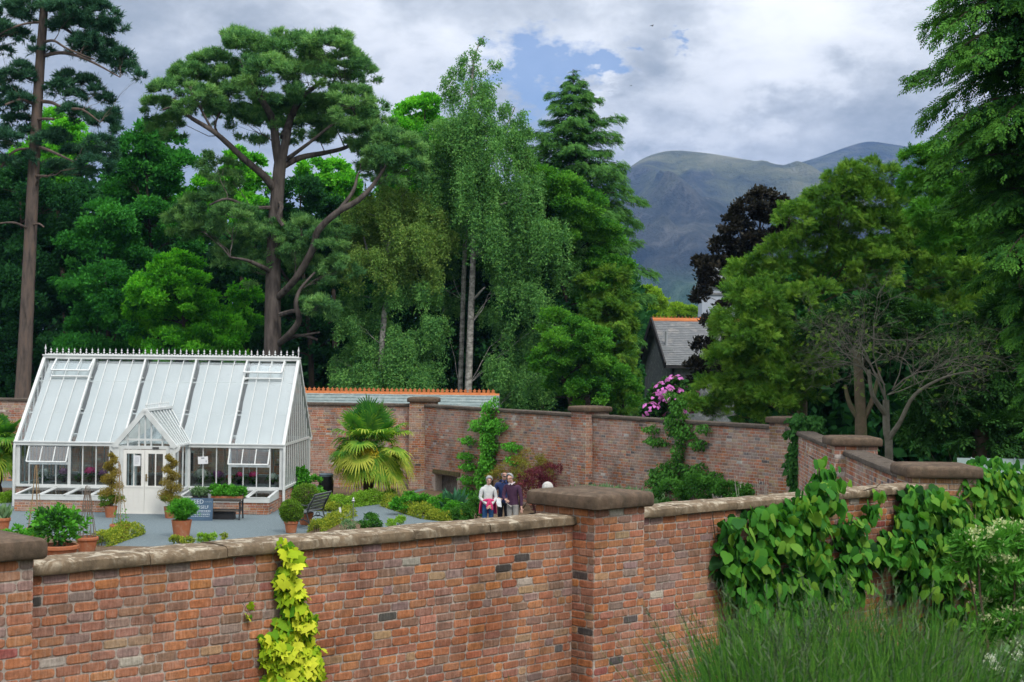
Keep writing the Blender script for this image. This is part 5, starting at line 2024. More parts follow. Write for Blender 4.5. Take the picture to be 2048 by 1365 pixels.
# pale stone ball on its post
p0 = at_depth_ground(1095, 40.0)
t = thing('stone_ball', 'pale weathered stone ball just showing above the central pier cap', 'stone ball', p0)
BASE[t] = Vector((0, 0, 0))
M_PALEST = stonemat('pale_limestone', (0.55, 0.53, 0.50), (0.40, 0.38, 0.34), (0.2, 0.19, 0.18), .3, .3)
cz = W(1095, 975, 40.0).z
m_ = MB()
m_.ball((0, 0, cz), .15, 18, 12)
m_.build('ball', M_PALEST, t, smooth=True)
m_ = MB()
m_.lathe([(.22, 0), (.22, .1), (.12, .18), (.10, cz - .3), (.16, cz - .2), (.10, cz - .14)], 14)
m_.build('pedestal', M_PALEST, t, smooth=True)
# hearth lintel in the far wall
h0, h1, _, hz = FH[0]
t = thing('hearth_lintel', 'mossy stone lintel over the small dark opening in the far wall', 'lintel', OA + uQ_r * 0)
Oh = PA - uQ * 0.42 + nQ * 0.18
m_ = MB()
a, b_ = Oh + uQ_r * (h0 - .15), Oh + uQ_r * (h1 + .22)
m_.loft([[a + nQ * .04 + Vector((0, 0, hz + .02)), a - nQ * .1 + Vector((0, 0, hz + .02)), a - nQ * .1 + Vector((0, 0, hz + .16)), a + nQ * .03 + Vector((0, 0, hz + .18))],
         [b_ + nQ * .04 + Vector((0, 0, hz + .02)), b_ - nQ * .1 + Vector((0, 0, hz + .02)), b_ - nQ * .1 + Vector((0, 0, hz + .16)), b_ + nQ * .03 + Vector((0, 0, hz + .18))]])
m_.build('stone', stonemat('mossy_stone', (0.12, 0.10, 0.05), (0.10, 0.11, 0.04), (0.05, 0.045, 0.03), .7, .5), t, bevel=.01)
# ------------------------------------------------------------------ the three visitors
M_SKIN = mat('skin', (0.60, 0.36, 0.28), (0.54, 0.30, 0.23), 9, 0.6, 0.3)


def skin_mesh(name, verts, edges, radii, m, parent, sub=2, root=0):
    me = bpy.data.meshes.new(name)
    me.from_pydata(verts, edges, [])
    o = link(name, me, parent)
    md = o.modifiers.new('skin', 'SKIN')
    md.use_smooth_shade = True
    md.branch_smoothing = 0.5
    for v, r in zip(me.skin_vertices[0].data, radii):
        v.radius = r if hasattr(r, '__len__') else (r, r)
    for i, v in enumerate(me.skin_vertices[0].data):
        v.use_root = i == root
    s = o.modifiers.new('sub', 'SUBSURF')
    s.levels = s.render_levels = sub
    me.materials.append(m)
    return o


class Sk:
    def __init__(s):
        s.v, s.e, s.r = [], [], []

    def add(s, p, r, frm=None):
        s.v.append(tuple(p))
        s.r.append(r)
        if frm is not None:
            s.e.append((frm, len(s.v) - 1))
        return len(s.v) - 1


def person(label, loc, rz, H, arms, headtilt, top_m, leg_m, hair_m, hair, lean=0.0, collar=None, wide=1.0, glasses=None):
    """local frame: faces -y, x to the viewer's right when facing the camera; arms: ((elbow, wrist, finger direction), ...) for -x and +x"""
    k = H / 1.75
    t = thing('person', label, 'person', loc)
    BASE[t] = Vector((0, 0, 0))
    t.rotation_euler.z = rz

    def S(x, y, z):
        return Vector((x * k, (y - lean * max(0, z - .95)) * k, z * k))
    b, top, leg = Sk(), Sk(), Sk()
    pel = b.add(S(0, 0, .95), (.145 * k * wide, .10 * k))
    spi = b.add(S(0, 0, 1.13), (.125 * k * wide, .095 * k), pel)
    che = b.add(S(0, 0, 1.32), (.12 * k * wide, .085 * k), spi)
    nb = b.add(S(0, .01, 1.46), (.065 * k, .06 * k), che)
    hx, hy = headtilt
    nk = b.add(S(hx * .2, -.01 + hy * .2, 1.51), .054 * k, nb)
    hp = S(hx * .7, -.02 + hy * .8, 1.575)
    hd = b.add(hp, (.074 * k, .082 * k), nk)
    fd = Vector((hx * 1.2, -1, -.25 + hy * 4)).normalized()           # the way the face looks
    hm = b.add(hp + Vector((hx * .3 * k, -.005 * k, .075 * k)), (.088 * k, .102 * k), hd)
    b.add(hp + Vector((hx * .4 * k, .01 * k, .135 * k)), (.072 * k, .084 * k), hm)
    b.add(hp + Vector((fd.x * .07, fd.y * .07, -.03)) * k, (.03 * k, .028 * k), hd)      # chin
    b.add(hp + Vector((fd.x * .112, fd.y * .112, .035)) * k, .012 * k, hm)                # nose
    for sx in (-1, 1):
        b.add(hp + Vector((sx * .084, .01, .05)) * k, (.010 * k, .022 * k), hm)           # ears
    th_ = top.add(S(0, 0, .80), (.178 * k * wide, .135 * k))
    tp = top.add(S(0, 0, .93), (.172 * k * wide, .13 * k), th_)
    t1 = top.add(S(0, 0, 1.12), (.152 * k * wide, .12 * k), tp)
    t2 = top.add(S(0, 0, 1.31), (.185 * k * wide, .13 * k), t1)
    t3 = top.add(S(0, .01, 1.43), (.135 * k, .105 * k), t2)
    top.add(S(0, .0, 1.50), (.078 * k, .074 * k), t3)
    for sx, (el, wr, fd2) in zip((-1, 1), arms):
        sh = S(sx * .185 * wide, 0, 1.385)
        el, wr = S(*el), S(*wr)
        s0 = b.add(sh - Vector((0, 0, .02 * k)), .040 * k, che)
        s1 = b.add(el, .042 * k, s0)
        s2 = b.add(wr, .027 * k, s1)
        hd_ = Vector(fd2).normalized()
        side = hd_.cross(Vector((0, -1, .2))).normalized()
        pm = b.add(wr + hd_ * .055 * k, (.036 * k, .018 * k), s2)
        p0 = top.add(sh, .082 * k, t2)
        p1 = top.add(sh.lerp(el, .55), .060 * k, p0)
        p2 = top.add(el, .055 * k, p1)
        top.add(el.lerp(wr, .92), .040 * k, p2)
        # five fingers of their own
        for q, (off, ln) in enumerate(((-.027, .062), (-.010, .075), (.008, .07), (.025, .055))):
            a = wr + (hd_ * .085 + side * off) * k
            f0 = b.add(a, .0095 * k, pm)
            f1 = b.add(a + (hd_ * ln * .55 + Vector((0, .006, -.006))) * k, .0085 * k, f0)
            b.add(a + (hd_ * ln + Vector((0, .024, -.016))) * k, .007 * k, f1)
        th = b.add(wr + (hd_ * .045 + side * -.045 * sx) * k, .010 * k, pm)
        b.add(wr + (hd_ * .085 + side * -.062 * sx) * k, .008 * k, th)
    lp = leg.add(S(0, 0, .96), (.125 * k * wide, .095 * k))
    for sx in (-1, 1):
        h = b.add(S(sx * .085, 0, .86), (.085 * k, .085 * k), pel)
        kn = b.add(S(sx * .095, -.01, .50), .055 * k, h)
        an = b.add(S(sx * .10, .02, .09), .038 * k, kn)
        b.add(S(sx * .11, -.10, .035), (.035 * k, .03 * k), an)
        l0 = leg.add(S(sx * .09, 0, .84), (.098 * k, .102 * k), lp)
        l1 = leg.add(S(sx * .095, -.01, .50), .072 * k, l0)
        leg.add(S(sx * .10, .02, .10), .064 * k, l1)
    skin_mesh('body', b.v, b.e, b.r, M_SKIN, t)
    skin_mesh('top', top.v, top.e, top.r, top_m, t)
    skin_mesh('trousers', leg.v, leg.e, leg.r, leg_m, t)
    for sx in (-1, 1):
        m_ = MB()
        m_.loft([[Vector((sx * .105 + x * w, y, z)) * k for x, z in ((-.045, .0), (.045, 0), (.042, .06), (0, .10), (-.042, .06))] for y, w in ((.085, .8), (.03, 1), (-.08, 1), (-.17, .6))])
        m_.build('shoe', M_DARK, t, smooth=True)
        e = MB()
        c = hp + (fd * .082 + Vector((sx * .032, 0, .062))) * k
        e.ball(c, .011 * k, 8, 6)
        e.build('eye', M_DARK, t)
    mo = MB()
    side = fd.cross(Vector((0, 0, 1))).normalized()
    c = hp + (fd * .098 + Vector((0, 0, -.005))) * k
    mo.bar(c - side * .022 * k, c + side * .022 * k, .006, .008)
    mo.build('mouth', mat('lips', (0.34, 0.13, 0.11), (0.3, 0.11, 0.1)), t)
    # hair: a shell that leaves the face free
    hm_ = MB()
    V, Fc = [], []
    hc = hp + Vector((hx * .35, .006, .078)) * k
    n, mm = 18, 10
    lo = {'short': 2.35, 'fringe': 2.15, 'bald': 2.15}[hair]
    for i in range(mm + 1):
        for j in range(n):
            az = 2 * math.pi * j / n
            front = max(0.0, -math.sin(az)) ** .8
            mx_ = lo - front * {'short': 1.25, 'fringe': 1.45, 'bald': 1.6}[hair]
            mn = 0.0 if hair != 'bald' else 1.35
            a = mn + (max(mx_, mn + .05) - mn) * i / mm
            rr = 1 + .03 * math.sin(j * 2.7 + i)
            V.append(hc + Vector((.100 * math.sin(a) * math.cos(az), .118 * math.sin(a) * math.sin(az), .106 * math.cos(a))) * k * rr)
    for i in range(mm):
        for j in range(n):
            j2 = (j + 1) % n
            Fc.append((i * n + j, (i + 1) * n + j, (i + 1) * n + j2, i * n + j2))
    hm_.add(V, Fc)
    ho = hm_.build('hair', hair_m, t, smooth=True)
    ho.modifiers.new('thick', 'SOLIDIFY').thickness = .012
    if collar:
        c = MB()
        pts = [S(.078 * math.cos(a), .0 + .078 * math.sin(a), 1.495 - .028 * max(0, -math.sin(a))) for a in [i * math.pi / 8 for i in range(17)]]
        c.tube(pts, .016 * k, 6)
        for sx in (-1, 1):
            c.add([S(sx * .008, -.09, 1.475), S(sx * .06, -.07, 1.51), S(sx * .075, -.10, 1.455), S(sx * .035, -.125, 1.43)], [(0, 1, 2, 3)])
        c.build('collar', collar, t, smooth=True)
    if glasses:
        g = MB()
        for sx in (-1, 1):
            c = hp + (fd * .098 + Vector((sx * .034, 0, .062))) * k
            g.bar(c - side * .024 * k, c + side * .024 * k, .012 * k, .034 * k)
            g.bar(c + Vector((sx * .03, 0, 0)) * k, hp + Vector((sx * .088, .01, .065)) * k, .006 * k)
        g.build('glasses', glasses, t)
    return t


M_KNIT = mat('pale_knit', (0.60, 0.61, 0.60), (0.50, 0.51, 0.51), 18, 0.95, 0.05, bump=.3, bscale=90)
M_JEANS = mat('blue_jeans', (0.035, 0.095, 0.22), (0.025, 0.065, 0.16), 10, 0.9, 0.1)
M_NAVY = mat('navy_jacket', (0.022, 0.038, 0.115), (0.014, 0.025, 0.08), 7, 0.8, 0.2)
M_DARKTR = mat('dark_trousers', (0.03, 0.03, 0.035), (0.02, 0.02, 0.025), 7, 0.9, 0.1)
M_PLUM = mat('plum_jumper', (0.085, 0.042, 0.075), (0.06, 0.03, 0.055), 14, 0.95, 0.05, bump=.3, bscale=90)
M_STONE_TR = mat('stone_trousers', (0.34, 0.32, 0.30), (0.27, 0.255, 0.24), 7, 0.9, 0.1)
M_GREYHAIR = mat('grey_hair', (0.36, 0.36, 0.37), (0.22, 0.22, 0.23), 30, 0.7, 0.3, bump=.6, bscale=80)
M_PINK = mat('pink_jacket', (0.62, 0.05, 0.17), (0.5, 0.035, 0.13), 9, 0.7, 0.2)
M_SHIRT = mat('pale_shirt', (0.66, 0.58, 0.60), (0.58, 0.5, 0.53), 9, 0.9, 0.1)

pw = at_depth_ground(976, 42.0)
t = person('woman with short grey hair in a pale jumper and jeans, pink jacket round her waist', pw, R(8), 1.66,
           (((-.235, -.02, 1.10), (-.03, -.20, .92), (.7, -.25, -.55)), ((.235, -.02, 1.10), (.06, -.21, .91), (-.7, -.25, -.5))),
           (.02, -.05), M_KNIT, M_JEANS, M_GREYHAIR, 'short', wide=.93)
m_ = MB()
m_.tube([(.195 * math.cos(a), .15 * math.sin(a), .99 + .02 * math.sin(a * 3)) for a in [i * math.pi / 10 for i in range(21)]], .035, 8)
m_.ball((.02, -.16, .98), (.05, .04, .05), 10, 8)
m_.tube([(.03, -.17, .97), (.07, -.19, .86), (.10, -.18, .74)], [.035, .045, .03], 8)
m_.tube([(0, -.17, .97), (-.03, -.19, .88), (-.04, -.18, .78)], [.035, .045, .03], 8)
m_.loft([[(.20 * w * math.cos(a), .15 * w * math.sin(a), z) for a in [math.pi * (-.08 + 1.16 * i / 12) for i in range(13)]] for z, w in ((1.0, 1.0), (.85, 1.12), (.66, 1.2), (.60, 1.18))], closed=False)
jk = m_.build('waist_jacket', M_PINK, t, smooth=True)
jk.modifiers.new('thick', 'SOLIDIFY').thickness = .012

pn = at_depth_ground(1007, 42.55)
person('bald man in a navy jacket and dark glasses standing between the other two visitors', pn, R(12), 1.76,
       (((-.27, .02, 1.10), (-.17, -.20, 1.0), (.4, -.8, -.1)), ((.27, .0, 1.10), (.12, -.18, 1.0), (-.6, -.6, -.1))),
       (.02, -.03), M_NAVY, M_DARKTR, M_GREYHAIR, 'bald', collar=M_NAVY, glasses=M_DARK)
pp = at_depth_ground(1026, 42.0)
person('grey haired man in a plum jumper and pale trousers, leaning forward', pp, R(-24), 1.74,
       (((-.24, -.10, 1.10), (-.10, -.26, 1.02), (.8, -.5, -.2)), ((.27, -.02, 1.08), (.29, -.08, .82), (.12, -.25, -1))),
       (-.03, -.07), M_PLUM, M_STONE_TR, M_GREYHAIR, 'fringe', lean=.16, collar=M_SHIRT, wide=1.05)
pa = W(997, 1006, 41.75)
t = thing('paper_bag', 'crumpled white paper held beside the woman in the pale jumper', 'paper', pa)
BASE[t] = Vector((0, 0, 0))
m_ = MB()
m_.loft([[(-.05, -.02, .11), (.06, -.03, .12), (.07, .03, .10), (-.05, .03, .12)], [(-.06, -.035, 0), (.07, -.03, .01), (.075, .03, 0), (-.05, .03, 0)], [(-.02, -.03, -.10), (.09, -.02, -.12), (.09, .02, -.12), (-.01, .02, -.10)]])
m_.build('sheet', M_PAPER, t, bevel=.006)
# ------------------------------------------------------------------ trees
M_PINEBARK = mat('pine_bark', (0.15, 0.128, 0.115), (0.095, 0.08, 0.073), 5, 0.95, 0.1, bump=1.0, bscale=9, stretch=(1, 1, .22), c3=(0.04, 0.034, 0.032))
M_PINERED = mat('red_pine_bark', (0.17, 0.118, 0.09), (0.12, 0.095, 0.083), 5, 0.95, 0.1, bump=0.9, bscale=9, stretch=(1, 1, .22), c3=(0.05, 0.042, 0.038))
M_BIRCHBARK = mat('birch_bark', (0.50, 0.48, 0.45), (0.27, 0.26, 0.24), 5, 0.85, 0.15, stretch=(1, 1, 1.6), c3=(0.09, 0.085, 0.08))
M_BARK = mat('dark_bark', (0.07, 0.055, 0.042), (0.045, 0.037, 0.03), 4, 0.95, 0.1, bump=.6, bscale=14)
M_GREYTWIG = mat('lichened_twig', (0.19, 0.18, 0.145), (0.11, 0.105, 0.08), 6, 0.9, 0.1)
M_YEWBARK = mat('yew_bark', (0.16, 0.115, 0.085), (0.10, 0.085, 0.055), 3, 0.95, 0.1, c3=(0.13, 0.14, 0.07))
ML_PINE = leafmat('pine_needles', [(0.020, 0.060, 0.025), (0.040, 0.10, 0.036), (0.068, 0.145, 0.05), (0.10, 0.18, 0.06)], trans=.2, k=2.3)
ML_PINE2 = leafmat('blue_pine_needles', [(0.010, 0.036, 0.024), (0.020, 0.060, 0.036), (0.035, 0.088, 0.05)], trans=.15, k=2.0)
ML_BIRCH = leafmat('birch_leaves', [(0.025, 0.075, 0.025), (0.042, 0.11, 0.034), (0.065, 0.15, 0.045), (0.09, 0.18, 0.05)], trans=.32, k=2.2)
ML_BIRCHY = leafmat('yellowish_birch_leaves', [(0.045, 0.10, 0.025), (0.075, 0.14, 0.034), (0.11, 0.18, 0.045), (0.15, 0.21, 0.055)], trans=.32, k=1.9)
ML_CYP = leafmat('cypress_sprays', [(0.015, 0.052, 0.016), (0.028, 0.085, 0.022), (0.048, 0.12, 0.028)], trans=.25, k=1.9)
ML_WBRIGHT = leafmat('bright_wood_leaves', [(0.025, 0.12, 0.010), (0.045, 0.18, 0.014), (0.075, 0.25, 0.02), (0.11, 0.30, 0.025)], trans=.35, k=1.9)
ML_WB2 = leafmat('fresh_wood_leaves', [(0.020, 0.085, 0.012), (0.036, 0.13, 0.016), (0.06, 0.18, 0.022), (0.09, 0.22, 0.028)], trans=.32, k=1.55)
ML_WMID = leafmat('mid_wood_leaves', [(0.014, 0.075, 0.014), (0.024, 0.115, 0.022), (0.038, 0.155, 0.028)], trans=.32, k=2.0)
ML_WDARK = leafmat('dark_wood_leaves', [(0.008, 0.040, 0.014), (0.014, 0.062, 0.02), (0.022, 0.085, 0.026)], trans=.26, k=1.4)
ML_YEW = leafmat('yew_sprays', [(0.022, 0.065, 0.010), (0.042, 0.11, 0.014), (0.075, 0.155, 0.02), (0.11, 0.19, 0.026)], trans=.26, k=1.6)
ML_YEWD = leafmat('dark_yew_sprays', [(0.010, 0.036, 0.010), (0.018, 0.058, 0.014), (0.03, 0.085, 0.018)], trans=.15, k=1.6)
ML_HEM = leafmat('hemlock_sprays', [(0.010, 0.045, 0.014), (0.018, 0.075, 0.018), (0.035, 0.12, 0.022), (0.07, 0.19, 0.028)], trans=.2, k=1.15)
ML_COPPER = leafmat('copper_leaves', [(0.011, 0.012, 0.010), (0.020, 0.020, 0.015), (0.038, 0.033, 0.025)], trans=.1, spec=.2, rough=.5, k=1.0)
ML_FARY = leafmat('yellow_green_leaves', [(0.09, 0.19, 0.015), (0.15, 0.26, 0.02), (0.2, 0.31, 0.03)], trans=.3)


def tree_root(name, label, base, cat='tree', group=None):
    return thing(name, label, cat, base, group)


def trunk(t, segs, m, n=10, extra=None, name='trunk'):
    """segs: list of (points, radii) tubes, smoothed"""
    mb = MB()
    for pts, rad in segs:
        p, r = smooth_path(pts, rad, 4)
        mb.tube(p, r, n if max(rad) > .12 else 6, False)
    if extra:
        extra(mb)
    return mb.build(name, m, t, smooth=True)


def pine_pads(t, blobs, n, size, m, flat_up=.9, name='crown'):
    P, O, T = blob_points(blobs, n, sub=26, rsub=.245, up=.8, inner=.55)
    D = unit(O * .8 + rng.normal(size=O.shape) * .55 + np.array([0, 0, .55]))
    return leaf_obj(name, P, D, rdir(len(P)), size * rng.uniform(.7, 1.35, len(P)), 'needles', m, t, T)


# big Scots pine in the middle
Y = 70.0
base = at_depth_ground(545, Y)
t = tree_root('pine_tree', 'big spreading Scots pine with a domed crown behind the greenhouse', base)
cl = [(500, 118, 72), (435, 150, 55), (580, 118, 66), (655, 112, 58), (695, 150, 55), (470, 175, 50), (540, 165, 60), (620, 165, 60),
      (385, 165, 42), (350, 195, 50), (322, 225, 38), (400, 205, 44), (425, 225, 30), (335, 255, 36), (370, 150, 30),
      (545, 240, 62), (500, 250, 46), (600, 232, 62), (660, 240, 56), (700, 215, 54), (745, 235, 42), (720, 265, 46), (470, 195, 34), (630, 262, 40),
      (770, 290, 44), (740, 310, 40), (800, 300, 44), (770, 335, 50), (820, 340, 38), (745, 345, 34),
      (420, 420, 52), (370, 450, 46), (470, 445, 46), (420, 470, 44), (500, 495, 40), (460, 520, 36), (545, 470, 34), (600, 470, 46), (650, 490, 42), (590, 500, 36), (680, 470, 36), (610, 540, 36), (650, 560, 34), (560, 520, 24), (500, 545, 34), (600, 590, 30), (640, 620, 38), (680, 540, 36), (430, 335, 34), (460, 360, 26)]
blobs = pxblobs([(x, y, r * 1.09) for x, y, r in cl], Y, flat=.74, deep=1.1, spread=1.7)
segs = []
for lst in ([(541, 860, 26), (545, 720, 22), (546, 560, 19), (551, 440, 17.5), (557, 360, 16), (561, 320, 15)],
            [(560, 335, 13), (552, 290, 11), (545, 240, 10), (520, 195, 7, -1), (495, 155, 4, -1.5), (480, 120, 2, -2)],
            [(562, 330, 12), (572, 280, 10), (582, 235, 9, 1), (605, 195, 7, 1), (640, 165, 5, 1.5), (670, 130, 3, 1.5)],
            [(565, 275, 7), (590, 200, 5, 2), (585, 150, 3, 2)],
            [(551, 382, 11), (528, 352, 9.5, -.5), (492, 322, 8, -1), (458, 290, 7, -1.5), (425, 262, 6, -2), (385, 238, 5, -2), (350, 215, 3, -2), (325, 220, 2, -2)],
            [(425, 262, 4, -2), (405, 225, 3, -2), (380, 180, 2, -2)],
            [(455, 290, 4, -1.5), (430, 255, 3, -1), (445, 215, 2, -.5)],
            [(563, 335, 9), (600, 316, 7.5, .5), (650, 306, 6, 1), (690, 296, 5, 1.2), (735, 275, 3.5, 1.2), (780, 280, 2, 1)],
            [(575, 318, 6), (620, 285, 4, -1), (665, 250, 3, -1.2), (710, 230, 2, -1)],
            [(550, 600, 9), (590, 560, 9, -1), (625, 500, 9, -1.6), (636, 462, 8.5, -2), (675, 425, 8, -2.4), (715, 402, 7, -2.6), (745, 372, 5, -2.6), (770, 335, 3, -2.6)],
            [(675, 425, 6, -2.4), (705, 385, 4.5, -2.4), (715, 350, 3, -2.2)],
            [(556, 402, 6, .2), (563, 415, 5.5, -.7), (556, 435, 5, -1), (566, 452, 4.5, -1.1)],
            [(548, 415, 5), (500, 415, 4, -1), (455, 398, 3, -2), (420, 410, 2, -2)],
            [(545, 545, 7), (515, 530, 5.5, -1), (490, 520, 3.5, -1.6), (460, 515, 2, -2)],
            [(555, 690, 9), (580, 668, 8.5, -1), (598, 640, 7.5, -1.5), (592, 610, 6, -1.8), (600, 580, 4, -1.8), (630, 545, 2.5, -1.8)],
            [(560, 630, 6, -.6), (590, 622, 5, -1.4), (602, 628, 4, -1.6)],
            [(575, 672, 4, -.8), (610, 672, 3.5, -1), (635, 680, 3, -1)], [(560, 685, 4), (600, 672, 3, -1), (640, 665, 2, -1.2)],
            [(553, 470, 5), (600, 490, 4, 1), (650, 480, 2.5, 1.4)], [(548, 520, 4), (590, 575, 3, 1), (640, 600, 2, 1.4)]):
    segs.append(pxpath([(q[0], q[1], q[2] * .8) + tuple(q[3:]) for q in lst], Y))
trunk(t, segs, M_PINEBARK, 14, lambda mb: limbs_to_blobs(mb, blobs, [p for s in segs for p in s[0]], .045, twigs=5))
pine_pads(t, blobs, 66000, .20, ML_PINE)

# tall pine at the left edge
Y = 66.0
base = at_depth_ground(40, Y)
t = tree_root('pine_tree', 'tall bare stemmed pine at the left edge with dark drooping tiers', base)
cl = [(150, 20, 44), (200, 25, 36), (110, 30, 44), (60, 15, 44), (20, 30, 36), (30, 75, 34), (140, 60, 40), (195, 60, 34), (225, 55, 26), (180, 85, 30),
      (200, 95, 30), (225, 120, 30), (245, 115, 26), (185, 112, 24), (262, 140, 18), (280, 155, 14), (150, 95, 24), (240, 140, 18),
      (140, 160, 28), (170, 170, 28), (120, 175, 22), (195, 185, 16), (215, 200, 20), (225, 225, 15), (150, 195, 24), (105, 180, 18),
      (40, 140, 26), (15, 155, 24), (55, 155, 20), (25, 190, 26), (70, 105, 14), (5, 105, 18), (95, 105, 12), (45, 205, 26), (10, 215, 24),
      (170, 235, 28), (200, 245, 28), (225, 240, 18), (235, 265, 16), (140, 225, 22), (35, 250, 34), (15, 280, 36), (60, 270, 24), (90, 285, 26), (115, 275, 26), (150, 310, 30), (200, 290, 32), (190, 330, 34), (215, 310, 26), (60, 320, 24), (120, 340, 30), (10, 330, 30), (160, 350, 30),
      (-30, 60, 50), (-40, 160, 50), (-40, 280, 60)]
blobs = pxblobs(cl, Y, flat=.52, deep=1.3, spread=1.8)
segs = []
for lst in ([(36, 880, 19), (45, 790, 17.5), (55, 600, 15), (62, 450, 14), (68, 330, 13), (73, 240, 12), (80, 130, 11), (87, 30, 9.5), (92, -80, 7), (96, -200, 4)],
            [(88, 112, 4.5), (120, 106, 4, -.5), (155, 112, 3.5, -1), (195, 130, 2.5, -1), (240, 155, 1.2, -1)],
            [(90, 48, 4), (120, 52, 3.5, .6), (160, 78, 2.6, 1), (200, 95, 2, 1), (265, 140, 1, 1)],
            [(88, 85, 3.5), (108, 82, 3, -1), (135, 98, 2.5, -1.4), (190, 120, 1.5, -1.5)],
            [(80, 203, 4.5), (105, 206, 4, -.6), (130, 218, 3.5, -1), (165, 220, 2.6, -1.2), (200, 245, 1.6, -1.3)],
            [(77, 165, 3), (110, 168, 2.6, .8), (150, 180, 1.8, 1.2), (180, 190, 1, 1.3)],
            [(66, 208, 4), (40, 200, 3, -.6), (10, 210, 2, -1)], [(80, 45, 3.2), (50, 48, 2.8, -.8), (20, 58, 2.2, -1), (-10, 75, 1.6, -1)],
            [(70, 163, 3), (45, 155, 2.4, .8), (15, 160, 1.6, 1)],
            [(72, 240, 3.4), (90, 238, 3.2, -.6), (108, 239, 2.8, -.8)], [(70, 292, 4), (100, 302, 3.6, -.8), (148, 324, 2, -1.2)],
            [(62, 298, 3.6), (35, 300, 3.2, -1), (15, 315, 2.6, -1.2), (2, 335, 2, -1.2)], [(65, 352, 3.4), (95, 353, 3, -.6)], [(70, 375, 3), (78, 358, 2.4, -.5)],
            [(60, 460, 3), (30, 446, 2.4, -.8), (0, 447, 1.6, -1)], [(62, 452, 2.6), (78, 448, 2.2, -.5), (88, 455, 1.6, -.6)]):
    segs.append(pxpath([(q[0], q[1], q[2] * .88) + tuple(q[3:]) for q in lst], Y))
trunk(t, segs, M_PINERED, 14, lambda mb: limbs_to_blobs(mb, blobs, [p for s in segs for p in s[0]], .04, twigs=5))
pine_pads(t, blobs, 17000, .23, ML_PINE2)


# weeping birches
def weep(t, blobs, n_str, per, size, m, lens=(.6, 1.25), name='crown'):
    wts = np.array([b[1][0] * b[1][2] for b in blobs])
    which = rng.choice(len(blobs), n_str, p=wts / wts.sum())
    C = np.array([b[0] for b in blobs])[which]
    Rr = np.array([b[1] for b in blobs])[which]
    nb_ = 7
    arcs = rdir(len(blobs) * nb_).reshape(len(blobs), nb_, 3)
    arcs[..., 2] = np.abs(arcs[..., 2]) * .9 - .1
    d = unit(arcs[which, rng.integers(0, nb_, n_str)] + rng.normal(size=(n_str, 3)) * .13)
    rr_ = rng.random(n_str) ** .6 * 1.12
    S0 = C + d * Rr * rr_[:, None] - np.array([0, 0, .25]) * (rr_ ** 3 * Rr[:, 2])[:, None]
    L = Rr[:, 2] * rng.uniform(*lens, n_str)
    outw = d * np.array([1, 1, 0]) * rng.uniform(.02, .2, n_str)[:, None]
    f = rng.random((n_str, per)) ** .9
    P = S0[:, None, :] + (outw * L[:, None])[:, None, :] * (f ** .6)[..., None] + np.array([0, 0, -1.0]) * (L[:, None] * f ** 1.3)[..., None]
    P = P + rng.normal(size=P.shape) * .07
    P = P.reshape(-1, 3)
    D = unit(np.array([0, 0, -1.0]) + rng.normal(size=P.shape) * .5)
    st = rng.random(n_str)
    T = np.clip(np.repeat(st, per) * .6 + .4 * rng.random(len(P)), 0, 1)
    return leaf_obj(name, P, D, rdir(len(P)), size * rng.uniform(.7, 1.3, len(P)), 'cluster', m, t, T)


Y = 71.0
t = tree_root('birch_tree', 'tall white stemmed silver birch with a thin weeping top', at_depth_ground(937, Y))
top = [(962, 80, 7), (945, 105, 14), (932, 118, 18), (915, 140, 17), (955, 140, 18), (985, 130, 10), (900, 155, 14), (1000, 130, 7), (930, 165, 26), (905, 190, 22), (960, 180, 24), (985, 165, 16), (890, 170, 8), (935, 205, 30), (975, 205, 24),
       (1020, 215, 20), (1045, 230, 17), (1030, 245, 22), (1055, 260, 14)]
cl = [(915, 240, 46), (960, 250, 46), (1000, 260, 40), (885, 255, 36), (1030, 280, 34), (870, 290, 40), (920, 300, 56), (975, 310, 56), (1030, 320, 44), (890, 350, 54), (945, 360, 60), (1005, 370, 60), (1060, 370, 46), (870, 400, 44), (1100, 395, 40),
      (960, 430, 54), (1020, 440, 60), (1080, 450, 56), (1125, 465, 40), (1000, 490, 50), (1060, 520, 56), (1110, 520, 44), (1020, 560, 44), (1070, 590, 46), (1030, 640, 44), (985, 620, 26), (1060, 680, 50), (1020, 720, 46), (1090, 650, 36), (1000, 770, 40), (1060, 760, 46)]
bt = pxblobs(top, Y, flat=1.1, deep=1.0, spread=.8)
bb = pxblobs(cl, Y, flat=.95, deep=1.0, spread=1.1)
segs = []
for lst in ([(934, 880, 8.5), (937, 770, 7.4), (941, 650, 6.6), (946, 520, 5.8), (949, 400, 5), (947, 300, 4), (942, 220, 3.2), (945, 150, 2.2), (950, 110, 1.4), (968, 72, .7)],
            [(947, 340, 3), (930, 290, 2.4), (915, 250, 1.6), (895, 235, 1)], [(948, 360, 3), (975, 320, 2.2, .6), (1005, 270, 1.6, .8), (1030, 215, 1, .8)], [(947, 600, 2.4), (960, 585, 2, -.6), (970, 575, 1.4, -.8)], [(948, 420, 2.4), (1000, 410, 2, -.8), (1060, 390, 1.2, -1.2), (1072, 378, 1, -1.2)]):
    segs.append(pxpath(lst, Y))
trunk(t, segs, M_BIRCHBARK, 10, lambda mb: limbs_to_blobs(mb, bt[::2] + bb[::2], segs[0][0], .028, twigs=3))
weep(t, bb, 3500, 13, .135, ML_BIRCH, (.7, 1.9))
weep(t, bt, 400, 10, .125, ML_BIRCH, (.7, 1.9), name='weeping_top')
Y = 71.8
t = tree_root('birch_tree', 'slim second birch stem just left of the tall silver birch', at_depth_ground(919, Y))
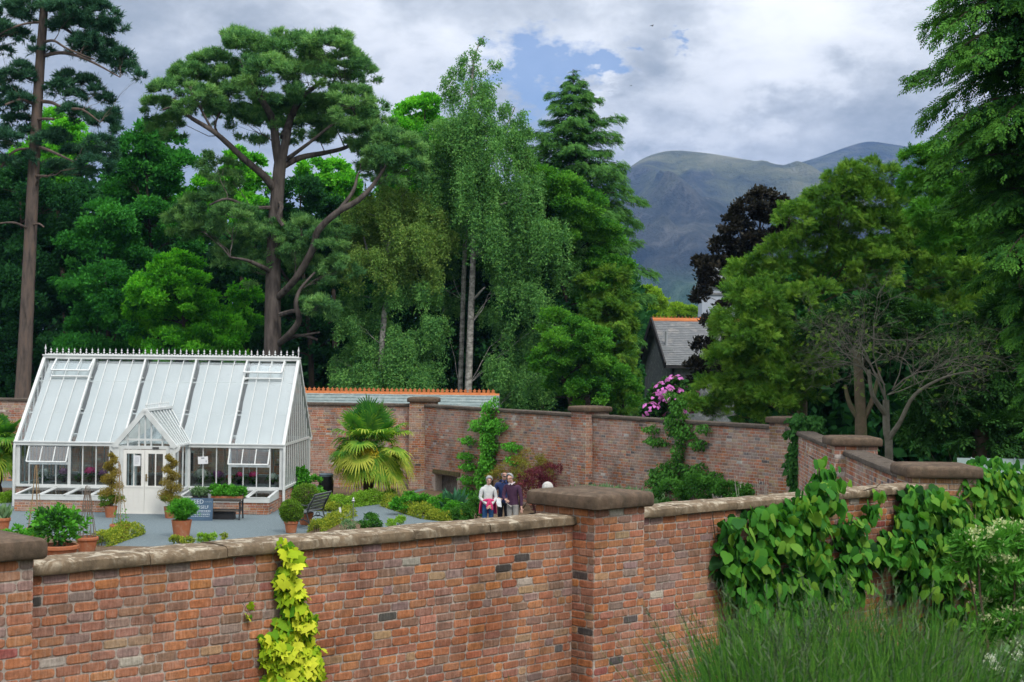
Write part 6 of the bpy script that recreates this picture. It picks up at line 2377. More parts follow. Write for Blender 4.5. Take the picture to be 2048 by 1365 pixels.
segs = [pxpath([(917, 880, 5.6), (920, 780, 5), (926, 600, 4.6), (930, 480, 4.6), (931, 380, 3.6), (925, 300, 2.2), (905, 240, 1)], Y), pxpath([(930, 420, 2.5), (900, 380, 1.8), (870, 370, 1)], Y)]
bb = pxblobs([(905, 270, 34), (880, 310, 40), (900, 400, 40), (870, 440, 40), (905, 470, 34), (880, 520, 34), (860, 570, 30), (890, 600, 26)], Y + .6, flat=1, spread=.6)
trunk(t, segs, M_BIRCHBARK, 9, lambda mb: limbs_to_blobs(mb, bb, segs[0][0], .025, twigs=3))
weep(t, bb, 900, 12, .15, ML_BIRCH)
Y = 70.5
t = tree_root('birch_tree', 'yellowish weeping birch between the big pine and the tall birches', at_depth_ground(762, Y))
cl = [(715, 420, 34), (745, 405, 40), (790, 395, 44), (830, 405, 40), (860, 430, 36), (720, 465, 40), (765, 455, 50), (815, 460, 46), (855, 480, 40), (740, 510, 44), (795, 515, 46), (840, 525, 36), (885, 465, 24), (705, 510, 26),
      (845, 570, 34), (770, 580, 34), (715, 590, 36), (740, 630, 34), (700, 640, 26), (870, 640, 34), (850, 670, 36), (815, 690, 44), (780, 730, 44), (730, 690, 36), (740, 750, 44), (700, 755, 34), (820, 760, 44), (860, 740, 34), (680, 720, 22), (780, 660, 30)]
bb = pxblobs(cl, Y, flat=.9, spread=1.0)
segs = [pxpath([(759, 880, 8), (762, 780, 7), (764, 690, 6.2), (770, 610, 5.4), (774, 520, 4.4), (785, 450, 3), (795, 395, 1.2)], Y), pxpath([(771, 570, 3), (740, 520, 2.2), (720, 440, 1.2)], Y), pxpath([(774, 530, 3), (820, 470, 2.2), (850, 430, 1.2)], Y)]
trunk(t, segs, M_BIRCHBARK, 9, lambda mb: limbs_to_blobs(mb, bb[::2], segs[0][0], .03, twigs=4))
weep(t, bb[:14], 1900, 13, .135, ML_BIRCHY, (.7, 2.0))
weep(t, bb[14:], 1700, 13, .135, ML_BIRCH, (.7, 2.0), name='lower_crown')


# conifers with drooping whorls
def conifer(t, base, top, prof, m, bark, nw, size, per=34, droop=.35, r0=.35, kind='spray', name='crown', seedlift=.12, azr=None, rise=.0, vary=(.72, 1.12), tiers=0):
    """prof(f) -> branch length at height fraction f"""
    base, top = Vector(base), Vector(top)
    mb = MB()
    mb.tube([base.lerp(top, i / 12) + Vector(rng.normal(size=3) * .03) for i in range(13)], [max(.02, r0 * (1 - i / 12.3)) for i in range(13)], 10, False)
    Ps, Ds, Ts = [], [], []
    for i in range(nw):
        f = (i + random.random()) / nw
        if tiers:
            f = (round(f * tiers) + random.uniform(-.16, .16)) / tiers
        L = prof(f) * random.uniform(*vary)
        if L <= .05:
            continue
        az = i * 2.399 + random.uniform(-.4, .4)
        if azr:
            az = random.uniform(*azr)
        h = Vector((math.cos(az), math.sin(az), 0))
        o = base.lerp(top, f)
        n = max(5, int(per * L ** 1.15))
        tt = rng.random(n) ** .75
        dr = droop * random.uniform(.7, 1.3)
        z = (rise + seedlift) * L * tt * (1 - .0 * tt) - dr * L * tt ** 2.0
        side = Vector((-h.y, h.x, 0))
        lat = rng.normal(size=n) * .26 * L * (1.05 - tt) ** .7 * np.clip(tt * 3, .3, 1)
        P = np.array(o)[None] + np.array(h)[None] * (L * tt)[:, None] + np.array(side)[None] * lat[:, None]
        P[:, 2] += z - np.abs(lat) * .35 + rng.normal(size=n) * .05 * L ** .5
        D = unit(np.array(h)[None] * 1.0 + np.array(side)[None] * (np.sign(lat) * .7)[:, None] + np.array([0, 0, -1.])[None] * (.25 + dr * tt)[:, None] + rng.normal(size=(n, 3)) * .25)
        Ps.append(P)
        Ds.append(D)
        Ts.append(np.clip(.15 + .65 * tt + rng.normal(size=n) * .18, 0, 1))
        pts = [o + h * (L * q) + Vector((0, 0, (rise + seedlift) * L * q - dr * L * q * q)) for q in (0, .25, .5, .75, .95)]
        rr = min(r0 * .3, .012 + .012 * L)
        mb.tube(pts, [rr, rr * .8, rr * .6, rr * .4, rr * .2], 5, False)
    mb.build('trunk', bark, t, smooth=True)
    P, D, T = np.concatenate(Ps), np.concatenate(Ds), np.concatenate(Ts)
    U = unit(rng.normal(size=P.shape) * .45 + np.array([0, 0, 1.]))
    leaf_obj(name, P, D, U, size * rng.uniform(.7, 1.3, len(P)), kind, m, t, T)


Y = 76.0
bs = at_depth_ground(1165, Y)
t = tree_root('cypress_tree', 'tall pointed dark conifer standing above the wood beside the birches', bs)
tp = W(1147, 140, Y)
Hc = tp.z


def prof_c(f):
    z = f * Hc
    py = 717 - (z - CAMZ) * F / Y
    w = np.interp(py, [140, 170, 200, 250, 300, 360, 420, 480, 560, 650, 760], [4, 28, 48, 68, 88, 100, 112, 118, 116, 112, 95])
    return w * Y / F * 1.2


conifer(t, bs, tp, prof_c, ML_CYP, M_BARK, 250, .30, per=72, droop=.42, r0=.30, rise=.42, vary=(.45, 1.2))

# copies of woodland broadleaf trees: three kinds, individually placed
def broadleaf(label, base_px, Y, cl, m, n, size=.30, name='woodland_tree', spread=1.2, flat=.8, bark=None, group='trees of the wood behind the garden', kind='cluster', sub=18, rsub=.33, trunkr=7):
    b = pxblobs(cl, Y, flat=flat, spread=spread)
    base = at_depth_ground(base_px, Y)
    t = tree_root(name, label, base, group=group)
    topb = max(b, key=lambda q: q[0][2])
    tp = Vector(topb[0])
    seg = ([base, base.lerp(tp, .35) + Vector((.2, 0, .3)), base.lerp(tp, .7), tp], [trunkr * Y / F, trunkr * .75 * Y / F, trunkr * .45 * Y / F, .03])
    trunk(t, [seg], bark or M_BARK, 9, lambda mb: limbs_to_blobs(mb, b, smooth_path(*seg)[0], .06, twigs=4))
    n, size = int(n * 1.5), size * .82
    P, O, T = blob_points(b, n, sub=sub, rsub=rsub, up=.6, inner=.6)
    D = unit(O + rng.normal(size=O.shape) * .6 + np.array([0, 0, -.25]))
    U = unit(np.array([0, 0, .8])[None] + O * .5 + rng.normal(size=O.shape) * .5)
    leaf_obj('crown', P, D, U, size * rng.uniform(.7, 1.35, len(P)), kind, m, t, T)
    return t


broadleaf('fresh green leafy tree in front of the pointed conifer', 1190, 71.5, [(1110, 370, 42), (1140, 400, 46), (1180, 420, 50), (1095, 420, 40), (1150, 460, 52), (1210, 480, 46), (1110, 480, 40), (1180, 520, 52), (1230, 540, 36), (1140, 550, 46), (1205, 590, 46), (1130, 610, 46), (1080, 350, 26)], ML_WB2, 13000, .21)
broadleaf('low bright leaved tree above the middle pier of the far wall', 1150, 66.0, [(1110, 650, 38), (1150, 670, 42), (1190, 690, 44), (1120, 700, 40), (1170, 730, 46), (1210, 750, 44), (1120, 760, 40), (1240, 780, 40), (1180, 790, 46), (1090, 720, 30)], ML_WB2, 9500, .18)
broadleaf('tree with feathery mid green foliage beside the slate roofed house', 1240, 70.0, [(1225, 560, 34), (1238, 600, 32), (1215, 630, 40), (1240, 660, 32), (1220, 690, 42), (1250, 710, 24), (1225, 750, 44), (1258, 770, 26), (1250, 805, 34), (1200, 640, 36), (1190, 570, 34)], ML_YEW, 14000, .24, kind='spray', sub=24, rsub=.28)
broadleaf('bright green tree rising between the big pine and the tall birch', 830, 80, [(830, 230, 34), (850, 215, 30), (815, 265, 40), (855, 260, 40), (800, 300, 36), (840, 310, 44), (870, 300, 40), (820, 350, 46), (860, 370, 50), (800, 380, 40)], ML_WBRIGHT, 7000, .28)
broadleaf('pale bright tree showing under the right limb of the big pine', 660, 86, [(630, 345, 32), (665, 350, 36), (690, 375, 34), (640, 385, 40), (680, 410, 40), (610, 370, 24), (650, 430, 44), (700, 440, 40)], ML_WBRIGHT, 5500, .30)
broadleaf('yellow green tree glowing behind the left limb of the big pine', 480, 84, [(480, 320, 30), (505, 335, 28), (465, 350, 28), (490, 360, 34), (520, 370, 26), (420, 385, 40), (390, 410, 36), (450, 400, 36), (500, 420, 40), (525, 450, 36), (400, 450, 40)], ML_WBRIGHT, 7000, .28)
broadleaf('emerald tree left of the big pine below its lowest crown pad', 320, 80, [(290, 275, 34), (330, 290, 36), (270, 310, 40), (310, 330, 50), (350, 340, 46), (250, 350, 44), (290, 380, 54), (340, 400, 54), (240, 410, 50), (300, 450, 60), (360, 470, 50), (250, 480, 56)], ML_WMID, 10000, .30)
broadleaf('bright maple like tree low behind the greenhouse ridge', 370, 74, [(330, 545, 36), (365, 535, 36), (300, 580, 40), (345, 590, 50), (390, 570, 36), (280, 610, 34), (320, 640, 44), (370, 640, 50), (415, 620, 40), (440, 660, 44), (400, 690, 46), (340, 690, 46), (290, 670, 36), (460, 700, 40), (480, 640, 36), (490, 590, 30)], ML_WBRIGHT, 11000, .26)
broadleaf('deep green tree left of the greenhouse ridge behind the tall pine', 210, 77, [(210, 440, 50), (250, 520, 56), (180, 500, 56), (220, 580, 60), (160, 580, 50), (260, 640, 60), (190, 660, 60), (240, 720, 60), (150, 720, 56), (300, 740, 50)], ML_WMID, 9000, .30)
broadleaf('yellow green treetop peeping behind the tall left pine', 130, 84, [(110, 250, 36), (140, 265, 30), (90, 290, 40), (150, 300, 36), (120, 330, 50), (60, 330, 50)], ML_WBRIGHT, 4200, .30)
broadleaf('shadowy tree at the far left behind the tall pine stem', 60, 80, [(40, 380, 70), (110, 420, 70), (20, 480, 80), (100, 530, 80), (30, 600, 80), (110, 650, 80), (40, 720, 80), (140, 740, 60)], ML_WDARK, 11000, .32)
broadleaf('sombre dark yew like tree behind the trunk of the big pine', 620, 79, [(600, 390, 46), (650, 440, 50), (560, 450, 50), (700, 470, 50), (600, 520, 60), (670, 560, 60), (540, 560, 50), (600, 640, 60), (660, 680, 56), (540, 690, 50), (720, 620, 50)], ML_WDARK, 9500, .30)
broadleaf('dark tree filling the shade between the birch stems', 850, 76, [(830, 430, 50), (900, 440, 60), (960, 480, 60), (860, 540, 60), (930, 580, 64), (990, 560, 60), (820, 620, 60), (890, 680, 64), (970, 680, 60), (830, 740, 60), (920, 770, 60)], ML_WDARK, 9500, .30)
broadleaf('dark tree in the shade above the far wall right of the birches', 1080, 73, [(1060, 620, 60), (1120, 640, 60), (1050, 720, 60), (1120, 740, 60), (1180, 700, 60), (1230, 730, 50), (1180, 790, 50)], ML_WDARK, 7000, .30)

# the mass of the wood behind
P = []
n = 36000
xs = rng.uniform(-500, 1290, n)
topy = np.interp(xs, [-500, 60, 250, 420, 600, 760, 900, 1060, 1180, 1290], [330, 345, 360, 430, 440, 380, 330, 420, 430, 640])
fy = rng.random(n)
ys = topy + fy * (830 - topy) + rng.normal(size=n) * 8 + 16 * np.sin(xs / 23)
Yd = rng.uniform(88, 100, n)
P = np.stack([(xs - 1024) / F * Yd, Yd, CAMZ + (721 + .012 * (xs - 1024) - ys) / F * Yd], 1)
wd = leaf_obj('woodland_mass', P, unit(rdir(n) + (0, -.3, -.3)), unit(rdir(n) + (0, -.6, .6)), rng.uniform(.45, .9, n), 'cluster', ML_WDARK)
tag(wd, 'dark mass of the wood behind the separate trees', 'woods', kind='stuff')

# right: yew, copper tree, bare tree, hemlock and the shade under them
Y = 47.0
cl = [(1500, 560, 44), (1480, 610, 46), (1460, 665, 44), (1530, 620, 50), (1510, 680, 54), (1570, 560, 44), (1580, 620, 50), (1560, 690, 50), (1600, 500, 44), (1590, 440, 36), (1640, 430, 46), (1690, 400, 46), (1640, 490, 50), (1700, 460, 50), (1750, 410, 46), (1760, 470, 50), (1810, 430, 46), (1820, 490, 50), (1700, 530, 50), (1760, 540, 44), (1860, 500, 50), (1880, 560, 44), (1920, 620, 40), (1850, 620, 36), (1950, 560, 40),
      (1450, 740, 44), (1500, 750, 50), (1560, 750, 50), (1610, 700, 44), (1420, 790, 34), (1480, 800, 44), (1540, 800, 46), (1600, 780, 40), (1640, 740, 30), (1560, 510, 36), (1700, 355, 30), (1735, 345, 26), (1670, 370, 26), (1780, 365, 30), (1640, 590, 30), (1960, 640, 30), (1380, 815, 26), (1430, 820, 26)]
blobs = pxblobs([(x, y, r * 1.12) for x, y, r in cl], Y, flat=.9, deep=1.0, spread=1.2)
t = tree_root('yew_tree', 'broad olive green yew billowing over the far corner of the wall', at_depth_ground(1650, Y))
segs = [pxpath([(1600, 960, 14, 1.5), (1605, 800, 10, 1.5), (1610, 690, 7, 1.5), (1625, 600, 3, 1.5)], Y)]
trunk(t, segs, M_YEWBARK, 10, lambda mb: limbs_to_blobs(mb, blobs, smooth_path(*segs[0])[0], .05, twigs=6))
P, O, T = blob_points(blobs, 62000, sub=30, rsub=.27, up=.7, inner=.6)
D = unit(O * (1, 1, .7) + rng.normal(size=O.shape) * .55 + np.array([0, 0, .15]))
U = unit(np.array([0, -.5, .6])[None] + rng.normal(size=O.shape) * .7)
leaf_obj('crown', P, D, U, .155 * rng.uniform(.7, 1.3, len(P)), 'spray', ML_YEW, t, T)

broadleaf('copper leaved dark purple tree in front of the pale tower', 1480, 62.0, [(1525, 392, 26), (1500, 418, 34), (1540, 430, 36), (1560, 410, 22), (1470, 450, 32), (1575, 460, 26), (1400, 525, 16), (1400, 590, 18), (1510, 490, 40), (1550, 480, 30), (1450, 490, 26), (1430, 530, 26), (1470, 530, 36), (1510, 560, 36), (1420, 560, 22), (1450, 575, 20), (1410, 545, 14), (1490, 600, 26), (1450, 610, 14),
                                                                  (1440, 665, 24), (1410, 690, 22), (1445, 710, 34), (1400, 735, 30), (1440, 745, 34), (1390, 770, 22), (1420, 640, 16)], ML_COPPER, 7600, .24, name='copper_tree', group=None, flat=.6, sub=20, rsub=.27, spread=.9)

# bare tree with grey twigs
Y = 38.0
t = tree_root('bare_tree', 'half dead tree with a tangle of bare grey twigs right of the yew', at_depth_ground(1775, Y))
mb = MB()
lf = []


def grow(p, d, L, r, lev):
    n = 4
    pts = [p]
    dd = d.copy()
    for i in range(n):
        dd = (dd + Vector(rng.normal(size=3) * .22) + Vector((0, 0, .05 if lev < 2 else -.02))).normalized()
        pts.append(pts[-1] + dd * (L / n))
    mb.tube(pts, [r * (1 - .16 * i) for i in range(n + 1)], 7 if lev == 0 else (5 if lev < 3 else 3), False)
    if lev >= 2:
        lf.append(pts[-1])
    if lev >= 4:
        return
    for k in range((3, 4, 5, 4)[lev]):
        q = random.randint(2, n)
        ax = Vector(rng.normal(size=3))
        nd = (dd + ax * (.75 if lev else .6)).normalized()
        nd.z = nd.z * .75 + .08
        grow(pts[q], nd.normalized(), L * random.uniform(.55, .8), r * .5, lev + 1)


b0 = at_depth_ground(1775, Y)
k0 = W(1772, 800, Y)
mb.tube(smooth_path([b0, W(1778, 905, Y), W(1773, 860, Y), k0], [.12, .10, .09, .08])[0], smooth_path([b0, b0, b0, b0], [.12, .10, .09, .08])[1], 10, False)
mb.tube(smooth_path([W(1776, 880, Y), W(1800, 845, Y - .3), W(1830, 790, Y - .5), W(1890, 755, Y - .5), W(1960, 740, Y - .3)], [.08, .06, .045, .03, .015])[0], smooth_path([b0] * 5, [.08, .06, .045, .03, .015])[1], 7, False)
mb.tube(smooth_path([W(1772, 830, Y), W(1745, 790, Y - .4), W(1738, 740, Y - .5)], [.07, .055, .04])[0], smooth_path([b0] * 3, [.07, .055, .04])[1], 7, False)
for (px, py, dx, dz, L, r) in ((1772, 800, -.1, 1, 1.5, .085), (1785, 780, .5, .8, 1.5, .06), (1738, 745, -.8, .45, 1.2, .05), (1740, 760, -.4, .9, 1.3, .05), (1890, 755, .8, .4, .9, .03), (1830, 790, .5, .8, 1.0, .035), (1775, 790, .9, .35, 1.3, .045), (1770, 770, -.9, .6, 1.3, .045), (1720, 720, -.9, .3, .9, .03)):
    for rep in range(2):
        grow(W(px, py, Y + random.uniform(-.4, .3)), Vector((dx, random.uniform(-.6, .5), dz)).normalized(), L * 1.1, r * (.42 if rep == 0 else .3), 1)
mb.build('trunk', M_GREYTWIG, t, smooth=True)
P = np.array([tuple(p) for p in lf])
P = P[rng.random(len(P)) < .22]
leaf_obj('sparse_leaves', P + rng.normal(size=P.shape) * .06, rdir(len(P)), rdir(len(P)), .13, 'spray', ML_YEW, t)
Y = 43
t = tree_root('yew_tree', 'shaded yew stem standing behind the bare grey tree', at_depth_ground(1720, Y))
segs = [pxpath([(1722, 960, 15), (1722, 860, 12), (1718, 760, 10), (1712, 700, 7)], Y), pxpath([(1726, 850, 7), (1700, 810, 5), (1690, 770, 3)], Y), pxpath([(1724, 845, 6), (1745, 800, 5), (1760, 740, 3)], Y)]
trunk(t, segs, M_YEWBARK, 9)
b = pxblobs([(1700, 640, 50), (1760, 620, 50), (1820, 640, 50), (1650, 660, 40), (1780, 680, 40), (1860, 690, 40), (1740, 690, 30)], Y + 2, flat=.5)
P, O, T = blob_points(b, 3200, sub=20, rsub=.28, up=.5)
leaf_obj('crown', P, unit(O + rng.normal(size=O.shape) * .5), unit(np.array([0, 0, 1.])[None] + rng.normal(size=O.shape) * .4), .32 * rng.uniform(.7, 1.3, len(P)), 'spray', ML_YEWD, t, T)

Y = 33.0
bs = at_depth_ground(2105, Y)
t = tree_root('hemlock_tree', 'huge dark hemlock with drooping branches filling the top right corner', bs)
tp = W(2095, -520, Y)
Hh = tp.z


def prof_h(f):
    z = f * Hh
    py = 733 - (z - CAMZ) * F / Y
    w = np.interp(py, [-520, -200, 0, 100, 180, 260, 330, 420, 520, 640, 760, 900, 1000], [10, 170, 250, 290, 270, 250, 240, 200, 140, 100, 70, 50, 40])
    return w * Y / F


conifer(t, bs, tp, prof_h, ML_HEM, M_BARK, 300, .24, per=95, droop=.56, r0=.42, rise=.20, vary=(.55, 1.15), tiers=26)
b = pxblobs([(1950, 690, 60), (2020, 640, 70), (2030, 760, 80), (1950, 790, 70), (1880, 800, 50), (1900, 860, 50), (1970, 870, 60), (2040, 880, 60), (1840, 860, 40), (2070, 560, 60), (1900, 720, 40)], 41, flat=.7, spread=.8)
t = tree_root('yew_tree', 'black green yew in deep shade above the shed roof', at_depth_ground(1960, 41))
mb = MB()
limbs_to_blobs(mb, b, [at_depth_ground(1960, 41), W(1965, 800, 41), W(1980, 700, 41)], .05)
mb.tube([at_depth_ground(1960, 41), W(1965, 800, 41), W(1980, 680, 41)], [.3, .22, .12], 9, False)
mb.build('trunk', M_YEWBARK, t, smooth=True)
P, O, T = blob_points(b, 9000, sub=20, rsub=.3, up=.5)
leaf_obj('crown', P, unit(O + rng.normal(size=O.shape) * .5), unit(np.array([0, 0, 1.])[None] + rng.normal(size=O.shape) * .5), .36 * rng.uniform(.7, 1.3, len(P)), 'spray', ML_YEWD, t, T)
n = 12000
xs = rng.uniform(1500, 2500, n)
topy = np.interp(xs, [1500, 1560, 1700, 1900, 2500], [660, 560, 520, 440, 300])
ys = topy + rng.random(n) * (960 - topy)
Yd = rng.uniform(52, 60, n)
P = np.stack([(xs - 1024) / F * Yd, Yd, CAMZ + (721 + .012 * (xs - 1024) - ys) / F * Yd], 1)
wd = leaf_obj('shade_woods', P, unit(rdir(n) + (0, -.3, -.3)), unit(rdir(n) + (0, -.6, .6)), rng.uniform(.5, 1.0, n), 'cluster', ML_WDARK)
tag(wd, 'dark undergrowth and wood behind the yews on the right', 'woods', kind='stuff')

broadleaf('bright green layered tree under the hemlock at the right edge', 2075, 40, [(1840, 320, 36), (1880, 310, 40), (1930, 320, 44), (1830, 365, 34), (1880, 370, 44), (1940, 380, 50), (2020, 292, 44), (2000, 340, 50), (2040, 380, 50), (1990, 430, 50), (1920, 430, 44), (1860, 430, 44), (2040, 460, 50), (1960, 480, 44), (1880, 480, 36)], ML_WB2, 15000, .19, name='leafy_tree', group=None, flat=.55, sub=26, rsub=.24, kind='spray', spread=.8)

# rhododendron
b = pxblobs([(1330, 790, 24), (1310, 810, 22), (1350, 775, 22), (1345, 815, 26), (1370, 800, 26), (1300, 825, 16)], 60, flat=.85)
t = tree_root('rhododendron', 'mauve pink rhododendron in flower in front of the slate roofed house', at_depth_ground(1335, 60), 'shrub')
mb = MB()
limbs_to_blobs(mb, b, [at_depth_ground(1335, 60), W(1335, 840, 60)], .03)
mb.build('stems', M_BARK, t)
P, O, T = blob_points(b, 1700, sub=14, rsub=.34)
leaf_obj('leaves', P, unit(O + rng.normal(size=O.shape) * .6), rdir(len(P)), .22, 'cluster', ML_DEEP, t, T)
P, O, T = blob_points(b, 420, sub=12, rsub=.12, up=.4, inner=.9)
P = P + O * .15
P[:, 1] -= .3
leaf_obj('blossom', P, unit(np.cross(O, rng.normal(size=O.shape))), O, .14, 'heart', flower_mat('rhododendron_petals', (0.42, 0.13, 0.42)), t)
# ------------------------------------------------------------------ buildings beyond the wall
M_SLATE = mat('green_slate', (0.27, 0.33, 0.33), (0.20, 0.255, 0.26), 3, 0.7, 0.3, bump=.2, c3=(0.33, 0.38, 0.37))
M_SLATE2 = mat('grey_slate', (0.21, 0.215, 0.22), (0.145, 0.155, 0.165), 1.5, 0.75, 0.3, bump=.2, c3=(0.27, 0.26, 0.25))
M_RIDGE = mat('terracotta_ridge', (0.52, 0.19, 0.07), (0.45, 0.15, 0.055), 3, 0.8, 0.2)
M_STONEW = mat('dark_slate_stone', (0.22, 0.235, 0.245), (0.13, 0.145, 0.155), 4, 0.9, 0.15, bump=.6, bscale=7, c3=(0.30, 0.31, 0.31))
M_RENDER = mat('pale_render', (0.42, 0.46, 0.53), (0.36, 0.40, 0.47), 1.2, 0.9, 0.1)
M_DARKTIM = mat('dark_timber', (0.02, 0.02, 0.022), (0.03, 0.028, 0.028), 4, 0.8)


def slate_plane(mb, a, b, c, d, rows, cols):
    """lapped slates over the quad a(bottom left) b(bottom right) c(top right) d(top left)"""
    a, b, c, d = map(Vector, (a, b, c, d))
    n = (b - a).cross(d - a).normalized()
    mb.add([a, b, c, d], [(0, 1, 2, 3)])
    for i in range(rows):
        f0, f1 = i / rows, (i + 1.12) / rows
        o = random.random()
        for j in range(cols + 1):
            g0, g1 = max(0, (j - o) / cols), min(1, (j + 1 - o) / cols - .02 / cols)
            if g1 <= g0:
                continue
            k = random.uniform(-.006, .006)
            p = [a.lerp(d, f0).lerp(b.lerp(c, f0), g0) + n * (.03 + k), a.lerp(d, f0).lerp(b.lerp(c, f0), g1) + n * (.03 + k), a.lerp(d, min(1, f1)).lerp(b.lerp(c, min(1, f1)), g1) + n * .008, a.lerp(d, min(1, f1)).lerp(b.lerp(c, min(1, f1)), g0) + n * .008]
            q = [v - n * .012 for v in p[:2]]
            mb.add(p + q, [(0, 1, 2, 3), (4, 5, 1, 0)])


# low range with crested ridge behind the garden wall
Yr = 66.5
ra, rb = W(560, 783.5, Yr), W(999, 789, Yr - .4)
rb.z = ra.z
t = thing('outbuilding', 'low outbuilding behind the back wall with pale slates and an orange crested ridge', 'outbuilding', Vector((ra.x, ra.y, 0)))
u = (rb - ra).normalized()
v = Vector((u.y, -u.x, 0))
Lr = (rb - ra).length
dn = Vector((0, 0, -1.9)) + v * 3.2
mb = MB()
slate_plane(mb, ra + dn, rb + dn, rb, ra, 16, 42)
bk = Vector((0, 0, -1.9)) - v * 3.2
mb.add([ra + bk, rb + bk, rb, ra], [(0, 1, 2, 3)])
mb.build('roof', M_SLATE, t)
mb = MB()
for i in range(22):
    a, b = ra + u * (Lr * i / 22 + .005), ra + u * (Lr * (i + 1) / 22 - .005)
    mb.loft([[p + v * x + Vector((0, 0, z)) for x, z in ((.16, -.12), (.10, .0), (.05, .03), (-.05, .03), (-.10, 0), (-.16, -.12))] for p in (a, b)])
for i in range(int(Lr / .2)):
    p = ra + u * (i * .2 + .1) + Vector((0, 0, .03))
    mb.loft([[p + u * x + v * y + Vector((0, 0, z)) for x, z in ((-.1, 0), (.1, 0), (.10, .03), (.045, .06), (.085, .12), (.03, .15), (0, .20), (-.03, .15), (-.085, .12), (-.045, .06), (-.10, .03))] for y in (.02, -.02)])
mb.build('ridge_tiles', M_RIDGE, t)
mb = MB()
mb.loft([[ra + dn * .96 + Vector((0, 0, -.05)), rb + dn * .96 + Vector((0, 0, -.05)), rb + bk * .96 + Vector((0, 0, -.05)), ra + bk * .96 + Vector((0, 0, -.05))],
         [Vector((p.x, p.y, 0)) for p in (ra + dn * .96, rb + dn * .96, rb + bk * .96, ra + bk * .96)]])
mb.add([rb + dn * .96, rb + bk * .96, rb], [(0, 1, 2)])
mb.build('wall', M_STONEW, t)

# stone house with slate roof on the right
Yh = 82.0
A = W(1303, 640, Yh)                       # gable apex, left
Bp = W(1600, 640, Yh + 1.2)
Bp.z = A.z
ex = (Bp - A).normalized()
E0 = W(1331, 731, Yh - 3.6)                # front eaves corner
mf = Vector((E0.x, E0.y, A.z - (A.z - E0.z)))
t = thing('stone_house', 'dark stone house with a steep grey slate roof and orange ridge behind the trees', 'house', Vector((A.x, A.y, 0)))
E1 = E0 + ex * (Bp - A).length
mb = MB()
slate_plane(mb, E0, E1, Bp, A, 26, 40)
off = E0 - A
Eb0 = A + Vector((-off.x * .2 - .3, -off.y, off.z))
Eb1 = Eb0 + ex * (Bp - A).length
mb.add([Eb0, Eb1, Bp, A], [(0, 1, 2, 3)])
mb.build('roof', M_SLATE2, t)
mb = MB()
mb.loft([[p + Vector((0, q[0], q[1])) for q in ((-.16, -.14), (-.1, .03), (0, .12), (.1, .03), (.16, -.14))] for p in (A - ex * .05, Bp)])
for i in range(40):
    p = A + ex * (i * .2 + .1)
    mb.bar(p + Vector((0, 0, .1)), p + Vector((0, 0, .2)), .05, .05, (1, 0, 0))
mb.build('ridge_tiles', M_RIDGE, t)
mb = MB()
i0 = ex * .35
F0h, B0h = E0 + i0 + Vector((0, .35, .05)), Eb0 + i0 + Vector((0, -.35, .05))
L2 = ex * ((Bp - A).length - .6)
ap = A + i0 + Vector((0, 0, -.25))
V = [F0h, B0h, B0h + L2, F0h + L2]
V += [Vector((p.x, p.y, 0)) for p in V]
mb.add(V + [ap, ap + L2], [(0, 1, 5, 4), (1, 2, 6, 5), (2, 3, 7, 6), (3, 0, 4, 7), (0, 8, 1), (2, 9, 3)])
mb.build('wall', M_STONEW, t)
mb = MB()
for e in (E0, Eb0):
    mb.bar(A - ex * .02, e - ex * .02, .08, .34)
mb.bar(E0 + Vector((0, -.05, -.08)), E1 + Vector((0, -.05, -.08)), .12, .14)
mb.build('bargeboard', M_DARKTIM, t)
mb = MB()
mb.tube([E0 + ex * .45 + Vector((0, .28, -.1)), E0 + ex * .45 + Vector((0, .28, -E0.z))], .06, 8)
mb.build('downpipe', M_DARKTIM, t)
pv = E0.lerp(A, .42) + ex * .35
mb = MB()
mb.tube([pv, pv + Vector((0, -.05, .75))], .07, 8)
mb.box((pv.x - .28, pv.y - .35, pv.z - .22), (pv.x + .34, pv.y - .05, pv.z - .05))
mb.build('vent_pipe', mat('lead_grey', (0.33, 0.35, 0.37), (0.27, 0.29, 0.31), 5, 0.6), t)
w0 = F0h.lerp(B0h, .3)
mb = MB()
mb.box((w0.x - .06, w0.y - .1, 1.2), (w0.x - .02, w0.y + .9, 3.0))
mb.build('window', M_RENDER, t)

# pale tower
Yt = 112.0
c0, c1 = W(1404, 632, Yt), W(1470, 575, Yt)
t = thing('tower', 'pale blue grey rendered tower with dark string courses behind the copper tree', 'tower', Vector(((c0.x + c1.x) / 2, Yt + 1.2, 0)))
x0, x1, zt = c0.x, c1.x, c1.z
mb = MB()
mb.box((x0, Yt, 0), (x1, Yt + 2.4, zt))
mb.build('wall', M_RENDER, t)
mb = MB()
for z, h, o in ((W(1404, 590, Yt).z, .16, .1), (W(1404, 576, Yt).z, .2, .16)):
    mb.box((x0 - o, Yt - o, z), (x1 + o, Yt + 2.4 + o, z + h))
mb.build('string_course', M_SLATE2, t)
mb = MB()
ax = (x0 + x1) / 2
mb.add([(x0 - .25, Yt - .25, zt + .05), (x1 + .25, Yt - .25, zt + .05), (x1 + .25, Yt + 2.65, zt + .05), (x0 - .25, Yt + 2.65, zt + .05), (ax, Yt + 1.2, zt + 2.2)], [(0, 1, 4), (1, 2, 4), (2, 3, 4), (3, 0, 4), (0, 3, 2, 1)])
mb.build('roof', M_SLATE2, t)
mb = MB()
mb.box((x0 - .3, Yt - .8, 0), (x1 + 9, Yt + 4, W(1404, 634, Yt).z))
mb.build('lower_range', M_STONEW, t)

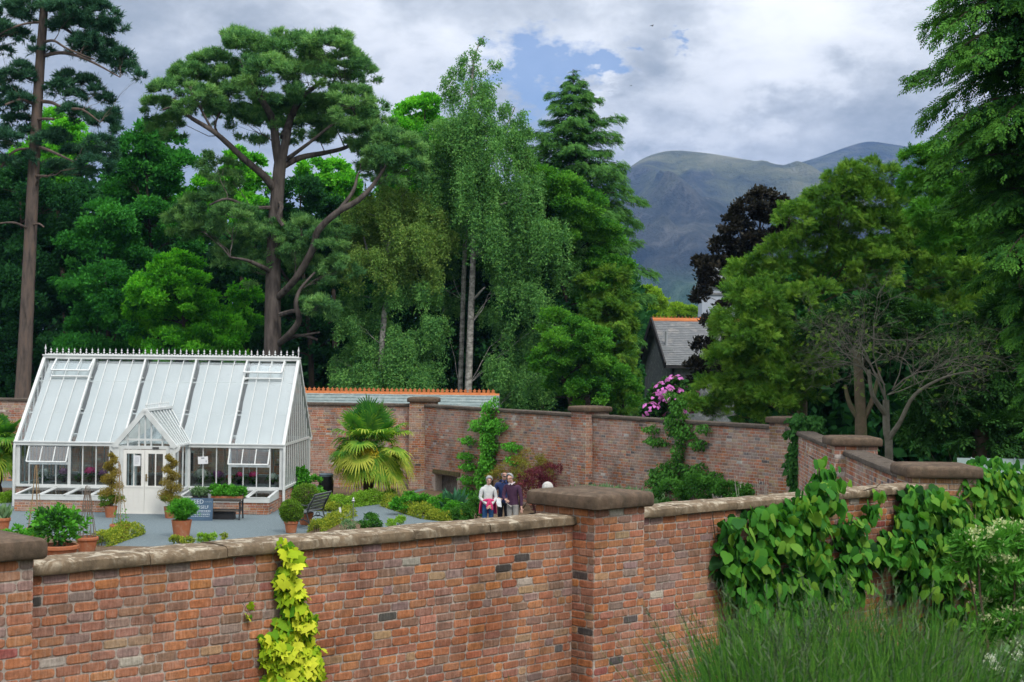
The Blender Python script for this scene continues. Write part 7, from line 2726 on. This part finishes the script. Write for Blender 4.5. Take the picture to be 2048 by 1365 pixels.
# pale shed at the right edge
M_SHEDROOF = mat('pale_green_sheet_roof', (0.19, 0.25, 0.235), (0.16, 0.215, 0.205), 1.0, 0.6, 0.3)
M_BOARD = mat('whitewashed_boards', (0.56, 0.57, 0.55), (0.46, 0.47, 0.45), 3, 0.8, 0.2, stretch=(.3, .3, 6))
Ys = 33.0
a, b = W(1919, 959, Ys - 1.4), W(2260, 966, Ys - 1.4)
t1, t0 = W(2260, 922, Ys), W(1914, 916, Ys)
t = thing('shed', 'white boarded shed with a pale green sheet roof at the right edge', 'shed', Vector((a.x, Ys, 0)))
mb = MB()
mb.loft([[a, b, t1, t0], [p - Vector((0, 0, .06)) for p in (a, b, t1, t0)]])
for i in range(1, 12):
    mb.bar(a.lerp(b, i / 12) + Vector((0, 0, .012)), t0.lerp(t1, i / 12) + Vector((0, 0, .012)), .03, .02)
mb.build('roof', M_SHEDROOF, t)
mb = MB()
za = a.z - .08
for i in range(int(za / .14)):
    z = za - i * .14
    mb.loft([[(a.x + .15, a.y + .16, z), (b.x, a.y + .16, z), (b.x, a.y + .19, z - .14), (a.x + .15, a.y + .19, z - .14)], [(a.x + .15, a.y + .25, z), (b.x, a.y + .25, z), (b.x, a.y + .25, z - .14), (a.x + .15, a.y + .25, z - .14)]])
mb.box((a.x + .15, a.y + .26, 0), (b.x, a.y + 3, za))
mb.build('boarding', M_BOARD, t)
p = W(2038, 985, Ys - 1.6)
mb = MB()
mb.box((p.x - .04, p.y - .04, 0), (p.x + .16, p.y + .04, a.z - .06))
mb.build('blue_post', mat('blue_paint', (0.10, 0.20, 0.38), (0.08, 0.16, 0.3), 3, 0.6), t)

# yellow green trees beyond the house
broadleaf('round yellow green treetop left of the orange house ridge', 1295, 130, [(1295, 590, 22), (1310, 605, 22), (1285, 610, 24), (1320, 625, 18), (1300, 635, 26)], ML_FARY, 2600, .38, name='distant_tree', group='sunlit trees beyond the house', spread=.6)
broadleaf('low bright yellow green tree peeping over the orange house ridge', 1360, 140, [(1355, 622, 18), (1380, 628, 16), (1335, 630, 14), (1365, 640, 22)], ML_FARY, 2200, .38, name='distant_tree', group='sunlit trees beyond the house', spread=.6)

# ------------------------------------------------------------------ mountains
def hmat():
    m, t = newmat('fell_heather_grass_and_sun_patches')
    geo = t.n('NewGeometry')
    pos = geo.outputs['Position']
    n1 = t.noise(pos, 0.0022, 8, 0.62, .4)
    n2 = t.noise(pos, 0.009, 7, 0.68, .3)
    n3 = t.noise(t.n('VectorMath', {'operation': 'MULTIPLY'}, i0=pos, i1=(1, .25, .25)).outputs[0], 0.03, 6, .7)
    z = t.n('SeparateXYZ', Vector=pos).outputs[2]
    hz = t.math('DIVIDE', z, 700.0)
    heath_and_sun = t.ramp(n2.outputs[0], [(.35, (.018, .024, .028)), (.52, (.05, .054, .052)), (.68, (.14, .138, .128))])  # lightest heath tones are painted sunlit patches
    grass = t.ramp(n1.outputs[0], [(.35, (.05, .075, .035)), (.6, (.145, .15, .08)), (.75, (.32, .30, .20))])
    low = t.ramp(n2.outputs[0], [(.35, (.03, .085, .035)), (.6, (.06, .15, .05))])
    f = t.math('MULTIPLY', t.ramp(n1.outputs[0], [(.47, 0.0), (.58, .9)]), t.ramp(hz, [(.30, 0.0), (.62, 1.0)]))  # pale grass spread wider on the upper slopes, imitating sunlit patches
    c = t.mix(f, heath_and_sun, grass)
    c = t.mix(t.ramp(t.math('MULTIPLY_ADD', n1.outputs[0], .25, hz), [(.20, 1.0), (.38, 0.0)]), c, low)
    c = t.mix(t.math('MULTIPLY', t.ramp(n3.outputs[0], [(.60, 0.0), (.72, .7)]), t.ramp(hz, [(.25, 0.0), (.45, 1.0)])), c, (.22, .21, .20, 1))
    bp = t.n('Bump', Strength=1.0, Distance=60.0, Height=t.math('ADD', n2.outputs[0], t.math('MULTIPLY', n3.outputs[0], .35)))
    principled(t, c, .95, .05, bp)
    return m


from mathutils import noise as mnoise
M_FELL = hmat()


def fell(name, label, sil, Yc, Yfoot, Yback, rugged, nx=230, ny=130):
    """a fell whose crest line follows the skyline points sil (px, py) at distance Yc"""
    xs = np.linspace(sil[0][0], sil[-1][0], nx)
    py = np.interp(xs, [s[0] for s in sil], [s[1] for s in sil])
    # soften the corners of the skyline
    k = np.array([1, 2, 3, 2, 1.]) / 9
    pad = np.pad(py, 2, mode='edge')
    py = np.convolve(pad, k, 'valid')
    V = []
    ys = np.concatenate([np.linspace(Yfoot, Yc, ny), np.linspace(Yc, Yback, 14)[1:]])
    for yy in ys:
        for i, x in enumerate(xs):
            w = W(x, py[i], Yc)
            X = w.x * (yy / Yc) ** .35
            f = (yy - Yfoot) / (Yc - Yfoot) if yy <= Yc else 1 - (yy - Yc) / (Yback - Yc)
            f = max(0, f)
            sh = f ** 1.0 * (.62 + .38 * math.sin(f * math.pi / 2))
            z = w.z * sh
            e = math.sin(min(1, f) * math.pi) ** .8 if yy <= Yc else 0
            nz = mnoise.fractal(Vector((X * .0022, yy * .0016, 3.1)), 0.9, 2.1, 6)
            gz = .7 * abs(mnoise.noise(Vector((X * .0045 + .4 * nz, yy * .0007, 1.7)))) ** .8 + .3 * abs(mnoise.noise(Vector((X * .014 + .5 * nz, yy * .002, 7.7))))
            z += e * rugged * (.55 * nz - 1.25 * gz + .3)
            V.append((X, yy, z - 3))
    V = np.array(V)
    ny2 = len(ys)
    i, j = np.meshgrid(np.arange(nx - 1), np.arange(ny2 - 1))
    a = (j * nx + i).ravel()
    me = raw_mesh(name, V, [np.stack([a, a + 1, a + nx + 1, a + nx], 1)], M_FELL, smooth=True)
    o = link(name, me)
    return tag(o, label, kind='structure')


fell('mountain', 'far fell with a pointed summit right of the saddle', [(700, 560), (1100, 470), (1350, 400), (1500, 352), (1580, 330), (1640, 312), (1700, 290), (1737, 280), (1790, 288), (1850, 297), (1950, 300), (2100, 320), (2400, 400), (2900, 560)], 5000, 2400, 8200, 190)
fell('mountain', 'nearer rounded fell with a pale grassy brow, painted sun patches and scree', [(500, 640), (900, 520), (1100, 420), (1200, 362), (1245, 342), (1290, 312), (1330, 300), (1360, 299), (1420, 305), (1480, 315), (1540, 327), (1590, 337), (1650, 350), (1750, 400), (1900, 500), (2200, 640)], 3900, 1500, 6200, 185)
fell('hill', 'low wooded green foothill below the fells', [(-3000, 700), (0, 680), (900, 640), (1240, 640), (1320, 625), (1420, 618), (1600, 600), (2000, 580), (3000, 600), (5000, 690)], 1500, 500, 2600, 14, 90, 30)

# two birds in the sky
for px, py, Y, s, lab in ((1304, 52, 160, .55, 'small dark bird gliding below the brightest cloud'), (1262, 172, 190, .35, 'tiny distant bird right of the pointed conifer')):
    p = W(px, py, Y)
    t = thing('bird', lab, 'bird', p)
    BASE[t] = Vector((0, 0, 0))
    m_ = MB()
    m_.loft([[(x * s, .10 * r * s * math.cos(a), .10 * r * s * math.sin(a)) for a in [k * math.pi / 4 for k in range(8)]] for x, r in ((-.32, .1), (-.2, .7), (0, 1), (.18, .8), (.26, .6), (.34, .1))])
    for sy in (-1, 1):
        m_.loft([[(-.08 * s, sy * .06 * s, .03 * s), (.12 * s, sy * .06 * s, .04 * s), (.1 * s, sy * .06 * s, .055 * s)], [(-.02 * s, sy * .45 * s, .14 * s), (.12 * s, sy * .42 * s, .15 * s), (.1 * s, sy * .42 * s, .16 * s)], [(-.12 * s, sy * .85 * s, .06 * s), (-.06 * s, sy * .85 * s, .065 * s), (-.06 * s, sy * .85 * s, .07 * s)]])
    m_.build('body', M_DARKTIM, t, smooth=True)
    t.rotation_euler.z = R(25)

# ------------------------------------------------------------------ the air between
HAZE = 0.00009
if HAZE:
    hz = MB()
    hz.box((-6500, -80, -1.5), (6500, 8600, 900))
    m, t = newmat('haze_air')
    vol = t.n('VolumePrincipled', Color=(0.27, 0.50, 1.0), Density=HAZE, Anisotropy=0.0)
    o = t.n('OutputMaterial')
    t.set(o, 'Volume', vol)
    h = hz.build('haze', m)
    tag(h, 'pale blue air in front of the fells', 'haze', kind='stuff')
